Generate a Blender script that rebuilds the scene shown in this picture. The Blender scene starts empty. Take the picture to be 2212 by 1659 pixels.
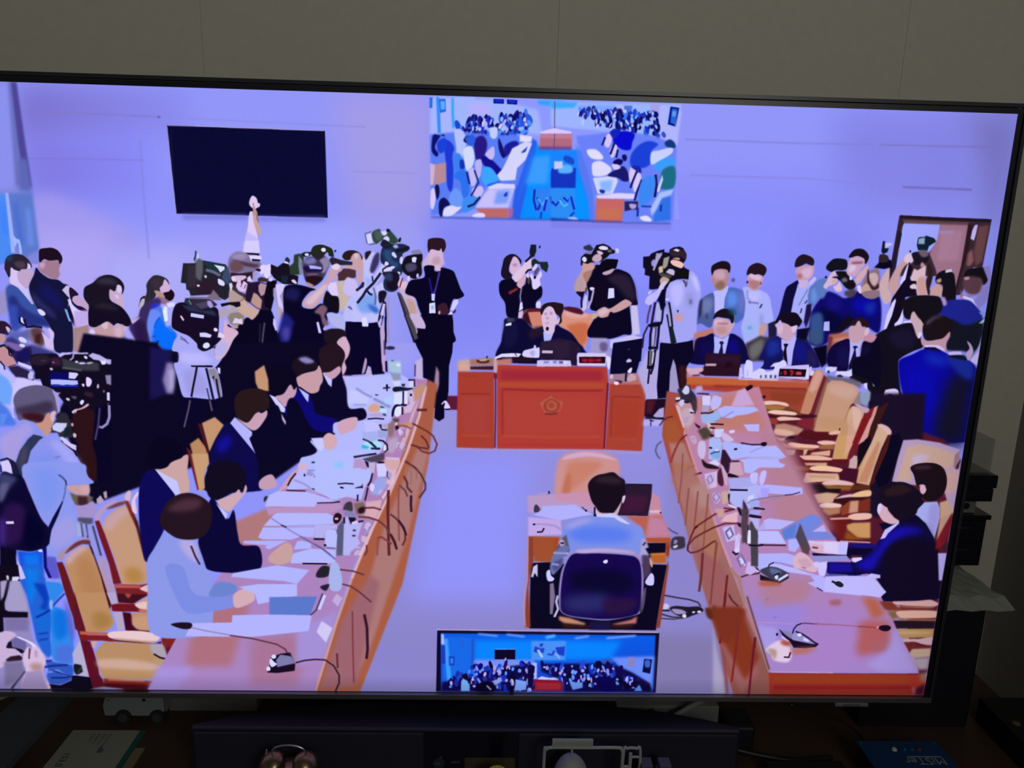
import bpy, bmesh, math
import numpy as np
from mathutils import Vector, Matrix
sc=bpy.context.scene; col=sc.collection
# ---------------- camera, light, exposure
cd=bpy.data.cameras.new('camera'); cam=bpy.data.objects.new('camera',cd); col.objects.link(cam); sc.camera=cam
cd.sensor_fit='HORIZONTAL'; cd.sensor_width=36; cd.lens=1661/2212*36; cd.clip_start=.01
yaw,pit,rol=0.0326111,-0.2208528,-0.0271065
fwd=Vector((math.sin(yaw)*math.cos(pit),math.cos(yaw)*math.cos(pit),math.sin(pit)))
rt=Vector((math.cos(yaw),-math.sin(yaw),0)); dn=fwd.cross(rt)
r2=rt*math.cos(rol)+dn*math.sin(rol); d2=dn*math.cos(rol)-rt*math.sin(rol)
m=Matrix((r2,-d2,-fwd)).transposed().to_4x4(); m.translation=(.0716447,-.9789967,.6733889); cam.matrix_world=m
w=bpy.data.worlds.new('World'); sc.world=w; w.use_nodes=True
w.node_tree.nodes['Background'].inputs[0].default_value=(.78,.82,.95,1); w.node_tree.nodes['Background'].inputs[1].default_value=.07
ld=bpy.data.lights.new('window_daylight','AREA'); ld.shape='RECTANGLE'; ld.size=1.3; ld.size_y=1.2; ld.energy=29; ld.color=(1,.97,.86)
lo=bpy.data.objects.new('window_daylight',ld); col.objects.link(lo); lo.location=(1.02,-2.1,1.55); lo.rotation_euler=(math.radians(96),0,math.radians(38))
v=sc.view_settings; v.view_transform='Standard'; v.look='None'; v.gamma=1; v.exposure=0; v.use_curve_mapping=False
# ---------------- helpers
MATS={}
def mat(n,c,rough=.6,metal=0,noise=0,scale=200,alpha=1,emit=0):
    if n in MATS: return MATS[n]
    a=bpy.data.materials.new(n); a.use_nodes=True; nt=a.node_tree; b=nt.nodes['Principled BSDF']
    b.inputs['Base Color'].default_value=(*c,1); b.inputs['Roughness'].default_value=rough; b.inputs['Metallic'].default_value=metal
    b.inputs['Alpha'].default_value=alpha
    if noise:
        t=nt.nodes.new('ShaderNodeTexNoise'); t.inputs['Scale'].default_value=scale; t.inputs['Detail'].default_value=4
        tc=nt.nodes.new('ShaderNodeTexCoord'); nt.links.new(tc.outputs['Object'],t.inputs['Vector'])
        r=nt.nodes.new('ShaderNodeMapRange'); r.inputs[3].default_value=1-noise; r.inputs[4].default_value=1+noise
        x=nt.nodes.new('ShaderNodeVectorMath'); x.operation='SCALE'; x.inputs[0].default_value=c
        nt.links.new(t.outputs['Fac'],r.inputs[0]); nt.links.new(r.outputs[0],x.inputs['Scale']); nt.links.new(x.outputs[0],b.inputs['Base Color'])
    MATS[n]=a; return a
def obj(name,bm,m,parent=None,bev=0,smooth=False):
    me=bpy.data.meshes.new(name); bmesh.ops.recalc_face_normals(bm,faces=bm.faces); bm.to_mesh(me); bm.free()
    o=bpy.data.objects.new(name,me); col.objects.link(o); me.materials.append(m)
    if parent: o.parent=parent
    if bev:
        b=o.modifiers.new('bevel','BEVEL'); b.width=bev; b.segments=2
    if smooth:
        for p in me.polygons: p.use_smooth=True
    return o
def B(x0,x1,y0,y1,z0,z1,bm=None):
    bm=bm or bmesh.new()
    V=[bm.verts.new((x,y,z)) for x in(x0,x1) for y in(y0,y1) for z in(z0,z1)]
    for f in((0,1,3,2),(4,6,7,5),(0,4,5,1),(2,3,7,6),(0,2,6,4),(1,5,7,3)): bm.faces.new([V[i] for i in f])
    return bm
def prism(P,d):
    "closed outline P (3-D points in one plane) pushed along d"
    bm=bmesh.new(); a=[bm.verts.new(p) for p in P]; b=[bm.verts.new(Vector(p)+Vector(d)) for p in P]
    bm.faces.new(a); bm.faces.new(b[::-1])
    for i in range(len(P)): j=(i+1)%len(P); bm.faces.new((a[i],b[i],b[j],a[j]))
    return bm
def tube(P,r,n=10):
    P=[Vector(p) for p in P]; bm=bmesh.new(); R=[]
    for i,p in enumerate(P):
        t=(P[min(i+1,len(P)-1)]-P[max(i-1,0)]).normalized(); u=t.cross(Vector((.13,.31,.94)))
        if u.length<.05: u=t.cross(Vector((1,0,0)))
        u.normalize(); q=t.cross(u); rr=r[i] if isinstance(r,(list,tuple)) else r
        R.append([bm.verts.new(p+(u*math.cos(a)+q*math.sin(a))*rr) for a in [k*2*math.pi/n for k in range(n)]])
    for a,b in zip(R,R[1:]):
        for k in range(n): bm.faces.new((a[k],a[(k+1)%n],b[(k+1)%n],b[k]))
    bm.faces.new(R[0]); bm.faces.new(R[-1][::-1]); return bm
def bez(P,n=8):
    P=[Vector(p) for p in P]; out=[]
    for i in range(len(P)-1):
        a,b,c,d=P[max(i-1,0)],P[i],P[i+1],P[min(i+2,len(P)-1)]
        for k in range(n):
            t=k/n; out.append(.5*((2*b)+(c-a)*t+(2*a-5*b+4*c-d)*t*t+(3*b-a-3*c+d)*t**3))
    return out+[P[-1]]
def thing(name,label,cat,loc=(0,0,0)):
    o=bpy.data.objects.new(name,None); col.objects.link(o); o.location=loc; o['label']=label; o['category']=cat; o.empty_display_size=.02; return o
def tag(o,label,cat): o['label']=label; o['category']=cat; return o
def st(o): o['kind']='structure'; return o
def text(name,s,size,m,parent,M,ext=.0003):
    c=bpy.data.curves.new(name,'FONT'); c.body=s; c.size=size; c.extrude=ext; c.align_x='LEFT'
    t=bpy.data.objects.new(name,c); col.objects.link(t); dg=bpy.context.evaluated_depsgraph_get()
    me=bpy.data.meshes.new_from_object(t.evaluated_get(dg)); bpy.data.objects.remove(t)
    me.materials.clear(); me.materials.append(m); o=bpy.data.objects.new(name,me); col.objects.link(o); o.parent=parent; o.matrix_local=M; return o
# ---------------- room
wallm=mat('wallpaper',(.60,.585,.50),.85,0,.06,60)
st(obj('floor',B(-2.2,1.08,-3.2,.4,-.82,-.8),mat('floor_wood',(.2,.13,.09),.5,0,.2,8)))
wb=st(obj('wall_back',B(-2.2,1.12,.4,.5,-.82,1.7),mat('wall_backing',(.5,.49,.42),.9)))
for x0,x1 in((-2.2,-1.5902),(-1.5898,-1.0002),(-.9998,-.4112),(-.4108,.1778),(.1782,.7668),(.7672,1.08)):
    obj('wallpaper_strip',B(x0,x1,.3985,.4,-.8,1.7),wallm,wb)
st(obj('wall_right',B(1.08,1.18,-3.2,.4,-.82,1.7),mat('wallpaper_shaded',(.30,.28,.27),.9,0,.06,60)))  # same paper in a darker tone: this wall's shade is put into the colour
st(obj('wall_left',B(-2.3,-2.2,-3.2,.5,-.82,1.7),wallm))
st(obj('ceiling',B(-2.3,1.18,-3.2,.5,1.7,1.75),mat('ceiling_paint',(.6,.6,.58),.9)))
TZ=-.15
tb=thing('media_table','dark brown wooden table under the television','table',(0,.1,-.8))
obj('table_top',B(-1.6,1.0,-.36,.25,.62,.65),mat('table_wood',(.055,.030,.022),.5,0,.25,14),tb,.003)
for x in(-1.55,.93):
    for y in(-.32,.2): obj('leg',B(x,x+.05,y,y+.05,0,.62),MATS['table_wood'],tb)
# ---------------- television
blk=mat('black_plastic',(.006,.006,.016),.35); gry=mat('bezel_grey',(.03,.032,.042),.35,.3)
tv=thing('television','large flat television showing a crowded committee room hearing','television',(0,0,0))
HW,HH=.717,.8066
obj('back_shell',B(-HW-.008,HW+.008,.004,.055,-.008,HH+.008),blk,tv,.004)
def frame(a,b,y0,y1,bot=True):
    bm=bmesh.new(); B(-HW-b,HW+b,y0,y1,HH+a,HH+b,bm); B(-HW-b,-HW-a,y0,y1,-.0025,HH+a,bm); B(HW+a,HW+b,y0,y1,-.0025,HH+a,bm); return bm
obj('inner_mask',frame(0,.0062,-.0012,.004),blk,tv)
obj('outer_frame',frame(.0075,.012,-.003,.006),gry,tv)
obj('bottom_bar',B(-HW-.009,HW+.0105,-.004,.006,-.0105,-.0025),mat('silver_bar',(.26,.26,.27),.32,.85),tv,.0006)
lt=obj('logo_tab',B(.585,.634,-.006,.004,-.0155,-.0105),mat('tab_grey',(.22,.25,.3),.35,.4),tv,.0005)
RX=Matrix.Rotation(math.pi/2,4,'X')
text('lettering','SAMSUNG',.0052,blk,lt,Matrix.Translation((.597,-.0061,-.0148))@RX,.0001)
obj('stand_neck',B(-.1,.12,.055,.11,-.1,.3),blk,tv); obj('stand_foot',B(-.25,.27,.06,.2,-.15,-.135),blk,tv)
def _hex(s):
    if len(s)==3: s=s[0]*2+s[1]*2+s[2]*2
    return np.array([int(s[i:i+2],16)/255. for i in(0,2,4)],np.float32)
def _spline(P,closed,n=6):
    P=np.asarray(P,float);N=len(P)
    if N<3: return P
    out=[]
    rng=range(N) if closed else range(N-1)
    t=np.arange(n)/n
    for i in rng:
        if closed: a,b,c,d=P[i-1],P[i],P[(i+1)%N],P[(i+2)%N]
        else: a,b,c,d=P[max(i-1,0)],P[i],P[i+1],P[min(i+2,N-1)]
        T=t[:,None]
        out.append(.5*((2*b)+(c-a)*T+(2*a-5*b+4*c-d)*T**2+(3*b-a-3*c+d)*T**3))
    if not closed: out.append(P[-1:])
    return np.concatenate(out)
def _cover(P,x0,y0,w,h,ss=4):
    """anti-aliased coverage (non-zero winding) of a closed polygon in a w x h window"""
    acc=np.zeros((h,w+1),np.float32)
    X1=P[:,0]-x0;Y1=P[:,1]-y0;X2=np.roll(X1,-1);Y2=np.roll(Y1,-1)
    ys=(np.arange(h*ss)+.5)/ss
    m=np.zeros((h*ss,w),np.float32)
    cols=np.arange(w,dtype=np.float32)
    for r,yy in enumerate(ys):
        up=(Y1<=yy)&(Y2>yy);dn=(Y2<=yy)&(Y1>yy);k=up|dn
        if not k.any(): continue
        xi=X1[k]+(yy-Y1[k])/(Y2[k]-Y1[k])*(X2[k]-X1[k]);sg=np.where(up[k],1,-1)
        o=np.argsort(xi);xi=xi[o];wn=np.cumsum(sg[o])
        st=None
        for q in range(len(xi)):
            if wn[q]!=0 and st is None: st=xi[q]
            elif wn[q]==0 and st is not None:
                a,b=st,xi[q];st=None
                m[r]+=np.clip(np.minimum(b,cols+1)-np.maximum(a,cols),0,1)
    return np.minimum(m.reshape(h,ss,w).mean(1),1)
def _blur(m,s):
    r=max(1,int(math.ceil(s*2.4)));k=np.exp(-.5*(np.arange(-r,r+1)/s)**2);k/=k.sum()
    p=np.pad(m,((r,r),(0,0)));m=sum(k[i]*p[i:i+m.shape[0]] for i in range(2*r+1))
    p=np.pad(m,((0,0),(r,r)));return sum(k[i]*p[:,i:i+m.shape[1]] for i in range(2*r+1))
def paint(lines,W,H,unit):
    """lines: shapes on a grid of `unit` x (unit*9/16); returns H x W x 3 display-referred picture, row 0 at the top"""
    img=np.zeros((H,W,3),np.float32);k=W/unit
    for ln in lines:
        t=ln.split()
        if not t: continue
        kind,col=t[0],t[1];blur=0.;alpha=1.;width=4.;i=2
        while t[i][0] in 'baw':
            v=float(t[i][1:])
            if t[i][0]=='b': blur=v*k
            elif t[i][0]=='a': alpha=v
            else: width=v*k
            i+=1
        P=np.array([[float(v) for v in q.split(',')] for q in t[i:]])*k
        if kind=='e':
            c=P[0];u=P[1]-c;v=P[2]-c;a=np.linspace(0,2*np.pi,28,endpoint=False)[:,None]
            P=c+np.cos(a)*u+np.sin(a)*v
        elif kind=='s': P=_spline(P,True)
        elif kind in 'lk':
            if kind=='l': P=_spline(P,False)
            d=np.gradient(P,axis=0);n=np.stack([-d[:,1],d[:,0]],1);n/=np.linalg.norm(n,axis=1)[:,None]+1e-9
            P=np.concatenate([P+n*width/2,(P-n*width/2)[::-1]])
        pad=int(blur*2.4)+2
        x0=max(0,int(P[:,0].min())-pad);x1=min(W,int(P[:,0].max())+pad+2)
        y0=max(0,int(P[:,1].min())-pad);y1=min(H,int(P[:,1].max())+pad+2)
        if x1<=x0 or y1<=y0: continue
        m=_cover(P,x0,y0,x1-x0,y1-y0,3)
        if blur>.3: m=_blur(m,blur)
        if '-' in col:
            a,b=map(_hex,col.split('-'));lo,hi=P[:,1].min(),P[:,1].max()
            g=np.clip((np.arange(y0,y1)+.5-lo)/(hi-lo+1e-6),0,1)[:,None,None];C=a*(1-g)+b*g
        elif '=' in col:
            a,b=map(_hex,col.split('='));lo,hi=P[:,0].min(),P[:,0].max()
            g=np.clip((np.arange(x0,x1)+.5-lo)/(hi-lo+1e-6),0,1)[None,:,None];C=a*(1-g)+b*g
        else: C=_hex(col)
        m=(m*alpha)[...,None]
        R=img[y0:y1,x0:x1];img[y0:y1,x0:x1]=R*(1-m)+C*m
    return img
PICTURE="""
p 8f93fa 0,-87 3958,-212 4483,2574 -449,2593
p 9498f8 b89.9 990,-50 3361,-123 3395,135 970,204
p 8487f4 b79.1 1743,344 3417,299 3484,804 1738,841
p 8a90ff b63 2480,324 3103,307 3132,585 2495,600
p 7a72cc=8d8ef4 b36.5 614,-24 1163,-41 1151,156 592,172
p 7f77dd=8a8afa b44.4 608,157 1019,145 1004,349 601,360
s 7d78c8 b47.1 3622,-17 3887,-10 3887,348 3788,335 3727,155
s 8584e6 b54.6 3269,-7 3623,-10 3715,276 3500,327 3284,242
p a5a3fa b46.5 584,509 1865,401 1865,904 538,932
p 9f97ee b21.2 601,352 677,340 792,384 935,455 989,544 977,699 562,709
p b0a4f4 b38.1 604,463 860,457 831,797 568,803
p acaaf8 b30.8 840,517 1128,510 1111,791 815,797
p 9aa2ff b38.8 1345,444 1865,431 1865,742 1331,754
p a39be6 b45.2 1600,-13 1910,-8 1912,399 1651,406
p 9b9bf0 b39.1 1682,405 1865,401 1897,838 1705,907
k 7f7ac6 b1.75 a.8 w4.38 609,88 833,89 1052,91
k 8d8ce0 b1.77 a.8 w4.44 1052,91 1360,98 1701,103
k 7d76cc b1.48 a.6 w4.43 615,231 821,228 983,227
k 7f7fd8 b2.25 a.7 w4.49 978,161 975,335 977,544
k 8580d8 b1.85 a.8 w5.39 2744,111 3082,113 3361,110
k 7d79c4 b1.87 w5.45 3392,110 3579,109 3767,107
k 8785de b1.87 a.7 w5.45 2768,224 3172,225 3409,239
k 6f6cbc b2.05 w6.3 3488,243 3615,244 3726,245
k 8f8ee0 b1.81 a.6 w4.53 1654,243 1866,243
e 6a66b0 b0.88 1042,92 1046,92 1042,96
p 7f86dc -28,-5 582,-3 619,524 615,569 -128,587
p 8a90ee b7.31 537,-2 579,-3 579,145 574,283 558,329 497,331
p 6a72c0 b4.38 579,-3 591,-4 594,165 584,318 566,318 572,179
p 4e4596 b2.92 587,-4 605,-3 610,137 614,226 618,320 593,321 589,179
p 5f67b8 b5.91 585,234 611,233 618,338 576,332
p 5b78cc b4.49 540,344 618,338 620,521 562,555 541,479
p 6a8ae8 b5.99 591,388 605,388 606,510 585,511
p 4a6cd2 b5.98 550,372 564,371 572,497 556,512
p 4a8af4 b4.47 -90,364 531,346 539,497 534,570 -128,587
p 3f80ff b7.47 509,383 523,383 527,476 509,476
p 9db0ff b1.5 531,341 540,342 542,472 540,534 528,534
s a3b8ff b1.2 540,479 551,489 560,493 563,533 555,538 553,501 545,512 540,512
p 0b0a32 b0.749 1066,117 1570,119 1572,394 1077,393
k d8b8c8 b0.74 w1.34 1069,117 1355,118 1567,119
k c8a8b0 b0.745 w1.08 1067,121 1072,269 1077,392
k 3a3450 b0.589 w1.6 1068,118 1155,118
k 2a2440 b0.743 w1.34 1078,130 1075,321
p 7478d8 b6.05 1097,397 1310,393 1309,406 1096,411
p 7478d8 b6.09 1345,397 1565,393 1565,405 1345,408
s e0c8ee b0.907 1316,352 1321,337 1329,329 1341,337 1345,352 1351,353 1350,363 1341,368 1333,373 1319,363
p c09090 b0.757 1328,355 1333,363 1342,384 1342,397 1328,403 1327,376
p 3a2030 b0.453 1327,352 1331,356 1329,359
p dccbf8 b0.761 1317,380 1327,379 1328,406 1338,457 1341,515 1287,516 1308,431 1314,390
p c8a098 b1.37 1326,401 1337,389 1344,422 1351,441 1346,463 1339,449 1331,427
p 8a6a60 b0.911 1338,381 1343,395 1344,419 1338,406
p c2b8fa b2.29 1291,489 1305,445 1338,466 1341,515 1289,516
p 8d98fe 1907,1 2677,-23 2744,368 1913,382
p a8b4ff b2.99 1909,6 2054,1 2028,108 1909,121
p a0b4ff b4.5 1987,8 2113,5 2258,34 2274,111 1993,90
p b4aefc b4.49 2033,20 2095,18 2109,56 2039,58
k 2f8cff b1.49 w10.3 1933,5 1936,53 1939,115
k 3aa0ff b1.79 w8.65 1981,6 1982,52 1985,98
p 1a70e0 b1.19 1907,6 1917,6 1916,39 1907,39
p 1e6ce0 b1.04 1937,10 1958,9 1960,48 1941,53
p 62a8ff b0.894 1942,17 1956,17 1957,41 1944,43
p 10108c b0.598 2113,5 2146,5 2147,19 2113,19
p 10108c b0.598 2156,5 2190,6 2189,20 2157,19
p 1426d8 b0.747 2119,7 2143,7 2142,14 2119,15
p 1630d0 b0.748 2161,7 2184,8 2183,15 2162,15
p 30a0ff b3 2254,5 2341,5 2341,23 2260,18
p 9cb4ff b3.03 2298,8 2724,3 2710,123 2659,104 2301,83
p 3aa8ff b3 2298,7 2385,8 2375,24 2315,28 2299,29
p 7ea4ff b3.01 2388,16 2511,12 2512,35 2389,39
p a6a0e8 b1.51 2622,6 2654,6 2651,47 2621,47
p 4870d8 b1.81 2535,13 2563,12 2563,60 2533,60
p aeb6ff b1.51 2512,12 2537,12 2537,32 2515,30
p 0f148c b0.607 2688,11 2717,14 2712,74 2683,66
p 2466d4 b1.21 2694,17 2711,19 2708,66 2691,61
p 5a9af0 b1.21 2695,25 2709,25 2707,42 2695,41
p b0b4ff b3.04 2656,10 2680,11 2676,72 2707,76 2719,19 2725,26 2719,134 2656,104
p 0a8cff b3.06 2247,127 2270,153 2413,154 2454,376 2194,383 2206,304
p 2a5ce8 b3.06 2239,122 2258,132 2208,380 2177,380 2191,269
p 2468f0 b3.05 2222,202 2248,148 2254,164 2214,295 2196,342
p 3a9cff b6.11 2249,180 2304,173 2296,266 2224,268
p c07a98 b1.52 2268,106 2372,104 2373,150 2264,153
p b06a80 b1.52 2269,121 2370,120 2373,147 2267,151
p 6a3a90 b3.04 2264,148 2371,146 2372,155 2265,157
k 5a4878 b0.605 w2.73 2311,6 2314,110 2315,189
p d8c8ff b0.907 2268,101 2311,89 2369,98 2369,104 2268,107
e 2a2a88 b0.906 2146,125 2156,125 2146,133
e 1c48d0 b0.905 2216,93 2221,91 2220,106
e 2858e8 b0.905 2129,116 2138,113 2134,128
e 3a78f8 b0.904 2204,79 2209,77 2210,93
e 4a90ff b0.909 2016,191 2026,188 2023,209
e 4a90ff b0.903 2042,114 2050,111 2047,129
e 1818a0 b0.905 2214,96 2221,94 2219,107
e 3450d0 b0.901 2033,87 2043,87 2032,101
e 0a1070 b0.902 2171,62 2181,60 2174,75
e 2858e8 b0.906 2115,133 2121,136 2107,150
e 2030c0 b0.904 2087,112 2097,112 2086,124
e 1c48d0 b0.9 1999,91 2007,87 2006,108
e 101060 b0.907 2066,164 2074,164 2066,176
e 0a1070 b0.902 2187,62 2197,66 2184,69
e 0a0a48 b0.903 2025,121 2032,119 2027,130
e 2a2a88 b0.902 2169,64 2176,61 2174,73
e 101060 b0.906 2044,157 2049,160 2040,165
e 4a90ff b0.904 2127,101 2137,99 2131,112
e 2a2a88 b0.902 2156,71 2161,73 2152,84
e 1c48d0 b0.907 2040,164 2049,160 2047,180
e 1818a0 b0.902 2104,82 2110,85 2098,94
e 101060 b0.907 2190,125 2201,122 2193,140
e 1c48d0 b0.904 2069,124 2074,124 2068,142
e 0a1070 b0.909 2054,183 2060,183 2054,197
e 3a78f8 b0.905 2130,109 2140,111 2127,126
e 0a1070 b0.906 2154,123 2162,126 2149,138
e 3450d0 b0.909 2072,180 2082,176 2076,191
e 3450d0 b0.904 2199,86 2206,85 2202,97
e 0a1070 b0.906 2120,129 2127,130 2116,144
e 1c48d0 b0.903 2196,78 2205,83 2189,93
e 2030c0 b0.904 2222,82 2233,81 2223,92
e 3a78f8 b0.903 2203,72 2212,68 2209,87
e 2a2a88 b0.905 2181,99 2193,100 2181,111
e 2858e8 b0.903 2206,70 2212,70 2205,85
e 1c48d0 b0.907 2052,163 2061,162 2052,171
e 1c48d0 b0.901 2052,82 2058,81 2053,101
e 0a1070 b0.904 2131,101 2138,101 2130,116
e 2858e8 b0.908 2065,174 2072,176 2059,192
e 2030c0 b0.905 2198,102 2206,102 2198,110
e 0a1070 b0.905 2029,145 2040,143 2031,156
e 0a0a48 b0.904 2035,127 2043,123 2039,138
e 4a90ff b0.905 2141,111 2152,110 2143,126
e 3a78f8 b0.902 2218,49 2225,49 2218,67
e 0a0a48 b0.908 2083,163 2090,161 2087,176
e 1818a0 b0.909 2077,177 2084,174 2084,194
e 3450d0 b0.906 2139,128 2147,126 2142,140
e 3450d0 b0.904 2229,79 2234,80 2228,87
e 2858e8 b0.903 2229,63 2238,58 2238,78
e 101060 b0.903 2128,89 2137,86 2130,99
e 3450d0 b0.909 2050,191 2058,191 2050,211
e 3a78f8 b0.906 2194,116 2199,115 2197,125
e 2030c0 b0.905 2165,108 2170,108 2163,119
e 2858e8 b0.902 2196,62 2202,65 2190,74
e 2858e8 b0.905 2206,89 2213,90 2205,106
e 2a2a88 b0.907 2158,138 2166,137 2160,156
e 4a90ff b0.907 2097,155 2108,157 2094,168
e 1818a0 b0.9 2071,73 2080,73 2072,88
e 2030c0 b0.902 2074,90 2085,90 2074,109
e 2858e8 b0.905 2103,121 2108,123 2100,131
e 2858e8 b0.905 2183,105 2189,102 2189,117
e 3a78f8 b0.904 2098,117 2109,118 2097,128
e 1c48d0 b0.905 2216,97 2228,96 2218,113
e 1c48d0 b0.902 2044,98 2049,98 2043,109
e 3450d0 b0.906 2153,122 2159,124 2150,137
e 1818a0 b0.902 2212,59 2217,59 2212,75
e 2858e8 b0.906 2088,138 2094,138 2087,149
e 2030c0 b0.903 2162,82 2169,79 2167,91
e 3450d0 b0.907 2064,166 2072,164 2067,175
e 1c48d0 b0.906 2092,145 2098,144 2093,153
e 3a78f8 b0.901 2138,65 2146,64 2140,78
e 3a78f8 b0.908 2112,160 2122,162 2110,168
e 1818a0 b0.901 2012,101 2021,97 2016,110
e 4a90ff b0.905 2222,92 2228,91 2225,106
e 0a0a48 b0.903 2058,112 2067,111 2061,129
e 3450d0 b0.903 2171,85 2181,88 2167,97
e 0a0a48 b0.905 2123,120 2129,117 2128,129
e 4a90ff b0.902 2009,106 2014,106 2009,124
e 101060 b0.901 2185,54 2191,57 2177,71
e 4a90ff b0.904 2079,120 2085,119 2081,130
e 1c48d0 b0.908 2096,158 2104,161 2093,167
e 2858e8 b0.905 2174,109 2181,112 2170,117
e 2858e8 b0.908 2093,166 2101,169 2087,178
e 3450d0 b0.906 2037,157 2044,161 2032,167
e 0a0a48 b0.907 2019,170 2026,169 2020,178
e 3450d0 b0.903 2229,71 2235,68 2235,81
e 4a90ff b0.904 2231,76 2237,74 2236,86
e 3450d0 b0.906 2143,125 2148,126 2141,133
e 2030c0 b0.901 2098,73 2108,73 2097,90
e 4a90ff b0.905 2213,98 2223,102 2208,110
e 2858e8 b0.902 2014,112 2021,108 2022,127
e 2a2a88 b0.903 2193,75 2196,76 2191,80
e 2030c0 b0.902 2049,104 2052,106 2046,111
e 1818a0 b0.901 2191,53 2195,51 2195,64
e 2030c0 b0.902 2013,113 2017,113 2013,125
e 101060 b0.899 2046,64 2051,66 2040,75
e 2030c0 b0.901 2138,63 2140,64 2134,74
e 0a1070 b0.9 2084,69 2088,70 2081,79
e 101060 b0.904 2219,83 2221,82 2224,93
e 101060 b0.901 2057,85 2062,86 2055,91
e 0a1070 b0.904 2088,117 2094,118 2086,127
e 2a2a88 b0.903 2137,84 2141,85 2134,97
e 2030c0 b0.902 2168,67 2172,67 2169,75
e 101060 b0.902 2039,105 2043,106 2038,111
e 0a1070 b0.9 2140,55 2146,54 2141,66
e 0a1070 b0.905 2059,137 2062,137 2060,146
e 0a0a48 b0.9 2090,59 2094,61 2087,65
e 2a2a88 b0.903 2066,109 2071,111 2063,117
e 101060 b0.901 2191,55 2195,55 2191,62
e 2a2a88 b0.899 2054,66 2060,69 2050,75
e 2030c0 b0.901 2147,59 2152,57 2151,65
e 2a2a88 b0.902 2214,59 2219,57 2217,67
e 0a0a48 b0.901 2075,76 2079,77 2072,87
e 2a2a88 b0.904 2085,121 2090,121 2083,133
e 1818a0 b0.9 2103,68 2108,66 2105,73
e 1818a0 b0.904 2028,126 2033,125 2028,137
e 0a1070 b0.903 2112,95 2117,92 2116,102
e 1818a0 b0.903 2120,97 2125,98 2119,103
e 0a0a48 b0.903 2143,88 2147,87 2144,98
e 2a2a88 b0.905 2219,92 2223,90 2221,97
e 0a1070 b0.905 2093,130 2098,129 2095,139
e 101060 b0.899 2033,72 2037,74 2028,83
e 0a1070 b0.905 2092,131 2095,129 2097,140
e 101060 b0.904 2171,93 2177,95 2168,103
e 1818a0 b0.903 2169,89 2173,88 2172,95
e 2030c0 b0.904 2080,120 2084,120 2080,125
e 1818a0 b0.903 2046,117 2052,116 2047,127
e 0a0a48 b0.903 2030,123 2035,121 2034,135
e 101060 b0.901 2035,89 2039,91 2032,94
e 1818a0 b0.901 2027,100 2031,100 2027,106
e 2a2a88 b0.905 2185,103 2189,103 2185,110
e 2030c0 b0.901 2145,69 2148,71 2140,78
e 0a1070 b0.899 2058,64 2062,65 2058,74
e 0a1070 b0.902 2108,81 2112,82 2105,91
e 0a0a48 b0.902 2023,107 2029,109 2021,114
e 1818a0 b0.905 2143,116 2149,117 2140,125
e 2a2a88 b0.901 2203,46 2206,45 2206,51
e 2030c0 b0.901 2152,59 2156,60 2148,70
e 0a0a48 b0.905 2158,112 2162,110 2164,124
e 1818a0 b0.899 2039,69 2042,71 2036,76
e 1818a0 b0.905 2221,88 2225,88 2222,98
e 101060 b0.903 2034,114 2037,114 2034,120
e 2030c0 b0.904 2080,116 2086,115 2083,127
e 101060 b0.902 2035,105 2040,104 2037,111
e 2a2a88 b0.905 2034,140 2039,140 2033,151
e 0a1070 b0.901 2077,86 2081,86 2078,92
e 0a1070 b0.903 2059,115 2062,115 2058,128
e 2030c0 b0.901 2110,69 2115,69 2110,76
e 1818a0 b0.899 2044,70 2048,69 2046,75
e 0a0a48 b0.902 2112,84 2115,83 2116,96
e 0a0a48 b0.901 2195,48 2198,49 2192,54
e 9ab4ff b0.904 2156,102 2159,102 2156,111
e d0c8ff b0.907 2179,127 2183,125 2181,130
e 86b8ff b0.904 2176,91 2181,93 2173,97
e b4c0ff b0.906 2159,129 2162,130 2158,134
e 86b8ff b0.903 2028,115 2032,115 2028,121
e 9ab4ff b0.905 2067,134 2072,132 2071,142
e 86b8ff b0.901 2169,64 2174,62 2171,69
e d0c8ff b0.907 2172,130 2176,129 2175,136
e 9ab4ff b0.905 2085,126 2088,126 2086,133
e b4c0ff b0.904 2174,89 2176,90 2171,95
e 9ab4ff b0.902 2171,68 2173,68 2172,74
e 86b8ff b0.905 2201,95 2207,95 2201,101
e 86b8ff b0.904 2065,124 2067,125 2063,131
e 86b8ff b0.906 2007,158 2010,157 2010,166
e b4c0ff b0.906 2069,146 2071,145 2070,152
e 86b8ff b0.902 2017,111 2020,112 2016,115
e d0c8ff b0.903 2137,88 2142,90 2132,97
e 9ab4ff b0.901 2081,88 2085,87 2082,92
e d0c8ff b0.902 2152,72 2155,72 2150,79
e 86b8ff b0.903 2042,111 2044,111 2041,119
e 9ab4ff b0.905 2015,154 2018,155 2013,158
e b4c0ff b0.902 2070,99 2075,101 2068,105
e b4c0ff b0.903 2146,95 2151,97 2143,102
e d0c8ff b0.906 2194,116 2197,117 2193,120
e 9ab4ff b0.901 2141,66 2146,67 2140,74
e 86b8ff b0.901 2161,65 2163,65 2160,73
e 9ab4ff b0.902 2147,82 2152,82 2147,90
e c4c0ff b0.905 2015,151 2020,152 2013,161
e c4c0ff b0.905 2022,142 2025,142 2024,151
e c4c0ff b0.901 2084,73 2088,73 2084,83
e c4c0ff b0.902 2048,98 2051,98 2048,106
e 86b8ff b0.907 2033,172 2037,172 2034,179
e b4c0ff b0.907 2044,162 2049,162 2043,169
e c4c0ff b0.903 2215,65 2219,67 2212,72
e b4c0ff b0.902 2061,98 2064,99 2058,106
e c4c0ff b0.901 2080,83 2084,83 2080,92
e 9ab4ff b0.905 2108,128 2114,129 2107,132
e c4c0ff b0.901 2090,81 2094,79 2093,88
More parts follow.
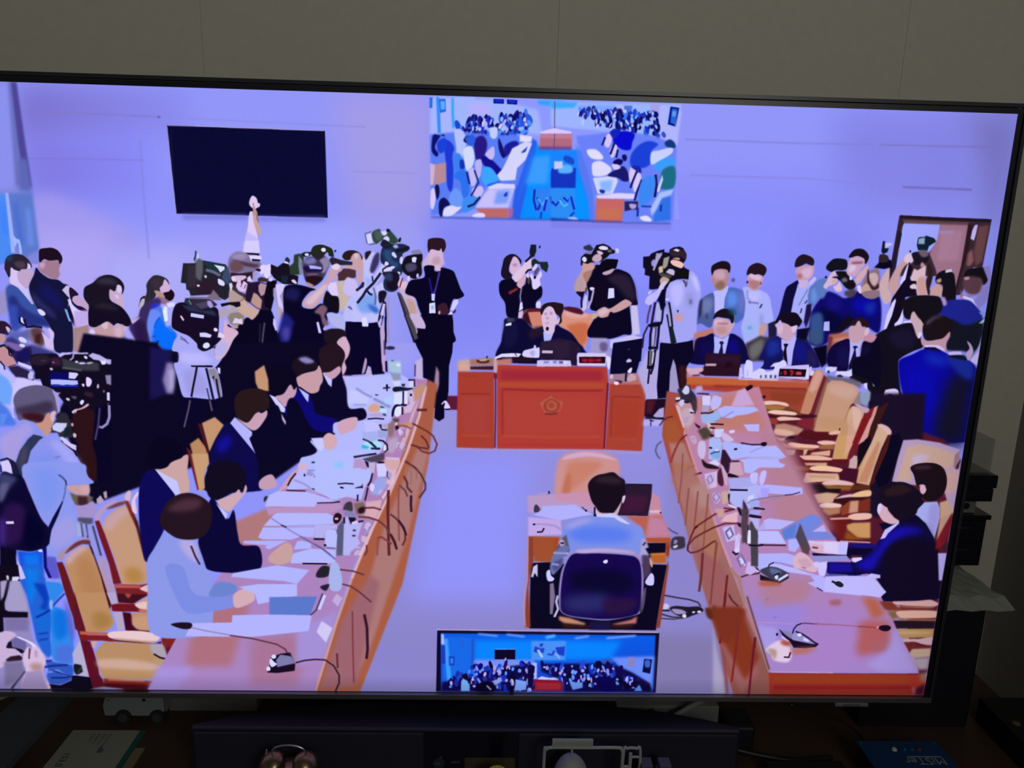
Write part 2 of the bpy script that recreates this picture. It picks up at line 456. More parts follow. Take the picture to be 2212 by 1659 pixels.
e c4c0ff b0.904 2220,80 2225,80 2221,86
e 9ab4ff b0.901 2088,81 2091,82 2085,86
e 9ab4ff b0.901 2106,75 2109,76 2103,85
e 9ab4ff b0.904 2200,93 2204,92 2201,97
e 9ab4ff b0.905 2208,93 2213,92 2209,99
e b4c0ff b0.903 2028,117 2033,117 2028,121
e d0c8ff b0.907 2019,176 2023,175 2020,180
e 2858e8 b0.911 2547,79 2552,81 2543,90
e 4a90ff b0.909 2519,65 2526,65 2520,80
e 2a2a88 b0.904 2421,30 2428,33 2417,41
e 3450d0 b0.91 2561,62 2566,62 2562,75
e 3a78f8 b0.91 2529,70 2534,71 2528,79
e 4a90ff b0.908 2583,37 2588,35 2587,45
e 2a2a88 b0.909 2535,66 2540,64 2541,79
e 0a1070 b0.908 2550,45 2558,46 2550,58
e 0a0a48 b0.904 2438,29 2445,29 2438,42
e 3450d0 b0.915 2653,103 2661,101 2656,110
e 0a1070 b0.908 2538,48 2547,49 2537,56
e 2858e8 b0.912 2617,83 2624,86 2614,91
e 0a0a48 b0.907 2509,45 2517,47 2507,56
e 0a0a48 b0.91 2554,74 2563,74 2554,81
e 101060 b0.91 2583,66 2590,63 2590,80
e 3a78f8 b0.909 2550,60 2558,57 2553,68
e 1818a0 b0.91 2552,71 2560,72 2551,82
e 2858e8 b0.906 2459,42 2464,40 2464,51
e 0a0a48 b0.911 2648,60 2653,59 2650,74
e 101060 b0.911 2579,80 2587,83 2574,93
e 1818a0 b0.906 2525,29 2529,30 2523,36
e 101060 b0.906 2439,49 2448,47 2442,60
e 0a0a48 b0.907 2452,62 2460,63 2451,77
e 0a0a48 b0.913 2612,91 2618,90 2614,104
e 0a1070 b0.912 2567,90 2572,92 2563,102
e 2858e8 b0.906 2452,47 2458,48 2450,57
e 3a78f8 b0.906 2495,38 2504,35 2500,51
e 1818a0 b0.908 2514,55 2524,55 2515,65
e 2a2a88 b0.908 2478,63 2483,61 2480,70
e 2a2a88 b0.91 2539,77 2548,80 2536,89
e 4a90ff b0.912 2612,83 2618,84 2611,92
e 2030c0 b0.909 2598,43 2608,44 2597,52
e 1c48d0 b0.91 2592,60 2600,60 2592,69
e 2858e8 b0.914 2614,97 2622,100 2611,109
e 3a78f8 b0.914 2652,88 2659,91 2647,98
e 101060 b0.91 2593,56 2599,58 2589,68
e 1818a0 b0.91 2526,82 2531,82 2527,94
e 3450d0 b0.909 2614,47 2619,48 2611,59
e 2a2a88 b0.906 2516,34 2524,35 2515,42
e 2858e8 b0.907 2508,47 2514,45 2514,60
e 2a2a88 b0.907 2525,34 2534,30 2532,46
e 4a90ff b0.911 2559,84 2565,82 2561,92
e 2a2a88 b0.906 2506,33 2513,35 2502,48
e 1818a0 b0.907 2544,34 2550,33 2546,42
e 0a1070 b0.909 2641,37 2649,33 2646,46
e 101060 b0.91 2517,74 2523,74 2518,88
e 4a90ff b0.909 2620,34 2629,33 2621,44
e 2030c0 b0.912 2643,71 2650,72 2642,87
e 0a0a48 b0.91 2538,69 2546,65 2545,84
e 2858e8 b0.905 2419,42 2425,42 2418,53
e 101060 b0.908 2549,40 2555,41 2549,51
e 2858e8 b0.911 2575,76 2579,76 2574,84
e 2858e8 b0.908 2497,64 2503,65 2495,74
e 0a0a48 b0.912 2574,93 2583,94 2573,108
e 101060 b0.909 2618,43 2627,39 2625,57
e 0a1070 b0.907 2514,45 2523,44 2517,61
e 1c48d0 b0.915 2652,108 2658,108 2653,123
e 1818a0 b0.906 2487,38 2492,37 2491,52
e 0a0a48 b0.905 2443,36 2450,35 2444,44
e 1818a0 b0.905 2445,38 2451,38 2444,50
e 2030c0 b0.912 2564,86 2570,86 2563,96
e 2858e8 b0.909 2484,74 2489,73 2484,81
e 0a1070 b0.909 2493,75 2502,74 2494,84
e 4a90ff b0.904 2397,33 2401,31 2403,45
e 0a0a48 b0.913 2649,80 2658,83 2645,95
e 3450d0 b0.905 2460,37 2465,35 2463,47
e 3450d0 b0.915 2672,99 2678,96 2677,108
e 2030c0 b0.913 2616,85 2621,83 2622,97
e 2858e8 b0.91 2548,72 2554,69 2552,79
e 0a0a48 b0.907 2470,47 2477,49 2467,62
e 1818a0 b0.908 2557,50 2563,48 2560,60
e 101060 b0.912 2632,75 2638,75 2632,82
e 3450d0 b0.904 2442,28 2447,27 2444,37
e 1c48d0 b0.908 2566,44 2571,42 2574,59
e 0a0a48 b0.911 2575,76 2582,77 2574,92
e 1c48d0 b0.908 2572,35 2579,36 2570,49
e 0a0a48 b0.911 2593,74 2600,76 2590,86
e 0a0a48 b0.908 2495,59 2500,58 2498,73
e 0a0a48 b0.914 2642,96 2650,95 2643,104
e 3a78f8 b0.908 2542,41 2550,44 2537,56
e 1818a0 b0.907 2458,57 2461,56 2459,62
e 101060 b0.908 2617,33 2620,32 2619,38
e 2030c0 b0.912 2573,86 2576,86 2574,93
e 2a2a88 b0.907 2510,37 2514,39 2505,48
e 2030c0 b0.908 2462,75 2466,75 2462,80
e 2a2a88 b0.908 2562,49 2565,50 2560,56
e 2030c0 b0.908 2559,39 2564,39 2558,48
e 0a0a48 b0.908 2474,61 2477,62 2471,67
e 2a2a88 b0.908 2510,56 2512,56 2510,66
e 1818a0 b0.909 2534,65 2539,66 2533,72
e 2030c0 b0.909 2630,33 2633,34 2627,42
e 2030c0 b0.908 2606,38 2610,36 2610,46
e 0a1070 b0.904 2407,32 2411,31 2410,39
e 2030c0 b0.904 2407,31 2411,31 2406,40
e 1818a0 b0.912 2622,77 2626,77 2621,85
e 0a0a48 b0.906 2525,32 2528,30 2529,39
e 101060 b0.909 2485,76 2490,76 2484,82
e 2030c0 b0.906 2495,33 2500,32 2497,41
e 0a1070 b0.906 2465,48 2468,47 2468,58
e 101060 b0.906 2464,42 2468,40 2469,52
e 0a0a48 b0.907 2533,44 2537,43 2536,50
e 2030c0 b0.908 2586,35 2588,36 2583,40
e 1818a0 b0.906 2453,46 2456,46 2455,57
e 0a0a48 b0.904 2395,42 2399,43 2392,51
e 2030c0 b0.905 2399,44 2402,44 2398,53
e 101060 b0.91 2524,82 2526,83 2520,89
e 2a2a88 b0.906 2412,51 2417,50 2414,59
e 2030c0 b0.909 2588,44 2590,44 2587,53
e 1818a0 b0.908 2527,51 2531,51 2527,61
e 0a1070 b0.906 2479,37 2482,37 2481,46
e 0a0a48 b0.911 2638,61 2641,61 2639,68
e 2030c0 b0.909 2484,72 2487,72 2484,79
e 2a2a88 b0.912 2642,67 2645,66 2643,76
e 1818a0 b0.904 2401,38 2405,38 2401,48
e 0a1070 b0.905 2444,41 2449,40 2447,48
e 2a2a88 b0.914 2646,96 2649,95 2650,106
e 2030c0 b0.913 2644,89 2646,88 2648,96
e 101060 b0.909 2530,67 2534,68 2528,78
e 2a2a88 b0.905 2414,43 2417,43 2414,50
e 1818a0 b0.909 2584,52 2588,52 2585,59
e 1818a0 b0.909 2552,54 2555,56 2548,63
e 0a1070 b0.908 2448,70 2452,69 2449,81
e 2a2a88 b0.911 2554,81 2558,80 2557,88
e 0a1070 b0.905 2440,35 2443,34 2442,42
e 101060 b0.906 2438,46 2441,47 2436,51
e 86b8ff b0.908 2621,31 2624,31 2621,34
e b4c0ff b0.909 2632,34 2636,34 2633,40
e 86b8ff b0.909 2566,60 2569,61 2563,67
e d0c8ff b0.91 2553,67 2556,66 2556,72
e c4c0ff b0.907 2404,67 2408,68 2401,75
e 86b8ff b0.911 2615,67 2619,65 2619,75
e b4c0ff b0.91 2531,71 2535,70 2533,80
e 86b8ff b0.908 2564,42 2568,43 2563,46
e 86b8ff b0.908 2469,66 2472,65 2470,70
e 86b8ff b0.912 2646,75 2650,74 2649,82
e 9ab4ff b0.912 2600,82 2603,84 2597,89
e b4c0ff b0.911 2560,84 2564,84 2561,90
e d0c8ff b0.909 2495,75 2497,76 2491,83
e b4c0ff b0.911 2597,71 2600,69 2600,77
e c4c0ff b0.907 2433,71 2436,71 2433,78
e 9ab4ff b0.905 2438,32 2440,32 2441,40
e c4c0ff b0.91 2568,74 2572,74 2568,78
e b4c0ff b0.907 2449,64 2453,64 2449,73
e b4c0ff b0.906 2509,36 2512,37 2506,42
e b4c0ff b0.909 2547,61 2551,60 2548,66
e 9ab4ff b0.909 2564,54 2568,54 2564,63
e 86b8ff b0.908 2509,58 2514,58 2510,64
e 86b8ff b0.911 2588,74 2591,75 2586,81
e 9ab4ff b0.911 2586,75 2589,75 2586,83
e 86b8ff b0.91 2628,51 2634,50 2629,56
e 9ab4ff b0.907 2430,68 2434,66 2433,74
e 86b8ff b0.913 2629,92 2634,91 2631,98
e b4c0ff b0.91 2500,88 2502,89 2497,95
e 86b8ff b0.905 2457,31 2462,30 2460,38
e d0c8ff b0.912 2560,91 2564,90 2560,94
e c4c0ff b0.908 2453,78 2458,77 2453,84
e c4c0ff b0.906 2496,34 2498,33 2500,41
e 9ab4ff b0.908 2610,32 2613,31 2614,40
e 9ab4ff b0.908 2433,78 2437,78 2434,82
e c4c0ff b0.904 2389,43 2392,43 2388,51
e c4c0ff b0.907 2506,46 2512,46 2506,52
e b4c0ff b0.905 2443,40 2448,41 2443,44
e c4c0ff b0.906 2540,30 2545,27 2544,35
e b4c0ff b0.907 2405,70 2408,69 2408,79
e c4c0ff b0.905 2468,36 2471,36 2468,40
p 5a7cf4 b3.04 1909,121 2018,108 2110,116 2192,113 2242,127 2197,277 2100,274 2059,351 2004,369 1913,376
s b4c0ff b1.51 1988,109 2007,100 2023,118 2029,139 2021,170 2013,197 1997,182 1994,156
s c0ccff b1.51 2104,95 2126,92 2129,115 2119,128 2105,121
s 2038d4 b1.51 1950,136 1974,140 1988,161 1983,182 1986,230 1984,283 1976,299 1965,275 1961,209 1956,172
s 10106c b1.5 1915,173 1931,189 1936,178 1925,157 1947,120 1958,125 1936,121 1920,121 1915,142
s 1c40d8 b1.51 1934,142 1958,130 1964,156 1947,178 1934,168
s 3c80f0 b1.52 1983,190 2002,176 2019,197 2024,223 2008,229 1995,245
s 1830b8 b1.52 2008,197 2024,202 2022,223 2008,224
s d0d8ff b1.51 2018,165 2040,152 2054,170 2054,196 2046,220 2030,231 2022,207
p c0b8f8 b1.52 2033,226 2052,220 2064,259 2056,278 2045,281
s 281884 b2.27 2053,133 2078,119 2094,137 2092,168 2079,190 2062,196 2054,170
s 101050 b1.51 2018,134 2029,121 2053,128 2040,144 2023,142
s 2c5ce0 b1.51 2023,129 2050,117 2056,138 2040,152
s 14108c b1.52 2076,187 2092,182 2112,194 2140,220 2148,230 2124,244 2112,226 2085,211
s c4b8f8 b1.21 2100,163 2116,152 2120,178 2109,194 2090,179
s b8b0f4 b1.22 2057,201 2073,193 2079,211 2074,248 2063,249 2057,222
s 1c1c98 b1.51 2152,151 2173,135 2193,134 2198,150 2172,171 2153,183
s 14106c b1.51 2132,125 2146,151 2155,182 2145,185 2133,157
p d4d4ff b1.52 2177,156 2220,133 2242,138 2222,191 2195,218 2190,256 2141,260 2129,242 2148,220 2161,193
p e0dcff b1.51 2200,113 2241,117 2239,135 2201,134
s 2444b8 b1.21 2207,168 2226,149 2228,144 2221,165
s 3aa4ff b1.52 2082,222 2107,218 2129,242 2130,260 2102,277 2080,259
s 2060e8 b1.53 2100,272 2141,260 2138,265 2105,282
p d4d4ff b1.53 2100,280 2130,268 2188,269 2191,283 2103,288
p c8c0ff b2.3 2103,288 2188,283 2168,345 2059,348 2086,307
p 7a9cf8 b4.6 2130,292 2177,288 2165,332 2120,336
s 1c3cc0 b1.23 2153,305 2164,294 2164,308 2156,310
p c06868 b2.31 2059,351 2168,348 2169,378 2096,380
p a860a0 b3.08 2168,348 2187,347 2183,380 2169,381
s e0d4ff b1.23 2049,376 2065,366 2088,366 2092,377 2071,382
p b88a98 b2.28 1920,215 1961,206 1962,267 1923,282
p d0b0d0 b1.52 1909,210 1926,215 1921,279 1910,280
s d8c8ff b1.53 1912,298 1923,290 1929,317 1921,355 1911,349
s 101050 b1.52 1926,284 1937,279 1941,305 1932,325
s 101050 b1.53 1940,332 1957,319 1976,340 1957,351 1949,381 1940,370
s dcd8ff b1.53 1957,354 1984,342 2015,344 1999,363 1976,378 1954,378
s 6a98f8 b1.53 1973,315 1992,288 2014,304 2018,341 1998,347 1976,337
s 2c70f0 b1.52 1984,251 2008,229 2027,234 2039,287 2031,314 2017,311 2008,266
s 3c8cf4 b2.3 2020,322 2053,313 2075,313 2057,346 2021,365
s c8b8f8 b1.53 2050,286 2078,278 2086,296 2070,315 2050,305
k 182060 b1.07 w7.21 2034,346 2054,338 2075,313
k 182880 b1.07 w5.52 2055,228 2069,267 2045,311
k 1a1c80 b1.07 w6.06 2030,234 2039,273
s 1428a4 b1.23 2308,221 2322,215 2324,279 2310,279
p 3080f4 b3.08 2252,281 2324,279 2327,355 2255,357
k 1020b0 b1.23 w6.68 2255,284 2253,319 2263,351
k 1428c0 b1.23 w7.24 2264,310 2276,329 2268,351
k 50c0ff b1.54 w6.68 2267,313 2282,334 2298,309
k 1428c0 b1.23 w7.25 2295,315 2288,353
k 1020b0 b1.23 w6.13 2309,306 2315,333 2323,328
k 1838c8 b1.24 w6.71 2280,356 2278,378
p 6a80f8 b3.06 2384,112 2494,98 2576,96 2645,104 2717,134 2723,376 2447,380 2460,304 2423,227 2397,148
p 0a90ff b3.09 2386,260 2414,270 2447,378 2391,379
p 1a84ff b3.05 2304,159 2395,159 2428,227 2385,239 2306,214
p 5a78f0 b3.08 2385,133 2422,206 2454,296 2458,383 2444,383 2432,307 2397,212
p 1434c0 b1.53 2309,219 2323,214 2389,212 2390,276 2311,278
s 5cb0ff b2.29 2334,208 2361,202 2378,212 2373,228 2334,229
s 1c48c8 b1.53 2346,184 2354,173 2379,183 2380,201 2355,194
p c8c8ff b1.53 2316,193 2344,192 2345,213 2317,219
p 2c8cf4 b2.31 2309,278 2389,279 2393,373 2312,376
k 1020c0 b1.23 w7.25 2313,321 2327,334 2341,315 2355,336
k 60c0ff b1.54 w7.25 2338,315 2355,336 2366,328
k 1020c0 b1.23 w6.7 2351,307 2366,320 2376,303 2389,346
k 1838d0 b1.24 w6.72 2376,368 2390,354
s d0d8ff b1.86 2368,374 2391,371 2405,379 2385,382
s 0a0cd0 b1.52 2506,119 2521,97 2548,91 2576,101 2570,127 2565,149 2538,149 2515,134
s 1424b8 b1.52 2494,98 2509,85 2529,89 2516,113 2503,113
s d4c0ff b1.22 2479,135 2483,109 2494,101 2503,119 2493,145
s d0c0ff b1.22 2497,156 2509,134 2521,139 2519,160 2506,177
k 101058 b1.06 w5.5 2481,112 2471,138
k 101058 b1.07 w6.62 2512,129 2500,166
k 101058 b1.07 w6.08 2524,150 2520,176
s e0dcff b1.53 2422,155 2452,152 2476,172 2471,183 2437,179
s dcd8ff b1.53 2444,194 2471,188 2505,209 2495,230 2451,237 2442,216
p d0d4ff b1.54 2446,242 2523,232 2530,251 2515,291 2465,293
p 8cb4ff b3.85 2469,252 2513,246 2509,283 2476,287
s 1c2c9c b1.23 2470,279 2487,281 2487,289 2476,290
p dcd0ff b1.55 2460,298 2532,288 2588,289 2589,306 2466,309
p c86468 b2.33 2460,309 2556,309 2551,380 2461,380
p c87058 b6.21 2467,339 2546,337 2545,375 2469,377
s 18186c b1.54 2495,233 2517,216 2544,202 2561,220 2566,247 2547,250 2529,240
s 0c0c60 b1.22 2510,190 2526,179 2543,184 2538,197 2521,200
s 101060 b1.22 2539,168 2550,165 2556,175 2551,186 2542,181
s d8c4ff b1.23 2507,198 2527,197 2536,208 2517,214
s d8c4ff b1.54 2565,228 2571,201 2582,198 2592,211 2582,244 2572,255
s d8c8ff b1.54 2581,265 2590,228 2601,222 2607,238 2598,270 2588,284
k 101050 b1.08 w6.13 2592,214 2577,255 2573,271
k 101050 b1.08 w6.15 2609,243 2596,281 2589,311
s 1c40d8 b2.3 2569,164 2595,132 2627,120 2656,130 2635,152 2635,189 2611,206 2571,201
s 1828a0 b1.54 2571,201 2599,201 2606,222 2583,212
s 14387c b1.53 2677,124 2693,113 2710,123 2712,139 2686,137
s c8d0ff b1.53 2635,157 2662,148 2701,139 2704,155 2673,177 2638,194
s 3c9cff b1.54 2654,188 2703,168 2715,192 2678,209 2650,210
s 1c6c84 b2.32 2678,209 2716,200 2718,264 2676,271 2669,252
p d8d0ff b1.54 2660,279 2676,225 2680,241 2669,282
k 101058 b1.08 w8.38 2654,226 2659,258 2656,298
s 3c88f4 b2.32 2608,248 2649,231 2654,274 2640,312 2607,324
p a8c0f8 b2.33 2672,282 2718,270 2711,289 2681,300 2664,339 2649,359 2644,334
p 3070e8 b2.33 2657,361 2681,303 2709,294 2714,371 2658,378
s e0e0ff b1.56 2610,365 2632,359 2649,370 2647,379 2622,376
p 242058 b1.55 2556,315 2601,313 2602,341 2580,341 2558,347
s b0a0e0 b1.55 2573,322 2596,324 2591,338 2577,336
k 1828a0 b1.24 w6.75 2602,335 2602,363
k 1c40b0 b1.24 w5.62 2613,329 2647,329
k 1828a0 b1.24 w6.19 2679,344 2679,322
p 1a2890 b3.1 2312,376 2447,379 2447,384 2313,384
p 48306c b3.11 2447,380 2554,380 2554,386 2447,386
p 2c4cb4 b3.12 2554,382 2715,380 2716,386 2555,388
p 7f80e8 b4.67 2313,388 2718,387 2720,403 2313,406
p 2c48a8 b3.08 1913,381 2060,381 2328,378 2328,382 2060,385 1913,385
p 9390e6-8a82c4 b3.41 1905,986 2760,968 3304,2201 1581,2214
p 9293fa b50.6 1914,1206 2277,1199 2261,1779 1830,1784
p 9893dc b19.6 1914,1069 2028,1067 1996,1170 1906,1171
p 8c84cc b26.1 2762,1225 2862,1224 3049,2203 2813,2205
p 8279ae b25.1 2739,1908 3023,1905 3121,2202 2777,2205
p 8b84cc b24.5 1639,1938 1916,1936 1917,2212 1599,2214
p 5a1a38 b1.62 1970,993 2027,992 2027,1042 1970,1043
p 3a1030 b2.47 2663,997 2745,996 2750,1062 2667,1055
p 9a8fc8 b4.57 491,663 509,629 512,639 492,736 417,763 429,665
s 3a52a4 b3.07 495,663 512,639 540,648 584,700 618,724 648,753 640,785 598,778 544,780 504,798 499,736
s 26307e b4.6 502,687 522,677 542,711 576,735 610,748 632,770 598,776 535,775 506,736
p 3448b0 b4.6 497,707 530,711 518,800 499,781
p c8c0f8 b0.915 515,636 534,633 556,650 573,652 585,700 577,705 554,672 537,650
s d6c4f2 b1.06 517,595 521,583 540,587 556,589 560,637 556,650 536,643 513,634
s c0a4cc b1.22 541,599 563,587 589,589 593,601 589,627 576,642 559,647 542,628
p d8c8f4 b0.757 574,568 585,572 586,584 575,587
s 2a2036 b0.757 500,584 508,555 526,541 557,539 579,553 590,574 588,584 586,574 578,565 573,585 556,587 548,594 532,590 521,583 516,610 510,615 503,596
s 4c3a4a b3.03 535,566 559,561 570,572 566,584 549,585 538,578
p 24486c b4.53 513,550 533,542 526,557 511,564
s 14143a b1.07 604,581 617,598 643,616 671,620 687,632 703,639 702,673 695,722 704,776 699,851 685,866 637,862 631,783 586,702 573,649 594,605
s 16165a b7.65 613,636 645,645 675,683 675,727 653,708 608,675
p 2a2a62 b6.13 579,659 607,690 650,733 653,755 621,736 582,695
s a07a92 b1.21 617,564 654,554 685,560 678,586 679,603 667,617 648,615 617,595 612,579
s c2a2c6 b3.03 615,567 634,564 628,581 618,583
s 1c0f20 b0.756 617,540 622,521 644,516 663,515 681,524 692,543 690,560 681,567 678,555 649,557 633,553 617,564
p c8bce4 b0.918 681,654 698,637 716,648 727,663 713,677 699,677
p a0909a b1.53 701,658 724,663 709,678
s c0a0c8 b0.768 713,677 728,672 755,691 767,706 762,720 746,711 735,704 716,697
s 241030 b0.614 707,644 734,667 716,675 712,690 725,704 742,709 760,723 743,725 722,712 707,690
p d8d0fc b0.769 696,685 707,685 709,702 724,719 752,727 762,720 760,772 718,781 715,756 705,719
p 7aa8ee b0.77 682,716 697,722 706,751 703,760 693,759
p 140c28 b0.77 699,702 718,778 709,776 697,746 692,722
s dcd4ff b0.768 593,722 604,720 617,731 616,740 606,742 597,734
s dcd4ff b0.768 533,751 540,750 545,767 540,775 534,765
k 0c0c30 b0.615 w5.3 531,748 530,765 545,777
s 2c1830 b0.923 459,767 479,764 496,778 500,793 486,811 474,808 455,801
s cfc0e8 b0.923 481,783 489,783 496,793 491,803 485,798
k 151034 b0.924 w8.69 545,755 551,782 573,779 602,783
p a08084 b2.33 706,781 760,767 744,862 698,863
p a8868a b4.65 712,791 746,785 725,855 706,856
s 7a6a88 b3.09 540,799 582,784 605,798 606,833 590,853 558,829
s 5a3c48 b3.09 565,791 596,788 606,815 595,843 573,829
p 401c24 b3.09 578,806 595,803 591,838 572,834
s d0bcee b0.928 599,796 613,813 625,820 622,790 626,783 639,797 639,812 635,827 633,857 623,863 609,853 603,820
p 5a62b4 b6.18 495,796 557,794 548,834 502,860 471,831
s d8ccff b1.24 521,820 531,817 546,829 541,837 524,832
s d8ccff b1.24 518,842 528,841 538,849 529,853
s 3c3478 b3.09 494,818 519,835 517,852 484,848 471,833
s c09098 b1.54 454,809 473,813 476,828 466,836 451,836
k 1c0c18 b0.619 w3.88 452,849 470,843 482,861 483,878
s b8868a b1.55 449,856 476,851 481,868 493,890 497,903 443,904
p 16123c b0.774 477,846 487,843 502,855 510,870 495,880 485,878
s 14144c b2.33 494,883 521,860 551,852 566,869 551,897 509,903
p c0a8ec b3.08 714,724 762,720 758,767 708,781
s 1a1224 b0.766 751,662 758,642 785,627 809,607 840,599 868,608 884,625 887,644 878,664 862,679 837,689 819,685 768,708 764,701 752,681
s 34303e b6.12 796,620 832,609 858,616 866,632 838,631 807,629
s c8a8cc b1.08 839,648 855,654 866,632 878,639 878,664 883,688 879,708 860,701 851,694 836,679
s d8c8f0 b0.92 864,635 876,635 879,651 871,659 864,654
s d6c4ee b0.922 854,667 863,666 867,676 860,679
s 150c22 b0.926 762,720 771,703 801,690 826,683 851,694 874,708 892,732 902,756 903,766 884,772 855,762 837,773 824,758 807,764 781,777 760,772 759,745
s 26202e b6.16 776,708 813,692 851,701 859,718 811,714
s c29aa4 b1.55 758,789 779,779 804,766 822,757 836,765 845,773 864,767 876,769 874,797 876,807 859,827 849,837 829,840 823,858 805,833 778,814
s d0b0c8 b4.66 844,778 869,772 866,802 850,820 843,798
s dccaf6 b1.24 758,792 771,784 777,799 771,809 760,802
s d8b8d0 b0.929 801,769 819,758 823,771 815,783 808,781
p c8b0d8 b0.775 875,774 882,771 884,777 875,792
s 16123a b1.56 725,858 743,822 757,804 782,824 807,843 827,863 835,883 815,888 763,872
s 2a2460 b6.23 731,847 757,829 782,849 798,866 761,867
p 24205a b4.68 839,838 876,807 883,832 890,869 870,882 840,880
s 1a1240 b3.12 829,845 854,840 879,827 890,867 870,882 835,880
s 2c2832 b0.923 960,657 962,628 979,605 994,597 1015,600 1033,611 1037,628 1023,614 1021,612 1015,631 1007,641 1004,651 987,649 991,663 977,686 970,718 953,745 930,741 940,706
s 3e2c3c b4.6 978,615 1007,605 1010,629 990,644
s d2b0d8 b0.922 1021,614 1026,610 1037,628 1038,643 1035,653 1018,652 1007,648 1005,639 1015,629
s 1c0c1a b0.925 1016,656 1035,650 1041,643 1050,652 1052,664 1043,679 1028,682 1017,668
s b89078 b1.23 987,649 1004,651 1018,663 1017,673 996,666
s 8e6a90 b1.85 995,668 1017,673 1033,684 1015,695 997,680
s 3a2a60 b3.1 934,716 948,696 978,676 998,673 1006,690 985,710 961,745 953,780 957,830 922,836 905,806 893,772 925,741
s 2a1848 b6.22 911,756 939,751 951,780 952,825 923,831 910,801
p c6b0e0 b1.55 900,752 915,746 935,738 916,756 904,764
s 1c1028 b0.925 935,689 940,674 955,667 948,686 937,706 930,706
s bab0cc b0.925 942,679 952,677 948,696 935,709 930,706
s 4e78e4 b2.33 989,695 1005,702 1017,744 1009,779 1032,766 1047,793 1049,808 1036,853 1001,862 970,855 959,805 956,750 975,710
s 0a6cff b3.12 995,739 1006,752 1015,766 1031,783 1050,795 1036,843 1004,854 991,834 973,837 973,780
s 6a8cf4 b2.33 968,715 990,715 1003,729 985,750 970,790 961,805 955,770
s 2a2cc4 b3.09 972,698 991,690 1001,697 975,710
p e0ecff b0.929 1016,700 1025,704 1024,749 1013,754 1009,717
p dcd8ff b1.08 1023,690 1052,686 1049,701 1029,704
k 1050d8 b1.24 w3.89 976,775 984,755 998,739
k 1848c8 b0.934 w4.39 968,805 981,803
k 0c2c90 b0.936 w5.38 976,832 988,819
s d8c4f4 b0.936 884,827 891,829 895,841 905,839 900,819 907,816 917,838 927,863 918,889 893,892 879,885 893,869 887,849
k 8a6488 b1.25 w3.43 896,859 904,854
s cfc0f0 b0.939 918,886 924,868 937,858 947,865 943,883 932,896 920,894
s dccafa b0.939 941,848 952,833 949,830 962,829 967,855 977,852 983,832 990,837 993,864 1000,877 996,892 984,926 959,926 945,916 958,880 950,860
s 2c1c1c b1.09 917,843 933,851 944,865 935,861 928,858
p 5c4a50 b1.25 914,881 942,863 964,863 955,888 925,896
s c8a8d8 b1.57 958,880 979,865 997,874 993,897 972,926 955,916
k b08cb4 b1.25 w4.91 972,890 983,875
p 8a7fb0 b3.15 943,919 1001,895 1035,894 1040,970 981,972 958,941
p 3c3c50 b1.26 991,862 1050,857 1051,889 1033,894 998,895
p 1c3040 b1.57 1000,869 1052,863 1051,886 1004,892
p 6a6a7c b2.35 993,863 1048,858 1047,865 995,869
p d6ccff b0.765 1297,476 1342,474 1344,513 1289,514
s a8a8f6 b1.1 1032,851 1042,816 1063,800 1094,805 1118,822 1121,842 1140,851 1170,841 1184,861 1197,886 1050,889 1053,858
p c0bcff b4.7 1055,808 1093,822 1115,862 1060,873
k 4a4a90 b0.937 w3.43 1063,803 1077,813 1089,827
p 22222e b0.923 1088,555 1125,554 1130,551 1154,544 1230,556 1238,582 1242,611 1234,665 1219,675 1200,666 1181,657 1106,663 1102,646 1093,642 1093,622 1076,620 1084,577
p 342a38 b3.07 1105,559 1134,563 1139,599 1132,633 1100,634 1099,588
p 2c1a2c b3.08 1131,614 1198,608 1202,637 1176,657 1123,653
p 5a5a66 b2.3 1136,532 1154,546 1152,580 1143,614 1127,600 1130,551
p 1c343c b1.53 1154,546 1225,556 1229,573 1200,583 1167,565
p dcdcfc b0.768 1189,557 1225,563 1224,573 1209,583 1203,571
k 6a6a86 b1.54 w9.63 1162,575 1186,581 1209,593
s dcdcff b0.771 1200,605 1208,605 1221,614 1219,627 1202,622
s e0d0e8 b0.769 1156,594 1163,594 1163,601 1157,601
s e0d0e8 b0.77 1129,626 1137,625 1138,631 1131,632
k 2c3c4c b0.764 w5.27 1126,537 1125,549 1131,527 1133,513
p c0c4f0 b0.917 1134,527 1141,520 1143,534 1135,544
p 3a4a6a b2.31 1219,580 1240,558 1243,592 1241,621 1227,621 1213,602
s 7a6e96 b1.84 1238,544 1246,527 1266,513 1290,514 1314,520 1344,546 1343,565 1321,576 1272,582 1243,582 1237,561
s 9a8cb4 b4.6 1251,524 1285,516 1304,526 1286,538 1255,536
s 50344c b2.3 1250,539 1286,545 1322,551 1338,553 1328,563 1292,559 1262,546
s 6a4a58 b3.07 1245,549 1274,545 1287,564 1272,579 1246,577
p 140c1c b0.766 1297,515 1340,516 1343,523 1304,520
p dcd4ff b0.767 1306,523 1347,524 1349,536 1322,535 1314,544
p 140c1c b0.768 1315,535 1344,537 1343,542 1317,541
p 2a1828 b1.54 1243,582 1272,584 1291,581 1321,576 1314,605 1304,615 1294,625 1259,640 1245,631 1242,611
s d4b8dc b1.08 1245,597 1257,592 1291,591 1293,600 1271,611 1261,613 1251,611
s e0d0f8 b0.77 1245,599 1255,594 1259,606 1249,611
p dccaf4 b0.926 1298,598 1308,590 1315,612 1297,610
s dcc0ee b0.927 1259,628 1268,608 1276,608 1277,620 1285,610 1292,613 1301,622 1302,634 1291,643 1269,642
k 5a3c50 b0.772 w2.42 1274,630 1282,615
k 5a3c50 b0.773 w2.42 1285,635 1293,621
p a898c8 b1.54 1316,578 1332,580 1326,609 1317,605
p 3a3036 b1.55 1237,614 1242,611 1260,635 1269,645 1293,654 1296,688 1276,694 1272,677 1235,682 1240,646
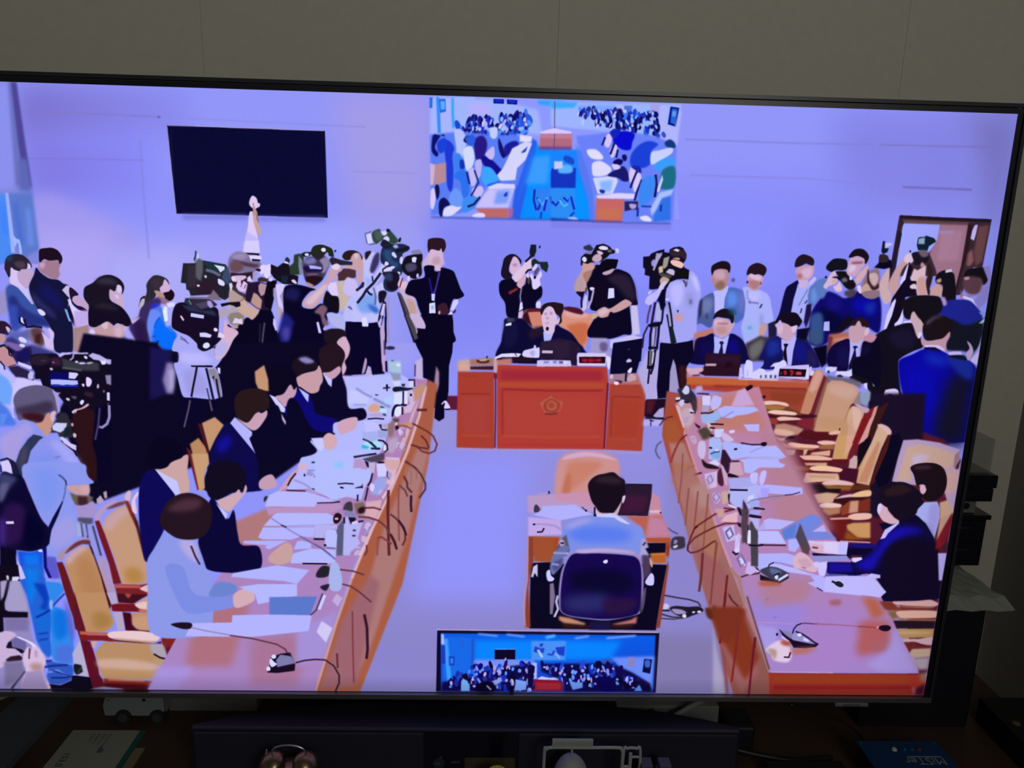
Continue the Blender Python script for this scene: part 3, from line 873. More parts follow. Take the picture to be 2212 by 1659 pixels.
s b49a9a b1.55 1238,638 1252,643 1268,655 1282,664 1272,677 1243,680 1233,675
s caa89c b1.87 1233,678 1270,679 1292,664 1298,688 1331,707 1328,722 1313,740 1289,728 1260,719 1236,717 1232,695
p d8d0fc b0.926 1236,619 1246,616 1248,628 1242,645 1238,636
s 0a0620 b1.25 1253,769 1289,733 1308,740 1328,720 1339,702 1368,701 1382,731 1390,776 1400,836 1405,881 1193,886 1214,860 1241,806
p 241430 b1.55 1299,615 1338,609 1365,618 1391,618 1385,657 1368,706 1339,705 1324,700 1303,683 1287,674 1290,652
p 0e0818 b1.24 1363,609 1397,603 1385,662 1373,706 1352,692 1351,658
p b48ea0 b0.929 1334,624 1341,614 1362,619 1353,653 1341,659 1334,643
p bc9490 b1.09 1305,681 1317,647 1329,653 1344,672 1339,702 1325,698
p dcd0f4 b0.771 1343,558 1350,553 1374,555 1378,574 1376,586 1365,600 1354,592 1357,580 1342,587 1340,570
s 2a1020 b0.616 1326,571 1335,567 1347,571 1340,576
p 3a2c38 b1.08 1344,594 1368,599 1367,611 1333,609 1332,600
s e8cce4 b0.773 1370,603 1378,594 1383,599 1377,609
s 160c24 b0.934 1037,749 1044,714 1058,691 1083,686 1116,693 1159,696 1188,701 1197,720 1194,765 1188,800 1171,831 1151,846 1131,847 1113,822 1090,800 1061,788 1038,773
p 30283e b1.24 1083,686 1088,671 1171,672 1194,691 1179,701 1139,709 1115,705
p 4a4260 b1.86 1119,690 1165,679 1169,696 1139,707
p 2a3450 b3.1 1072,694 1101,698 1139,712 1178,711 1191,730 1143,721 1095,713
p c8c8ff b0.777 1103,721 1147,728 1145,740 1101,734
s e0bcd4 b0.776 1066,733 1072,732 1079,745 1074,748
s e4dcff b0.781 1176,774 1184,770 1190,777 1186,783 1178,782
p c8c0f4 b0.938 1128,788 1149,787 1168,795 1163,806 1153,801 1129,803
s d4d0ff b0.94 1137,829 1145,822 1157,826 1158,836 1146,844
s 2c4c70 b1.57 1120,829 1130,819 1137,831 1131,844 1121,839
p 7a6a80 b1.24 1103,666 1161,666 1177,652 1182,640 1196,656 1209,676 1175,676 1161,672 1105,673
p a898d8 b1.08 1160,679 1173,679 1181,698 1169,704 1160,692
k 3a8a78 b0.928 w5.33 1098,678 1106,693
p 12101c b0.931 1204,688 1233,682 1270,679 1271,694 1256,699 1235,690 1208,698
s b0a0bc b1.24 1197,710 1217,700 1234,709 1242,692 1263,706 1256,714 1240,724 1221,732 1201,737
p 8c8078 b1.56 1236,719 1263,714 1282,728 1278,753 1253,761 1234,757 1225,734
p dcccf0 b0.936 1240,754 1250,734 1264,739 1274,736 1275,758 1261,753
k 180c1c b0.781 w5.88 1224,759 1238,771 1260,778
s b49a90 b1.25 1239,761 1253,759 1260,766 1253,771
s d6b0cc b1.1 1211,767 1215,745 1222,747 1224,764 1245,771 1259,786 1241,806 1230,827 1209,863 1188,886 1175,886 1175,846 1206,815 1192,802 1193,785 1207,795
s e4d0f4 b0.939 1192,790 1198,786 1212,797 1204,807 1192,802
p c8b0ec b3.14 1175,840 1201,815 1230,824 1209,860 1183,881
p a09acc b1.55 1383,632 1391,627 1425,626 1419,656 1412,710 1393,691 1382,657
p d4c8ff b0.933 1391,618 1420,614 1425,631 1404,656 1417,705 1411,735 1398,691
p b8a0bc b3.12 1388,686 1412,700 1416,735 1396,735
p cdc0ff b0.939 1379,733 1386,736 1391,773 1385,777 1377,753
p 5a4a98 b6.28 1410,753 1425,740 1423,802 1403,815
p c8bcff b0.948 1397,838 1404,841 1418,881 1403,881
k 6a5a74 b1.57 w4.43 1349,749 1342,792 1335,842
k 2c2a4c b1.25 w3.44 1334,752 1329,817
s b8847c b1.26 1327,857 1349,857 1363,877 1356,882 1331,883
p c8b4ac b1.56 1595,604 1629,594 1638,647 1634,692 1609,705 1600,685
s 2a1a1e b0.772 1617,521 1623,507 1638,499 1660,499 1677,508 1685,524 1683,539 1669,510 1655,511 1645,528 1628,531
s c8a0a8 b1.24 1645,525 1657,508 1674,508 1683,529 1691,529 1688,553 1683,573 1685,597 1670,607 1663,595 1664,564 1627,560 1625,550 1652,544
p dcb8d4 b0.926 1655,511 1665,507 1672,517 1662,530
s d8c0e8 b0.928 1685,524 1691,522 1692,535 1686,536
p 4a2c38 b1.09 1600,580 1613,560 1639,559 1661,564 1661,588 1644,593 1622,599 1602,601
p 2a2230 b1.08 1572,532 1582,522 1613,531 1651,537 1649,547 1613,548 1581,549
s c8bcf4 b1.56 1619,623 1624,599 1636,588 1663,602 1665,627 1652,652 1633,650 1618,638
s bcbcf8 b2.35 1617,712 1637,662 1660,642 1689,621 1709,616 1708,720 1685,725 1675,738 1621,739
s 7aa0ea b6.27 1652,676 1677,656 1708,670 1708,705 1681,705
k 26203a b0.938 w8.33 1662,676 1677,656 1689,641
k 26203a b0.935 w7.81 1665,634 1677,619 1687,604
k 3a4478 b1.57 w5.9 1634,687 1656,703 1680,723
p dcdcff b0.787 1683,723 1693,723 1700,755 1680,755
p dccdfc b0.778 1568,610 1595,604 1601,653 1579,651 1565,627
s 120c1a b1.25 1560,637 1579,651 1601,658 1600,707 1577,710 1549,689
p 0a0626 b0.947 1623,739 1675,738 1707,755 1706,820 1619,822
s 0a0624 b1.25 1416,652 1426,623 1463,617 1507,626 1526,633 1506,640 1481,670 1480,693 1514,697 1544,679 1578,703 1560,713 1562,738 1546,768 1576,773 1620,772 1622,822 1384,827 1412,751
s 1c1a50 b6.22 1418,652 1443,627 1472,641 1461,671 1432,667
p 20207a b4.7 1413,709 1435,726 1449,745 1427,816 1402,817 1394,777
s 4a40a0 b6.28 1406,776 1429,761 1432,791 1417,811
p d4c8ff b0.943 1524,744 1532,741 1541,781 1531,781
s 7a5870 b2.35 1519,709 1544,684 1563,696 1553,723 1567,748 1547,753 1538,719
p b0b4ee b1.57 1560,716 1577,708 1614,717 1626,741 1618,772 1591,757 1576,748
s 3a2238 b1.58 1551,776 1591,765 1620,772 1618,787 1563,783
s c8a8bc b1.11 1592,807 1600,800 1620,789 1632,812
s c8a2b4 b1.24 1480,678 1496,658 1531,628 1563,598 1569,576 1581,553 1596,543 1608,548 1617,560 1610,570 1598,572 1600,594 1580,602 1562,629 1549,657 1527,684 1509,697 1485,690
s d8bcd0 b3.11 1490,675 1526,640 1555,615 1565,619 1540,652 1510,682
s e4d0ec b0.928 1581,553 1596,545 1608,550 1603,563 1586,563
s 3a3450 b1.55 1484,563 1495,529 1524,521 1558,520 1574,542 1564,571 1551,595 1526,616 1504,618 1490,597
s 7872b4 b3.08 1490,534 1524,524 1528,543 1504,548 1490,544
s 8f80a8 b2.32 1541,533 1565,523 1574,542 1561,571 1547,576 1552,552
p 1c1040 b1.55 1484,558 1504,553 1552,561 1547,571 1494,575
p b0b0ff b1.08 1504,551 1523,552 1547,557 1547,564 1508,563
s 6a5078 b1.55 1496,580 1523,577 1537,581 1517,587 1498,585
s 241018 b1.55 1493,592 1522,586 1551,593 1531,615 1512,621 1497,609
s b08c90 b1.09 1493,607 1507,611 1519,618 1509,623 1495,616
s 22281e b0.924 1513,505 1523,488 1547,482 1573,489 1585,498 1589,517 1587,522 1573,518 1568,506 1553,520 1538,533 1526,528 1512,514
s 2c2038 b1.23 1524,521 1549,513 1558,518 1543,530 1531,531
e e4e0ff b0.615 1555,499 1563,499 1555,506
s 16141c b0.616 1591,502 1595,498 1598,501 1593,506
p 1c1a24 b1.08 1479,515 1491,508 1515,507 1510,519 1495,524 1481,522
e dcd8ff b0.615 1499,516 1506,516 1499,521
p 2c3830 b1.54 1454,545 1457,518 1476,513 1490,524 1485,553 1474,583 1442,588 1436,559
p 7c84a0 b1.23 1472,520 1483,534 1482,583 1473,585 1470,554
s 2a2c3c b0.923 1425,536 1433,526 1442,535 1439,545 1430,540
e e0e0ff b0.616 1429,548 1437,548 1429,555
s dcdcfc b0.771 1397,575 1412,564 1424,569 1428,584 1404,586
p 161020 b0.926 1379,551 1400,560 1420,545 1439,550 1442,583 1469,588 1465,617 1417,616 1396,604 1386,595 1375,578
p 1a2434 b1.55 1411,589 1435,589 1429,613 1412,613
s d8c8e8 b0.619 1445,603 1454,600 1463,610 1460,615 1449,610
p e0d4ff b0.77 1345,557 1361,556 1376,549 1378,566 1375,590 1362,600 1353,586 1358,576 1343,586
p c0c0fa b2.34 1687,539 1697,517 1719,499 1729,509 1711,558 1721,582 1750,537 1765,556 1745,586 1720,621 1752,600 1764,620 1734,645 1744,709 1728,742 1704,740 1645,741 1646,686 1661,642 1686,609
s 80a4ee b4.7 1661,671 1690,646 1725,645 1729,694 1704,707 1675,705
s 3060c8 b4.71 1700,678 1724,685 1739,699 1729,709 1709,695
s a0b4f8 b4.67 1691,587 1716,596 1720,621 1700,626
k 1e1838 b0.779 w7.32 1661,632 1684,617 1686,604
k 1e1838 b0.78 w8.31 1664,675 1683,651 1696,629 1720,606 1745,571
k 1e1838 b0.781 w7.34 1696,629 1705,641 1715,646
k 2a2450 b0.933 w5.36 1716,582 1718,601
s 241828 b1.08 1693,507 1702,500 1714,500 1707,514 1695,529
s 3a3260 b2.32 1709,558 1721,519 1734,504 1741,509 1738,538 1723,567 1713,572
k 5a5a98 b1.56 w5.39 1720,621 1727,652 1724,680
p dadaff b0.787 1679,725 1694,722 1701,755 1679,755
p 0a0628 b0.946 1645,741 1677,740 1679,758 1701,757 1702,742 1731,742 1741,759 1741,809 1643,811
p 9a9cf0=8f92f4 b3.15 1764,649 1798,643 1857,807 1762,809
k a090c0 b1.58 w4.94 1769,651 1768,743 1770,809
k 1c1630 b0.785 w7.38 1744,640 1754,669 1744,699 1738,726 1736,764
k 241c38 b0.788 w5.93 1759,669 1761,718 1758,763 1760,809
k 14103a b0.788 w4.44 1751,716 1743,749
s 1a1428 b1.09 1737,637 1754,630 1764,639 1754,664 1739,672
p c8c0f4 b0.942 1751,674 1760,676 1751,714 1741,714
p c0b0e4 b0.946 1731,744 1743,724 1748,729 1741,756 1733,759
p 4a4048 b0.946 1801,633 1813,640 1837,694 1874,791 1874,806 1857,807 1822,707
p 2c2440 b0.63 1798,633 1806,643 1864,806 1854,807 1820,702
s 1c2846 b1.09 1748,494 1765,470 1785,474 1819,473 1840,482 1838,494 1818,507 1823,535 1816,570 1803,584 1803,619 1784,634 1757,625 1755,595 1774,575 1784,556 1762,547 1745,532
s 2c4a7c b4.65 1753,499 1780,493 1784,527 1804,536 1799,555 1770,537
s 30443c b1.54 1716,445 1723,433 1744,426 1746,446 1766,441 1775,429 1790,443 1804,464 1785,474 1763,462 1746,465 1732,475 1720,464
s 4a5a58 b3.07 1725,437 1742,432 1751,456 1732,463
p 141424 b0.768 1766,424 1777,426 1775,436 1765,434
k 5a5088 b0.769 w3.37 1715,435 1694,442 1700,474 1712,478 1732,473
p d4d4ff b0.923 1698,447 1713,440 1720,471 1703,476
p dadaff b0.769 1747,434 1763,432 1766,443 1756,448
s d4d4fc b0.924 1754,458 1766,448 1775,457 1770,467
s 1c1c34 b0.925 1746,472 1758,460 1780,474 1780,486 1765,491 1748,482
s a8a8d8 b1.54 1787,479 1799,476 1804,485 1792,488
p 161628 b0.928 1794,493 1840,480 1842,489 1818,499 1799,500
s 1a1828 b0.771 1804,461 1809,453 1814,454 1811,466 1805,467
s d4d4ff b0.774 1782,505 1789,500 1799,514 1794,520 1784,512
s cccfff b0.93 1809,521 1816,514 1821,526 1816,540 1809,536
s d8d4ff b0.775 1758,539 1762,532 1771,537 1770,544 1760,547
s d8d4ff b0.777 1755,561 1765,551 1789,547 1791,553 1774,563 1757,569
k 1a1430 b0.776 w4.87 1752,569 1752,559 1765,550 1779,546
s 181024 b1.25 1750,571 1774,566 1799,570 1808,589 1803,619 1784,629 1767,619 1762,590
s 2c3a60 b3.11 1757,576 1779,570 1784,595 1764,595
s d4ccf4 b0.778 1801,567 1806,565 1811,570 1807,575
s 141020 b0.932 1816,555 1818,536 1828,516 1850,508 1874,503 1884,505 1885,524 1882,544 1882,573 1862,588 1843,583 1823,569
s 8080a8 b1.55 1848,496 1874,491 1882,503 1855,506
p dcdcff b0.776 1849,518 1857,514 1866,517 1862,534 1850,532
s 4a4668 b2.33 1828,543 1852,535 1865,544 1860,559 1835,564
s c8c0f0 b0.78 1864,578 1868,569 1873,575 1871,584 1866,584
s d8bcd4 b1.09 1801,609 1806,594 1813,579 1818,599 1833,596 1835,613 1825,628 1808,621
p e0cce8 b0.78 1835,579 1843,579 1842,598 1833,593
k 6a2040 b0.78 w3.91 1818,586 1813,601 1808,619
s c8b0cc b1.26 1806,623 1823,623 1833,642 1857,652 1867,686 1877,711 1892,738 1895,753 1887,761 1867,756 1842,702 1823,655
s c09c94 b3.15 1832,657 1857,667 1864,696 1874,741 1862,751 1842,707
p b0a088 b1.59 1862,754 1872,781 1874,801 1864,791
p c8b0d8 b3.11 1882,534 1906,500 1950,499 1960,537 1930,552 1886,548
s d4b4d4 b1.86 1906,497 1918,487 1949,484 1953,518 1946,537 1935,545 1916,540 1908,519
s c09cb0 b3.11 1923,514 1942,513 1945,532 1928,540 1916,533
s 2c1626 b0.774 1902,466 1906,455 1927,450 1952,452 1961,462 1963,479 1957,494 1951,496 1948,484 1940,492 1920,488 1911,490 1906,500 1902,485
p d8b8d0 b0.935 1923,543 1949,543 1945,559 1926,557
s 0a0622 b0.943 1891,546 1923,543 1926,560 1945,560 1950,548 1987,558 1999,580 2014,618 2026,640 2005,653 1990,654 1980,681 1976,713 1988,718 1991,763 1991,804 1874,806 1872,761 1894,755 1892,735 1872,686 1860,652 1828,638 1833,613 1847,593 1891,582
p 2a14a4 b1.57 1910,587 1935,586 1931,625 1923,640 1914,628
p 08061e b1.56 1912,567 1938,564 1933,603 1926,630 1918,631 1911,596
p 28129a b0.939 1905,582 1910,584 1920,631 1916,637
p 4a3496 b0.939 1938,564 1946,564 1928,635 1922,635 1931,606
p c8ccff b0.785 1915,637 1928,637 1926,662 1916,660
p d8d8ff b0.788 1908,670 1928,666 1930,703 1908,704
p a8a8dc b1.57 1914,678 1924,677 1924,690 1914,690
s 3a1c30 b1.58 1938,677 1961,667 1973,684 1971,709 1951,712 1938,697
s c89ca8 b0.947 1938,699 1945,694 1946,704 1940,707
p d4ccff b0.788 1990,659 2005,653 2007,666 1990,693 1980,691
s dccdf8 b0.79 1968,711 1983,696 1987,703 1973,715
s 4a2c44 b0.79 1988,698 1998,688 1998,698 1990,703
p 0a0628 b0.952 1623,741 1677,740 1679,756 1699,758 1704,744 1731,738 1740,766 1744,824 1744,876 1753,911 1755,928 1713,929 1707,895 1697,891 1688,920 1678,922 1632,925 1619,897 1631,855 1636,826 1626,799
s b898b8 b1.12 1681,891 1689,863 1694,877 1686,912 1676,920
p c0acd0 b1.12 1690,919 1700,893 1704,900 1711,929 1688,927
p c0a4d0 b1.59 1740,768 1750,740 1758,782 1757,911 1748,911 1744,852
k 120c2a b0.791 w5.95 1759,719 1760,782 1756,833
k 120c2a b0.798 w6.93 1760,873 1761,911
s 2a2448 b1.59 1758,826 1772,821 1788,823 1788,831 1767,833
e 2a2448 b1.6 1782,874 1788,874 1782,878
k 4a3a70 b1.59 w4.59 1754,801 1755,852
k 4a4450 b0.949 w13.7 1832,711 1848,752 1866,798
k 1c1636 b0.633 w3.66 1823,711 1843,761 1859,803
s c8b0d8 b1.26 1841,711 1875,710 1896,749 1896,759 1880,762 1866,754
p 0a0620 b0.962 1878,710 1987,707 1991,777 1988,838 1977,885 1976,978 1971,1010 1962,1015 1962,1073 1944,1086 1927,1074 1929,1040 1917,1023 1906,1011 1902,980 1901,934 1887,930 1885,859 1866,821 1857,798 1875,789 1866,756 1894,758 1898,744
p a884a4 b2.41 1926,948 1933,886 1943,909 1943,952 1935,984
s d4ccff b0.971 1900,1012 1910,1008 1924,1013 1913,1033 1901,1033
k 120a20 b0.81 w4.69 1901,1036 1917,1035
s d8d0ff b0.973 1950,1025 1960,1012 1969,1012 1983,1036 1964,1039 1957,1024
k 0c0818 b0.811 w6.1 1962,1019 1957,1034
k 120a20 b0.812 w4.7 1964,1042 1981,1041
p c0b0dc b2.41 1861,873 1885,859 1886,930 1901,939 1901,968 1864,968
k 5a4468 b0.961 w5.1 1860,883 1859,925
s 0b0724 b0.948 2144,602 2152,587 2166,582 2190,577 2207,591 2214,610 2233,597 2235,576 2251,576 2259,608 2288,603 2291,636 2273,656 2271,677 2274,684 2236,685 2226,702 2227,717 2212,717 2212,715 2181,713 2171,699 2166,663 2148,635
k 8078a4 b0.948 w5.24 2221,609 2217,638 2221,671
s 1c1226 b0.782 2155,531 2160,512 2176,499 2195,498 2211,509 2218,520 2214,530 2202,509 2190,507 2186,526 2179,535 2177,554 2187,568 2180,582 2164,582 2150,566
s d6b4dc b1.1 2179,535 2190,507 2202,509 2212,523 2214,534 2219,541 2206,567 2189,565 2180,554
s 9c7488 b3.13 2191,530 2202,530 2203,535 2191,537
s e0c4e0 b0.941 2189,572 2222,536 2231,520 2249,512 2254,526 2250,545 2232,557 2223,574 2204,591 2195,586
s d0a8c0 b1.1 2204,600 2213,581 2223,576 2232,562 2235,581 2224,605 2217,612
p dcc8f4 b0.785 2234,567 2241,555 2246,566 2244,580
p 161c26 b0.936 2244,487 2248,464 2266,464 2267,486 2261,503 2251,508 2246,499
p 14141c b0.624 2276,468 2281,466 2280,476 2275,475
k 1a1428 b0.625 w7.07 2231,522 2244,510 2249,503
p 1c2a2a b0.94 2252,517 2263,510 2278,521 2306,520 2310,534 2305,556 2286,544 2280,528 2264,528 2257,540 2252,531
p d8d0ff b0.784 2256,543 2268,526 2273,533 2269,549 2257,552
p 5a4874 b1.1 2262,552 2274,538 2281,544 2270,566 2263,566
s dccef8 b0.944 2251,559 2263,573 2263,580 2275,566 2284,551 2289,565 2282,580 2285,598 2271,613 2259,611 2256,587 2249,571
k 1a1020 b0.784 w6.15 2234,560 2241,550 2253,547
e 140c18 b0.629 2265,573 2269,573 2265,579
p 4a4448 b0.944 2239,581 2249,576 2249,595 2242,597
s 8a2c30 b1.58 2177,625 2195,615 2205,610 2207,617 2191,627 2182,633
p d8d4ff b0.792 2217,662 2225,657 2228,681 2214,691
p d0b8dc b0.953 2213,693 2228,685 2229,714 2212,715
s d8d4ff b0.793 2273,660 2282,654 2288,660 2286,679 2278,682 2273,670
s 3a1024 b1.59 2227,714 2236,690 2250,680 2288,679 2293,694 2271,742 2246,731
p cf8470 b1.59 2245,692 2269,689 2291,689 2294,718 2300,742 2266,750 2256,728
p 5a1a30 b1.59 2243,683 2254,678 2293,684 2291,689 2245,691
s 4a1c30 b1.59 2364,675 2388,670 2422,679 2427,688 2379,682
p d8907c b1.6 2365,687 2389,679 2422,686 2437,693 2473,692 2476,704 2463,733 2453,772 2450,811 2428,807 2413,788 2392,759 2355,736
p c86a48 b4.81 2379,735 2427,724 2458,728 2451,787 2438,807 2417,788 2392,757
s e0a4a4 b3.19 2370,689 2413,684 2457,699 2414,710 2375,701
p 6a4030 b1.59 2228,690 2245,680 2241,692 2231,697
s 0e0a34 b1.6 2169,716 2227,717 2252,738 2271,752 2300,739 2303,759 2321,790 2343,736 2362,743 2397,761 2425,795 2443,816 2445,861 2159,867 2157,793 2165,745
s 24142c b4.79 2252,757 2290,742 2296,766 2258,786
s 14123e b4.79 2167,733 2203,727 2210,792 2172,817
p e0e8ff b0.795 2170,735 2189,728 2190,739 2170,742
p 3c3c58 b2.38 2174,713 2198,715 2203,724 2174,730
p b0b8f8 b0.96 2300,759 2339,753 2326,792 2304,793
s d8bce0 b0.956 2293,701 2305,679 2321,670 2333,678 2344,700 2347,721 2340,736 2337,760 2315,766 2303,756 2297,734
s cc9cac b3.19 2304,727 2318,724 2319,732 2307,732
s b48ca8 b1.91 2303,693 2310,693 2310,700 2303,701
s b890b0 b1.91 2321,690 2329,690 2329,699 2321,699
s c094ac b1.91 2309,709 2317,707 2316,716 2310,715
s 241420 b0.795 2288,689 2292,672 2304,661 2330,656 2354,659 2365,663 2367,680 2361,702 2363,721 2355,731 2345,728 2354,707 2341,695 2331,676 2316,670 2302,681 2293,701
s d8bcd4 b0.798 2343,729 2349,716 2356,709 2354,726 2347,732
e 140a14 b0.639 2314,748 2319,748 2314,755
s 2c1c3a b3.21 2328,790 2369,784 2418,802 2427,827 2332,829
s 0c0722 b0.954 2442,593 2446,567 2458,546 2472,526 2504,535 2495,556 2520,555 2540,539 2566,544 2590,558 2608,594 2615,630 2621,658 2599,661 2594,666 2607,755 2579,763 2532,778 2464,776 2453,758 2460,737 2484,700 2518,699 2481,684 2459,675 2455,633
s 2a1c34 b6.34 2511,570 2546,554 2585,564 2605,599 2613,645 2582,635 2549,600
s 100820 b3.17 2475,571 2511,581 2515,658 2480,671 2462,633
s c89c98 b1.89 2404,593 2425,542 2421,527 2446,516 2468,531 2458,549 2454,564 2442,582 2441,608 2426,629 2407,619
s b49aa4 b4.74 2401,599 2418,563 2432,593 2428,619 2410,614
s a87c74 b1.58 2428,557 2458,544 2454,564 2442,587
p 14101c b0.942 2419,502 2432,489 2453,491 2462,473 2469,460 2494,455 2515,464 2523,474 2533,476 2532,486 2517,489 2507,500 2487,515 2452,519 2442,524 2426,519 2424,532 2419,527
p 2c3448 b1.1 2426,466 2446,458 2460,473 2452,481 2439,479 2426,474
p 8078a8 b1.25 2430,484 2452,481 2453,491 2435,489
e d8d4ff b0.785 2431,509 2439,509 2432,518
s e0d8fc b0.783 2477,468 2490,462 2508,467 2506,475 2485,475
s c8a4bc b1.1 2458,501 2471,490 2486,493 2489,508 2475,517 2459,513
s d8b4d0 b0.941 2473,479 2485,480 2494,487 2484,493 2473,485
p 6a6258 b1.1 2506,475 2518,474 2524,482 2511,484
s c8ccff b1.1 2534,471 2544,471 2547,481 2540,486
p 0c0818 b0.945 2490,513 2507,505 2543,506 2546,509 2540,537 2525,540 2494,551 2478,538
s c0a4b0 b1.1 2494,553 2512,545 2532,537 2525,552 2505,560
p d4d4ff b0.794 2518,604 2537,603 2540,636 2517,640
s d8d0f4 b0.792 2453,605 2461,601 2470,605 2467,612 2458,613
p c8c0ec b0.954 2428,673 2439,629 2447,631 2446,675 2431,691
k 120a24 b0.794 w6.2 2433,618 2427,649 2429,673
k b8a8d0 b0.953 w6.72 2467,612 2461,649 2451,675
k 14102c b0.793 w6.2 2454,613 2453,649
k 5a4844 b0.95 w6.7 2443,603 2439,623
s 140c2c b1.11 2407,619 2421,634 2429,639 2436,618 2431,618
s c89ca0 b1.12 2481,684 2493,674 2508,668 2527,673 2567,646 2582,641 2601,653 2589,666 2558,683 2538,688 2527,686 2523,699 2502,706 2487,700
s d8b8c8 b3.19 2488,684 2511,673 2522,683 2497,700
k 120a20 b0.799 w7.8 2525,699 2535,686
p a098cc b2.42 2467,776 2522,776 2534,815 2542,857 2521,857 2464,832
p c8c0ec b1.6 2599,661 2620,660 2636,759 2610,765 2602,708
s 6a5a8a b3.22 2499,794 2523,794 2524,820 2503,821
s 4a1828 b1.59 2371,677 2410,673 2434,685 2429,696 2387,687
s c8a898 b1.6 2468,693 2484,692 2484,705 2466,711
p c8c0f4 b1.29 2533,783 2579,771 2610,763 2645,772 2645,780 2544,790 2545,814 2534,809
p 0c0828 b0.808 2544,796 2646,774 2645,855 2542,857
e b0b0d8 b0.97 2600,812 2605,812 2600,816
s a3a4f4 b1.12 2715,611 2727,583 2749,569 2777,573 2791,543 2807,543 2831,585 2837,631 2828,664 2831,733 2831,757 2807,778 2782,788 2763,786 2747,791 2713,783 2701,769 2711,689 2732,647 2717,634
s bcb8fe b6.38 2732,588 2768,582 2776,628 2756,665 2735,633
s 9494dc b8 2787,614 2810,618 2811,659 2792,655
s c4c4ff b4.78 2798,554 2818,563 2830,608 2816,595
p 5a5a90 b3.2 2798,637 2807,636 2808,652 2802,653
s c89ab0 b3.21 2749,691 2764,684 2779,688 2780,706 2767,714 2754,707
p 141030 b0.641 2758,674 2765,673 2762,684
p a8a4f0 b2.42 2698,769 2718,712 2738,735 2746,787 2713,785
p 0b0726 b0.972 2711,788 2751,791 2807,781 2823,778 2827,828 2707,830
p 120c24 b0.949 2630,495 2650,493 2658,483 2678,474 2700,468 2701,478 2717,480 2719,468 2732,461 2752,458 2764,463 2777,483 2774,505 2768,514 2773,528 2790,536 2790,568 2772,566 2749,569 2727,579 2719,597 2689,602 2666,605 2657,603 2656,560 2639,556 2639,536 2632,531
s 32222c b1.58 2719,473 2746,465 2772,476 2776,501 2757,492 2729,491
p d8d8ff b0.788 2730,470 2741,465 2753,470 2747,476
p a8a0c8 b1.1 2674,481 2685,483 2694,478 2693,489 2683,507 2677,523 2671,541 2665,539 2669,517
p 9c94d8 b1.11 2658,513 2664,503 2673,505 2670,526 2661,526
p c8b890 b1.27 2684,530 2691,525 2700,525 2701,545 2688,550
p a0988c b1.26 2700,498 2720,491 2714,525 2705,534 2698,530
s f0c0b8 b0.949 2724,511 2730,503 2753,506 2770,516 2764,530 2746,526 2732,520
s d09c84 b1.11 2730,499 2743,495 2755,497 2753,503 2739,501
p c8bcd0 b1.11 2710,545 2721,533 2735,535 2742,542 2739,556 2725,552
p 121010 b0.794 2751,540 2790,536 2790,566 2767,564 2753,555
p 4a4844 b0.952 2686,552 2701,548 2715,552 2734,558 2726,565 2698,561
s c0a498 b1.11 2692,573 2702,561 2723,567 2722,577 2705,597 2697,589
s c0b8fc b0.956 2646,645 2656,626 2683,609 2697,584 2712,575 2709,595 2697,621 2680,644 2663,658 2649,654
s d0c4ee b1.11 2693,593 2704,579 2717,577 2705,597 2694,611
p dcd4ff b0.796 2653,617 2666,608 2667,612 2658,621
p 0c0824 b0.958 2701,607 2718,593 2715,616 2715,643 2718,657 2710,675 2694,674 2694,644 2685,648
p dcd8ff b0.799 2717,634 2728,636 2726,641 2717,641
s 7c6cb0 b1.27 2780,577 2786,570 2789,582 2783,593
k 4a3c60 b1.27 w5.99 2772,571 2782,582 2783,593
k 2a1434 b0.801 w7.88 2682,648 2677,690 2674,723
k 4a3c64 b0.961 w6.03 2667,658 2660,691 2658,721
p b0b0e0 b1.12 2686,653 2695,650 2703,676 2704,713 2685,711
k 14102a b0.802 w6.04 2710,666 2710,701 2707,724
k 14102a b0.805 w5.59 2725,689 2735,731 2749,758
k 1c1838 b0.802 w6.97 2729,647 2739,689 2747,733
k 9c9cc8 b0.802 w6.97 2723,657 2733,694 2740,731
p 120c1c b0.804 2658,728 2678,718 2706,715 2705,731 2668,735
p 14202c b0.969 2733,733 2747,728 2765,786 2747,796
k 2a2040 b0.806 w6.06 2661,732 2649,761 2647,808
k 1a1228 b0.807 w7.94 2675,734 2672,760 2674,821
k 14102c b0.807 w7.94 2700,729 2700,760 2697,821
k 5a5068 b1.13 w9.34 2689,734 2687,772 2684,800
k c8bce8 b0.968 w4.67 2684,739 2683,798
p 120c1c b0.809 2668,803 2700,802 2701,811 2668,812
s 4a5a9c b1.61 2835,640 2848,626 2875,611 2885,625 2890,680 2888,717 2875,732 2846,718 2832,719 2833,668
s 6e78b0 b6.42 2842,640 2876,630 2879,667 2853,686
p 2c3050 b2.41 2835,640 2844,633 2844,686 2836,709 2833,672
p 3a3e64 b2.41 2859,681 2867,685 2868,702 2861,702
s 4c68bc b1.93 2922,629 2933,592 2978,600 2989,622 2995,682 2981,706 2960,713 2954,674 2921,663
s 5a8ae8 b6.42 2930,610 2958,609 2966,646 2934,656
s 6a72c4 b4.82 2967,609 2987,622 2990,659 2978,678
p b8b8fc b0.961 2879,607 2892,602 2928,585 2929,601 2920,629 2921,661 2890,682 2885,625
s b48490 b1.59 2869,548 2882,534 2904,526 2923,535 2928,564 2923,587 2911,599 2895,602 2882,591 2871,573
s c8a0b4 b3.98 2875,541 2905,533 2916,551 2908,565 2882,561
s 8a6858 b3.19 2884,584 2903,569 2918,583 2906,599 2890,597
s 1c101c b0.953 2865,530 2871,516 2898,503 2921,506 2931,521 2929,542 2924,537 2918,531 2895,529 2877,536 2870,552
e 3c344c b3.19 2944,566 2949,566 2944,572
s aab0fa b1.29 2980,593 2995,588 3040,598 3072,616 3086,657 3098,708 3075,713 3056,714 3056,756 3052,765 3012,788 2998,764 2987,725 2993,692 2993,636
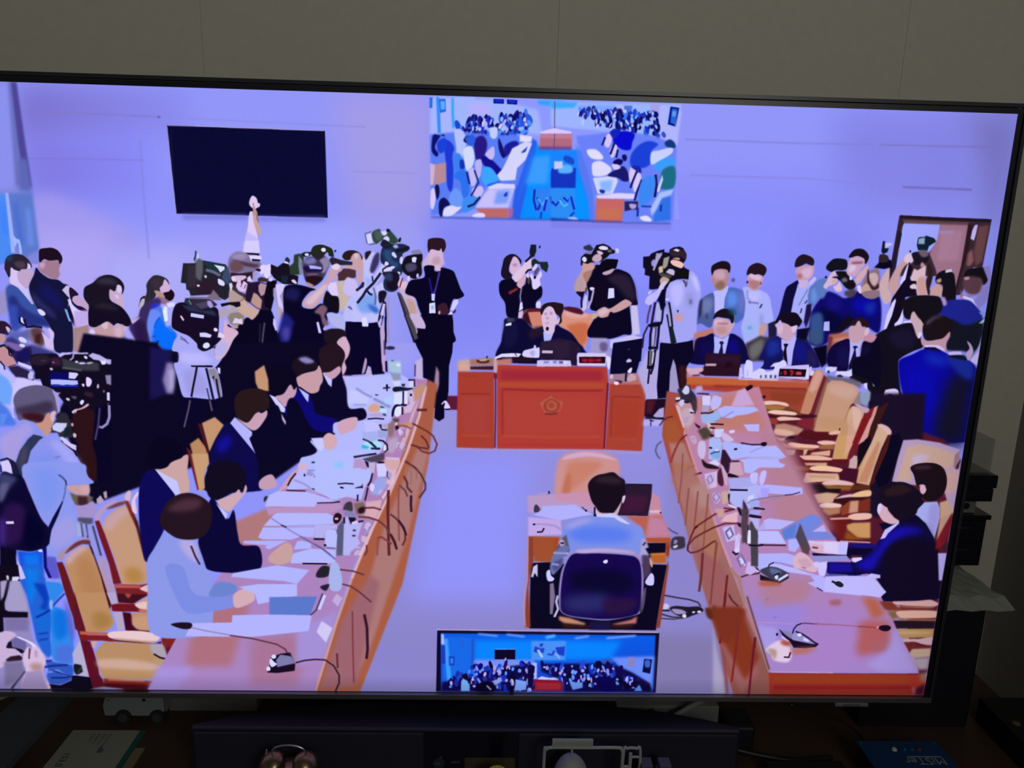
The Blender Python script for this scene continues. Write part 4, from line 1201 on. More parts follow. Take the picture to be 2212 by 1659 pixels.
s bcbcff b6.42 2994,604 3041,607 3035,635 3002,636
s 9cb4f4 b6.48 2991,720 3023,710 3045,737 3019,766 2999,752
k 6a6090 b1.61 w4.19 3007,640 3026,642 3040,644
k 2c2850 b0.966 w5.13 3045,660 3052,646
k 4a4880 b1.61 w5.58 3005,638 3010,643
k 8a88d0 b2.41 w5.57 2996,599 2999,627 3017,645
e 4a7cc0 b4.05 3017,729 3022,728 3017,734
s 8c94d0 b4.85 3049,681 3058,686 3059,716 3052,714
s c29a98 b1.62 3054,716 3075,716 3074,746 3056,761 3050,747
s c898b8 b1.6 2993,558 2998,544 3026,541 3043,552 3048,561 3040,589 3022,599 3003,592 2994,576
s b07880 b4 3000,567 3032,564 3035,589 3017,596 3002,585
s d8b8d8 b2.39 2996,547 3021,544 3041,555 3033,566 3009,560
s 241420 b0.956 2990,549 2990,531 3000,515 3022,506 3046,514 3056,529 3049,548 3042,548 3030,544 3017,546 3003,542
e 1a1028 b0.959 2994,572 2997,572 2994,577
e 5a4860 b1.6 3040,575 3043,575 3040,580
p 3c3038 b3.26 3007,785 3056,756 3070,760 3099,760 3103,845 3017,847
s 6a6a6c b6.52 3022,797 3066,767 3068,808 3036,842
s c07868 b2.43 2823,756 2851,744 2890,736 2893,752 2864,765 2836,773
p 8a5a6a b2.43 2825,773 2834,775 2828,813 2823,808
s 0f0a40 b1.3 2828,813 2834,773 2864,762 2891,752 2899,788 2900,826 2935,825 2948,754 2986,764 3007,790 3018,823 3014,856 2825,860
s 100a78 b6.51 2949,772 2978,776 2986,819 2949,820
p 120a50 b4.87 2847,789 2889,783 2892,821 2855,826
p b0b4fa b0.975 2894,762 2926,771 2948,756 2939,822 2930,825 2902,823
s 1a144c b0.813 2915,783 2924,778 2931,785 2927,792 2931,825 2916,825 2921,794
s cba0b8 b1.62 2888,713 2898,699 2929,700 2951,711 2963,713 2955,737 2947,749 2934,761 2916,766 2898,752 2890,736
s bc8c90 b4.85 2899,731 2931,728 2938,749 2910,754
s d8b4d0 b3.23 2892,706 2920,703 2912,722 2896,722
k a87880 b2.42 w7.01 2902,717 2940,716
s 16101c b0.967 2887,701 2892,682 2910,668 2930,665 2950,674 2958,690 2958,711 2951,714 2943,700 2919,696 2900,694
s 1c4858 b4.83 2935,665 2959,669 2960,688 2941,677
p 201a38 b1.62 3080,713 3102,703 3112,731 3113,759 3087,765
s 141264 b1.63 3065,822 3082,779 3104,762 3132,761 3143,820 3130,835 3064,841
s 22308c b6.52 3078,788 3105,774 3125,787 3104,812
s 100b38 b1.13 3102,711 3115,675 3123,620 3131,587 3148,573 3170,561 3170,586 3160,623 3156,670 3152,679 3112,699
p a8acf8 b1.13 3169,573 3206,572 3227,548 3232,557 3212,585 3212,622 3206,655 3204,701 3195,702 3183,676 3156,672 3161,626
k 6a78b8 b1.29 w3.73 3206,590 3193,618 3180,648
k 3c4480 b1.29 w5.14 3200,641 3208,629
k 2c3050 b0.97 w4.68 3189,674 3192,657
p 4868b0 b2.42 3212,585 3238,562 3258,557 3254,584 3270,598 3249,621 3225,654 3214,645 3208,613
s 6c90dc b6.45 3217,590 3245,585 3244,621 3224,645
p 1c1440 b1.62 3204,704 3207,645 3223,640 3227,677 3214,725
s c898b0 b1.6 3157,527 3172,513 3199,510 3218,512 3217,544 3196,563 3178,572 3165,554
s d4b0d4 b4 3174,531 3209,517 3212,544 3195,554
s a87078 b3.2 3163,541 3179,540 3179,554 3167,554
p c8b0e0 b1.28 3168,561 3205,560 3202,581 3180,588
s 221522 b0.957 3151,507 3155,489 3168,476 3184,474 3208,483 3217,496 3214,510 3199,507 3189,504 3172,513 3154,517
s c8b8f4 b0.963 3206,569 3224,548 3228,560 3211,574
s 0e0a68 b2.44 3227,673 3250,626 3274,598 3303,604 3340,619 3377,595 3396,599 3459,612 3475,730 3435,720 3403,692 3363,707 3343,736 3282,784 3240,785 3227,757
s 0c0aa8 b8.11 3367,628 3413,617 3448,635 3448,672 3405,669 3375,655
s 16107c b8.09 3276,611 3319,620 3328,652 3287,662
s 1428a0 b6.5 3411,641 3447,631 3443,668 3422,668
s 0a0838 b6.5 3253,654 3287,662 3337,689 3337,731 3295,734 3272,695
s 34508c b4.88 3228,682 3260,672 3273,709 3276,770 3242,766 3228,724
s 5a78c0 b3.22 3229,567 3264,552 3273,584 3263,621 3238,608
p b0b0f0 b0.977 3275,702 3294,700 3298,734 3276,734
p 140c20 b3.26 3296,737 3319,732 3354,675 3385,693 3365,721 3320,746
s 12121e b0.96 3261,511 3272,495 3287,485 3314,485 3329,491 3334,514 3321,523 3294,524 3280,530 3263,522
s 141016 b1.13 3294,529 3331,528 3342,543 3366,563 3370,577 3358,591 3336,582 3319,564 3307,556 3285,552 3282,547 3305,544
s 6a6478 b2.41 3318,555 3331,548 3340,559 3326,564
s d4b4d0 b1.12 3258,580 3268,561 3273,547 3283,531 3294,529 3298,540 3285,549 3304,553 3301,569 3277,579 3269,589
s d0a8a8 b1.29 3286,556 3304,556 3299,569 3288,572
s dcbcd4 b1.13 3293,581 3304,574 3312,562 3318,571 3324,583 3323,594 3307,597
s 4a3c50 b3.23 3335,596 3367,586 3375,600 3361,616 3339,610
k 1c1028 b0.802 w6.96 3262,552 3266,545
s c8a0c0 b1.6 3333,523 3340,482 3366,475 3390,481 3393,503 3381,520 3372,536 3361,545 3337,537
s d8c0e4 b4.01 3341,509 3358,502 3361,522 3341,530
s 8a5a6c b2.4 3348,495 3383,492 3383,499 3351,502
s 180f1c b0.959 3334,478 3342,462 3356,451 3380,451 3398,465 3404,480 3397,499 3392,497 3388,483 3364,474 3344,480
s d0a8b0 b1.61 3365,559 3374,536 3394,512 3405,503 3405,524 3390,554 3376,570
s e0ccf8 b0.807 3376,577 3386,574 3395,590 3392,602 3382,595
s 8a6e74 b2.42 3391,576 3406,530 3432,516 3447,525 3454,580 3428,594 3403,595
s c4a8b4 b1.93 3411,535 3434,530 3446,548 3439,571 3425,569 3413,551
s b09078 b1.61 3415,548 3431,576 3426,578 3414,558
s 3a2028 b1.29 3405,521 3410,526 3417,558 3436,578 3448,566 3452,580 3433,589 3411,567
s c0a094 b1.94 3392,581 3411,567 3433,594 3451,584 3453,603 3422,617 3397,604
e dcd4ff b0.965 3350,550 3355,550 3351,557
p b06858 b3.27 3297,746 3320,743 3366,735 3370,761 3346,766 3320,784 3308,805 3299,805
s d08c80 b3.27 3313,765 3366,754 3367,764 3337,769
p 6a2c40 b3.27 3297,751 3312,755 3309,808 3299,808
s 241420 b1.63 3368,707 3384,688 3407,685 3433,701 3433,717 3421,718 3409,715 3397,697 3385,714 3369,716
s c49cac b1.63 3365,728 3373,714 3385,716 3395,697 3409,718 3421,718 3427,743 3422,762 3404,772 3382,766
s d8b4cc b1.64 3422,729 3436,722 3436,741 3427,743
s c088a0 b2.46 3421,758 3443,738 3463,747 3456,769 3437,769
s 0e0834 b1.64 3304,808 3315,784 3346,766 3372,763 3383,816 3305,817
p 3a2634 b0.967 3490,337 3809,342 3803,504 3771,502 3760,533 3744,598 3717,599 3665,535 3497,539 3485,565 3484,483
p 9ea4ff b1.6 3506,360 3635,360 3636,414 3616,449 3579,486 3535,492 3501,529
p a0728a b1.61 3635,360 3731,360 3733,462 3728,534 3717,599 3675,600 3640,510 3612,460 3631,414
p aa7c98 b4.81 3642,383 3715,381 3715,483 3642,484
k 241622 b0.795 w10.4 3492,340 3636,343 3808,345
k 6a4a4c b2.39 w9.33 3503,355 3638,357 3732,357
p 33222c b0.96 3492,340 3510,359 3503,377 3497,503 3485,565 3479,540 3485,473
k 0c0c2a b0.638 w3.64 3505,394 3502,442
p 2c1820 b1.29 3731,358 3745,359 3746,446 3735,508 3724,591 3718,586 3728,498
p c8b8fc b0.96 3748,378 3754,361 3764,359 3763,388 3759,413 3746,406
p 6a4448 b3.21 3767,365 3803,359 3799,481 3778,499 3765,446
p 8a5860 b3.22 3745,456 3758,441 3770,481 3760,499 3746,497
p 9a98e8 b3.19 3633,385 3684,384 3685,388 3634,390
p 241a30 b1.28 3490,389 3504,389 3502,456 3500,524 3487,565 3481,556 3485,488
s c49aa0 b1.61 3483,565 3499,519 3518,492 3529,469 3542,462 3558,472 3552,495 3536,500 3523,523 3519,560 3525,574 3515,602 3500,597 3483,577
s d8c0d8 b1.28 3526,482 3533,464 3549,464 3557,486 3551,493 3532,491
e 1a1030 b0.801 3544,454 3547,454 3545,458
e 1a0c20 b0.804 3547,494 3550,494 3547,497
p 0c0820 b1.28 3441,466 3485,488 3488,510 3461,516 3426,512 3440,496
s 302428 b1.12 3439,473 3452,466 3469,472 3472,490 3444,493
p 10182a b0.959 3444,455 3445,422 3453,423 3454,446 3469,446 3465,459 3450,466
p c4bcec b1.12 3454,428 3477,427 3478,434 3465,441 3456,443
p 120a20 b0.973 3545,495 3560,506 3556,545 3565,559 3580,563 3583,584 3591,604 3549,610 3546,652 3543,671 3522,718 3490,730 3495,695 3503,616 3525,576 3533,562
p d4ccff b0.967 3522,565 3541,500 3545,498 3541,550 3529,564
s d8b8c8 b1.29 3559,545 3566,513 3578,517 3599,503 3606,503 3610,544 3622,581 3623,599 3591,604 3583,568 3565,554
s c89a98 b3.24 3583,549 3605,540 3618,567 3621,599 3592,600
p 120c18 b0.97 3558,554 3579,554 3582,565 3561,564
s e0c8d8 b1.13 3560,571 3575,563 3584,575 3583,581 3564,580
p 10202e b0.96 3564,412 3567,406 3587,404 3591,400 3620,408 3629,419 3606,435 3603,451 3571,450 3564,434
p 8aa4c8 b1.28 3567,411 3588,406 3590,429 3568,429
s 1a1424 b1.12 3551,461 3574,454 3604,456 3612,480 3600,494 3587,485 3584,497 3566,499 3559,482
s 6a5a6c b2.41 3573,452 3601,451 3608,467 3588,472
s c09098 b1.61 3588,492 3595,492 3602,503 3588,506
s 2c1c22 b1.29 3610,494 3620,498 3634,530 3633,557 3630,580 3636,589 3628,601 3614,558 3617,530
s c89c9c b1.62 3634,580 3651,564 3670,570 3680,588 3663,612 3637,601
s 14101c b1.13 3645,543 3652,525 3674,515 3700,521 3713,542 3726,624 3681,611 3675,570 3660,561 3650,559
p c8ccf4 b0.969 3676,515 3696,510 3700,519 3677,524
s b89084 b1.3 3651,548 3664,543 3666,556 3652,557
s 8a7080 b1.62 3401,595 3452,589 3459,607 3433,620 3403,609
s caa8b0 b1.62 3453,562 3471,520 3480,515 3485,552 3483,577 3502,606 3495,630 3477,633 3458,598
p d4ccff b0.977 3488,731 3492,676 3505,630 3515,615 3518,625 3511,674 3498,721
s d8d0ff b0.98 3524,704 3537,689 3544,661 3548,654 3551,689 3548,703 3531,715
p dcd4ff b0.981 3553,694 3582,691 3583,700 3557,700
s 120e14 b1.3 3548,652 3559,614 3586,604 3638,603 3674,612 3684,658 3667,687 3624,702 3608,690 3580,660 3578,684 3565,686 3553,675
s c49c9c b1.31 3578,679 3584,658 3601,674 3623,699 3625,725 3617,754 3609,749 3611,725 3591,707
s 181434 b1.64 3465,757 3494,728 3539,708 3581,700 3593,716 3611,730 3617,768 3462,771
s 161018 b1.3 3749,515 3779,504 3813,503 3830,521 3829,547 3815,563 3798,540 3763,548 3745,538
s 5a3c48 b3.25 3745,541 3771,533 3810,545 3806,589 3775,595 3748,575
s c09098 b1.62 3745,538 3760,535 3764,543 3749,546
s 9a7098 b2.44 3740,575 3749,598 3781,597 3816,583 3814,557 3806,589 3782,602 3746,611
p d8ccff b0.979 3748,606 3755,600 3786,610 3812,644 3791,628 3768,616
p 8a80d0 b1.63 3805,501 3828,495 3839,531 3842,609 3831,627 3815,644 3792,618 3818,578 3831,547
s 1e2490 b1.64 3680,631 3704,617 3744,614 3779,618 3813,646 3830,670 3825,704 3776,732 3727,733 3669,665
s b090d0 b2.44 3674,613 3687,607 3698,631 3686,636
s 12281c b3.29 3817,688 3841,672 3867,634 3883,729 3776,732 3788,705
p 7a9ad8 b1.64 3817,657 3840,651 3839,661 3827,667
p a8b4f0 b0.986 3821,696 3839,677 3841,688 3834,696
s 14101a b2.45 3533,626 3574,613 3652,605 3679,622 3681,658 3633,683 3608,681 3586,654 3577,679 3556,661
s 120e1c b1.66 3392,904 3388,823 3469,739 3527,713 3580,700 3602,724 3621,751 3638,781 3601,800 3561,826 3558,851 3576,932 3599,1008 3577,1072 3574,1124 3520,1125 3474,1010 3466,947 3430,916
s 1a1430 b8.22 3506,741 3571,721 3606,751 3599,788 3550,789
s c8a8b8 b1.31 3578,682 3584,660 3602,681 3624,702 3625,735 3619,754 3608,745 3595,718
s e0d0f4 b0.986 3613,733 3625,732 3624,745 3614,751
s 141626 b3.3 3719,682 3771,702 3833,700 3838,771 3823,796 3806,821 3789,796 3723,792 3719,761 3731,724
s 1c1218 b1.31 3627,702 3645,680 3677,670 3712,679 3734,702 3733,736 3717,749 3687,758 3644,759 3628,732
s 4a4456 b4.91 3635,696 3662,674 3693,673 3664,683 3642,704
s c094a8 b1.32 3624,748 3645,762 3681,756 3704,749 3723,727 3726,745 3717,767 3721,798 3691,780 3638,781
p d8c8f8 b0.991 3641,776 3690,775 3710,786 3729,810 3702,792 3679,783 3645,784
p 10081c b0.991 3642,784 3679,783 3705,795 3714,810 3675,799 3641,803
s 0b08a0 b2 3558,851 3562,829 3602,810 3643,790 3681,796 3712,798 3742,813 3789,815 3831,845 3842,870 3846,939 3863,1118 3615,1123 3577,1124 3571,1079 3588,1017 3595,976 3573,913
s 1428b4 b13.3 3645,806 3708,810 3743,841 3670,848
s 0c0ab0 b16.7 3592,866 3671,855 3712,1005 3637,1055 3601,976
s 14122a b23.6 3762,878 3836,876 3869,1118 3726,1121 3732,973
s 1c3c9c b8.4 3588,1021 3603,988 3617,1046 3595,1065
s 1a2a98 b6.65 3720,810 3789,815 3825,845 3827,895 3780,877
p c8bcf8 b1.16 3725,801 3746,797 3774,797 3782,809 3736,811
s 16142a b1.66 3730,813 3782,809 3803,827 3759,822
s b8a0d0 b1.33 3793,802 3803,784 3790,759 3807,771 3819,796 3812,821 3803,827
p c8b8f0 b1.66 3810,827 3841,789 3841,845 3824,836
p a8a0d0 b1.66 3837,764 3840,743 3845,795 3829,795
s d8c8f8 b1 3522,946 3527,939 3558,935 3573,948 3574,986 3566,992 3555,961 3538,955 3531,971 3517,981
s d0c0ec b1.33 3469,900 3475,890 3485,902 3482,928 3474,918
s 8a7084 b1.69 3513,1067 3537,1063 3562,1082 3568,1101 3556,1108 3540,1086
p 0c0822 b1.68 3470,978 3557,977 3579,954 3596,1008 3576,1066 3573,1117 3538,1066 3512,1064 3515,993
s 141258 b1.31 3078,854 3077,792 3094,764 3130,760 3140,806 3153,858 3176,860 3177,800 3184,764 3218,769 3247,799 3273,845 3275,863 3223,867 3080,875
s 1c2c90 b8.16 3085,777 3121,771 3130,812 3090,828
s 16147c b8.18 3183,780 3219,784 3230,835 3184,836
s 241c54 b4.93 3236,799 3267,840 3259,861 3231,841
p b4b0fc b0.981 3131,765 3151,773 3180,749 3184,764 3178,806 3176,857 3166,860 3157,827 3145,811 3136,801
s 120a20 b0.818 3142,783 3158,784 3153,801 3162,852 3157,853 3144,822 3146,796
s c8a0bc b1.63 3112,715 3124,710 3155,711 3169,719 3181,716 3179,741 3170,760 3157,773 3138,765 3122,758 3115,738
s d8b4d4 b2.44 3113,720 3127,712 3134,732 3121,750
s dcc0dc b0.975 3162,724 3181,716 3180,734 3171,742
s 150c1a b0.972 3102,710 3117,685 3141,674 3171,673 3188,688 3198,703 3187,723 3181,716 3161,721 3150,714 3124,705 3118,700 3114,710
s c8b0dc b1.13 3104,718 3112,710 3121,700 3125,705 3121,722 3111,725
p 0c0824 b1.63 3183,731 3228,723 3222,763 3240,789 3218,769 3184,762
p 38507c b4.9 3226,733 3270,732 3280,778 3256,788 3228,774
p 0a0620 b2.46 3246,794 3296,782 3302,849 3285,865 3273,845
s 100838 b1.64 3299,829 3313,792 3371,763 3381,822 3377,874 3341,875 3310,860
s 14104a b6.58 3334,797 3369,786 3377,853 3346,854
p b0b0f4 b0.986 3373,765 3423,764 3421,795 3417,821 3404,824 3396,796 3380,856 3378,796
s 180e44 b0.987 3387,788 3397,784 3405,789 3398,796 3401,821 3389,868 3387,868 3389,827 3393,798
s c49cae b1.63 3367,730 3375,714 3388,714 3398,696 3412,718 3422,718 3423,749 3417,764 3398,775 3374,765
s d8b4cc b1.31 3423,726 3435,720 3435,743 3423,746
s c088a4 b1.97 3422,759 3451,743 3467,750 3457,769 3434,772
s 0c0820 b1.65 3421,769 3455,774 3478,758 3500,924 3450,899 3398,879 3395,832 3418,826
s 120c34 b4.93 3420,785 3450,779 3448,805 3425,821
p c0b0e4 b3.28 2674,988 2710,959 2712,994 2674,995
p b86a60 b2.45 2536,904 2664,894 2672,939 2541,942
p c88478 b3.21 2004,878 2048,870 2051,900 2008,905
p d0a898 b4.81 2008,867 2048,860 2048,873 2011,881
p a83c30 b1.63 2008,905 2134,904 2141,1184 2006,1181
p b03c34 b1.63 2143,878 2269,879 2403,878 2528,878 2536,935 2532,1179 2150,1184
p a84034 b1.65 2540,939 2670,938 2669,1183 2537,1179
k 5a1028 b1.3 w4.74 2139,909 2142,1040 2143,1180
k 6a1430 b1.32 w6.16 2534,935 2533,1068 2533,1177
p 7a1c2c b1.61 2132,907 2145,909 2145,928 2133,927
p a02838 b6.48 2155,895 2512,891 2514,929 2156,933
p b44a30 b4.87 2149,940 2521,935 2522,953 2150,957
p b04038 b9.83 2171,991 2503,984 2496,1122 2174,1128
k 881c2c b2.44 w4.74 2163,965 2332,967 2515,963
k 7a1c2c b2.45 w2.71 2164,967 2169,1132
k b8503c b3.3 w4.8 2167,1135 2356,1137 2517,1132
k a82c34 b3.31 w3.44 2155,1168 2526,1164
k 8a2428 b2.43 w4.04 2021,985 2120,983
p a8403a b6.52 2026,994 2117,992 2116,1126 2028,1127
k b44c34 b3.28 w4.77 2024,1136 2127,1136
k 9c3028 b2.42 w3.35 2018,918 2075,921
k 8a2028 b2.46 w3.41 2554,983 2653,985
k 8a2028 b2.47 w3.42 2552,985 2554,1132
p a83c2c b4.95 2558,997 2650,995 2648,1130 2559,1132
k b4482e b3.32 w4.83 2559,1139 2649,1141
s b85c48 b1.63 2300,1016 2310,999 2327,991 2335,981 2347,993 2371,1001 2377,1015 2366,1043 2359,1052 2319,1053 2311,1037
s 9a3c30 b2.45 2310,1016 2337,995 2368,1012 2359,1043 2322,1044
s b85848 b1.96 2321,1016 2337,1002 2358,1015 2352,1036 2328,1037
s a04434 b1.63 2327,1016 2337,1009 2350,1019 2342,1030 2331,1028
k 702028 b1.97 w5.45 2315,1051 2339,1052 2363,1048
k 9a3838 b1.3 w2.71 2303,1006 2333,984 2373,1004
k a894cc b3.31 w6.2 2004,1188 2410,1185 2669,1189
p d0a89c b4.01 2007,878 2049,870 2050,901 2010,902
p a87468 b3.21 2049,861 2132,854 2133,880 2052,884
p 401818 b1.61 2051,887 2132,883 2132,897 2051,897
s 4a2420 b1.28 2073,862 2093,867 2114,862 2114,871 2091,874 2075,871
p c8a484 b1.6 2081,862 2109,858 2109,864 2086,867
k 3a1c24 b0.802 w5.1 2106,856 2110,848
p c8a4a0 b1.61 2132,857 2144,856 2145,892 2142,906 2133,902
p c07868 b3.22 2142,859 2195,853 2196,874 2145,878
k 3a1820 b1.28 w4.18 2142,859 2160,857
p dcd8ff b0.963 2135,852 2158,839 2202,835 2218,836 2227,838 2218,849 2160,851 2137,858
k 120c28 b0.803 w3.25 2160,835 2227,833 2231,847
k 2a2440 b0.803 w2.79 2204,836 2211,845
p 24101c b1.13 2195,850 2267,850 2268,864 2198,863
s d4d0ff b1.12 2234,828 2252,821 2268,816 2270,806 2277,809 2278,816 2289,815 2290,846 2281,851 2234,847
s b0a8e0 b2.41 2257,830 2271,825 2272,844 2260,842
p 2a1a3c b1.61 2291,813 2300,796 2358,795 2370,856 2295,858
p 3a2848 b3.21 2293,804 2354,798 2355,821 2296,820
k c0b0d4 b1.29 w8.37 2298,829 2335,829
p 241632 b1.61 2294,794 2349,786 2400,787 2419,796 2423,876 2402,875 2399,853 2296,855
p 2c1c38 b4.82 2296,796 2391,790 2394,849 2342,852 2341,819 2297,820
k c8b8d8 b1.29 w9.77 2298,829 2336,829
p c8c4f8 b1.13 2282,860 2296,858 2399,857 2402,878 2283,881
p 8a8ad0 b1.61 2305,861 2324,861 2324,870 2306,871
p 7a88c8 b1.61 2338,859 2352,859 2350,870 2338,869
p 6a5a9c b1.61 2359,860 2373,860 2374,870 2359,871
p dcdcff b1.29 2375,861 2385,861 2385,870 2375,870
p d0bcf0 b0.969 2282,872 2402,870 2401,878 2283,881
p d0c4f4 b0.969 2422,831 2430,829 2521,830 2524,836 2522,872 2423,875 2420,843
p 14080f b0.808 2428,844 2520,842 2520,865 2430,867
p 8c1028 b3.23 2436,850 2506,849 2507,862 2439,863
k d03040 b1.62 w3.27 2450,851 2450,862
k c82838 b1.62 w2.81 2464,851 2467,861 2474,861 2472,850
k d83c48 b1.94 w3.28 2492,854 2504,853
k c02840 b1.62 w2.81 2443,852 2441,861
p dcc8f4 b0.971 2422,867 2521,867 2521,873 2424,875
s e0d8ff b1.13 2524,841 2539,848 2536,884 2529,879
p 0c0828 b0.972 2546,793 2645,775 2644,838 2631,898 2603,901 2539,903 2541,841
k b8b0d8 b1.29 w7.01 2600,813 2601,814
p d0c4f0 b1.3 2593,855 2602,846 2612,851 2612,858 2596,861
s e4dcff b0.976 2600,892 2609,880 2616,880 2613,896 2605,898
p 9c7c98 b1.63 2542,907 2593,899 2631,898 2637,922 2591,935 2543,931
p 4a1c28 b1.63 2557,924 2583,926 2584,935 2562,933
s e8dcff b0.815 2556,930 2570,930 2571,940 2558,940
k 1a1024 b0.977 w7.07 2596,899 2596,928
p c8a0b0 b1.63 2599,918 2612,899 2631,906 2632,922 2605,930
s d8bcd0 b1.3 2540,907 2549,905 2550,917 2541,919
k 14102c b0.976 w8.47 2675,814 2679,881 2678,933
p c8c4f0 b2.46 2671,934 2702,909 2710,989 2675,989
p b0a8e0 b3.26 2635,897 2666,818 2709,812 2709,929 2708,988 2675,992
p a098c8 b2.45 2743,861 2763,838 2779,899 2788,950 2751,967
p 0c0824 b0.978 2708,790 2754,791 2777,799 2819,776 2831,831 2807,871 2814,927 2802,952 2788,953 2768,866 2758,844 2750,889 2752,984 2713,988 2707,943 2708,873
s 38141c b4.91 2782,871 2807,876 2811,927 2799,949 2787,933
k 18102c b0.813 w8.23 2693,812 2689,873 2682,901
k 18102c b0.812 w6.58 2671,818 2672,874 2678,879
k 4a5040 b1.3 w7.12 2680,818 2680,868
k d0c4ec b0.974 w4.93 2688,823 2685,862
k 18102c b0.816 w6.06 2677,879 2675,935
p 120c1c b0.814 2667,871 2691,868 2689,882 2669,882
p 1c0c24 b1.65 2672,992 2752,987 2740,1059 2690,1060 2673,1054
p 4a1828 b3.29 2675,994 2708,994 2695,1043 2675,1043
p b0a0d8 b1.32 2701,1051 2721,1025 2738,1019 2740,1056 2712,1059
k 120a1c b0.991 w5.58 2673,1060 2740,1060
p b4acf0 b3.31 2668,1066 2735,1065 2731,1088 2667,1089
p 54182c b3.45 3073,962 3262,875 3516,1038 3764,1120 3846,1206 3910,1954 3775,2157 3727,1819 3464,1575 3285,1376 3123,1132
p 1a0f28 b5.1 3471,954 3671,950 3692,1209 3567,1426 3459,1392
p c08098 b2.46 2808,892 2828,901 2826,906 2995,906 2995,914 2827,913 2810,913
p c06038 b1.64 2810,909 2828,907 3179,915 3182,942 2812,940
p a83c30 b3.3 2812,935 3182,937 3184,964 3046,967 2813,950
p 8a2c28 b3.29 2909,935 3029,938 3029,943 2910,942
p 281020 b1.31 2869,821 2996,823 2997,854 2994,902 2875,902 2851,893 2870,867
p 2c1430 b4.9 2876,828 2990,828 2988,859 2884,857
k c8a4c0 b1.31 w8.5 2873,863 2911,862
s 1c0c18 b2.45 2945,855 2963,850 2969,864 2946,872
s d0a8bc b1.63 2808,875 2828,876 2864,874 2865,886 2851,893 2849,901 2830,899 2811,892
p 6a2020 b1.64 2830,900 2854,898 2857,903 2831,905
p c8bcf8 b1.15 2994,871 3003,869 3006,888 3011,900 2995,912
p d4d0ff b1.15 3010,871 3015,844 3024,841 3038,849 3042,877 3045,906 3014,907
k a8a0e0 b1.31 w2.85 3023,878 3025,902
s d4d0ff b1.15 3043,887 3052,880 3065,872 3080,874 3092,883 3113,878 3117,864 3103,866 3115,852 3134,847 3145,840 3158,848 3160,868 3137,873 3132,900 3133,907 3045,909
p 3a3460 b1.64 3070,896 3075,896 3076,907 3071,907
p 3a3460 b1.65 3087,894 3092,894 3094,906 3088,906
p 3a3460 b1.65 3104,895 3111,894 3112,906 3105,906
p 3a3460 b1.65 3120,895 3127,894 3128,906 3121,906
p d4b4c4 b1.65 2995,910 3135,908 3136,916 2995,914
p b4523a b1.65 3028,917 3248,917 3246,946 3031,945
k 7a2c24 b1.98 w6.73 3059,942 3238,943
p a04034 b3.32 3036,948 3244,946 3233,1034 3112,1026 3068,1003
p 8c3c28 b4.97 3110,954 3240,957 3219,1005 3119,991
p c0706a b3.3 3136,907 3245,910 3244,920 3137,917
p c8b8f4 b0.988 3135,871 3152,862 3228,855 3239,854 3243,881 3245,907 3232,910 3135,901
p 160a12 b0.823 3137,871 3233,872 3231,899 3136,899
k b02038 b1.97 w10.3 3156,877 3160,893
k b82038 b1.98 w8.77 3174,877 3185,882 3179,895
k d04050 b1.98 w11.4 3196,886 3216,887
k 50404c b1.65 w5.16 3144,883 3143,893
p dcd0ff b0.989 3232,873 3239,857 3244,894 3239,907 3231,899
p d0c0e8 b0.988 3242,863 3250,860 3252,888 3245,891
s d4d0ff b1.15 3245,891 3254,875 3263,883 3256,894
p d0ccff b1.15 3299,864 3314,860 3340,861 3339,874 3322,879 3312,882 3301,880
p 2a2450 b1.16 3307,874 3316,875 3315,885 3308,883
p d4d0ff b1.16 3340,876 3381,875 3393,865 3398,891 3389,895 3341,889 3337,895
s 2c2038 b1.32 3344,892 3354,888 3365,894 3363,898 3347,898
p 6a6078 b3.31 3305,890 3340,897 3400,901 3433,916 3435,937 3408,925 3307,906
k 9c6858 b0.989 w3.62 3010,943 3020,943
p c08468 b1.66 3262,875 3285,871 3297,885 3296,901 3281,954 3266,1026 3257,1036 3227,1032 3240,960
p d09c90 b3.31 3267,875 3282,875 3292,888 3277,940 3261,957 3249,946
p 6a2030 b1.66 3297,890 3312,906 3292,998 3281,1041 3264,1031 3282,959
p 8c5c50 b2.5 3306,903 3318,913 3300,1004 3287,1073 3284,1095 3270,1087 3286,999
p c4947c b1.67 3313,919 3328,910 3364,910 3408,925 3428,943 3426,985 3406,996 3401,1034 3386,1088 3382,1099 3284,1095 3291,1041
s caa094 b6.65 3324,924 3403,930 3421,948 3399,975 3328,955
s c09070 b6.7 3302,1046 3382,1050 3376,1088 3296,1084
p c89470 b3.36 3282,1095 3312,1086 3375,1085 3375,1104 3293,1103
k 6a5040 b1.67 w4.72 3407,999 3396,1039 3386,1085
p 8c7c88 b2.5 3411,991 3432,948 3437,948 3444,1006 3427,996
e 140c1c b0.84 3378,1089 3382,1089 3379,1094
p c0906c b1.68 3403,1012 3420,1001 3445,1011 3448,1038 3442,1108 3423,1171 3421,1199 3363,1200 3369,1118 3384,1072
s d8ac90 b5.03 3404,1018 3429,1009 3442,1028 3426,1065 3405,1066
p 6a1c30 b1.69 3448,1038 3463,1152 3449,1168 3428,1213 3421,1196 3430,1144
s 6a3c28 b2.5 3083,1003 3123,1010 3181,1011 3227,1032 3218,1043 3134,1039 3091,1029
s 3c1020 b1.67 3088,1029 3123,1039 3160,1044 3275,1036 3276,1047 3171,1049 3114,1050 3098,1045
s e8c0bc b1.33 3082,1000 3095,990 3123,988 3166,993 3182,1001 3178,1007 3140,1001 3102,1004
s a07040 b2.49 3086,1008 3128,1004 3172,1009 3158,1020 3116,1021
s ecc4b8 b1.33 3110,1031 3122,1023 3153,1022 3201,1027 3216,1033 3207,1039 3170,1038 3139,1037
s e8b8a8 b1.34 3143,1052 3161,1045 3192,1046 3224,1049 3238,1056 3214,1057 3173,1060 3152,1060
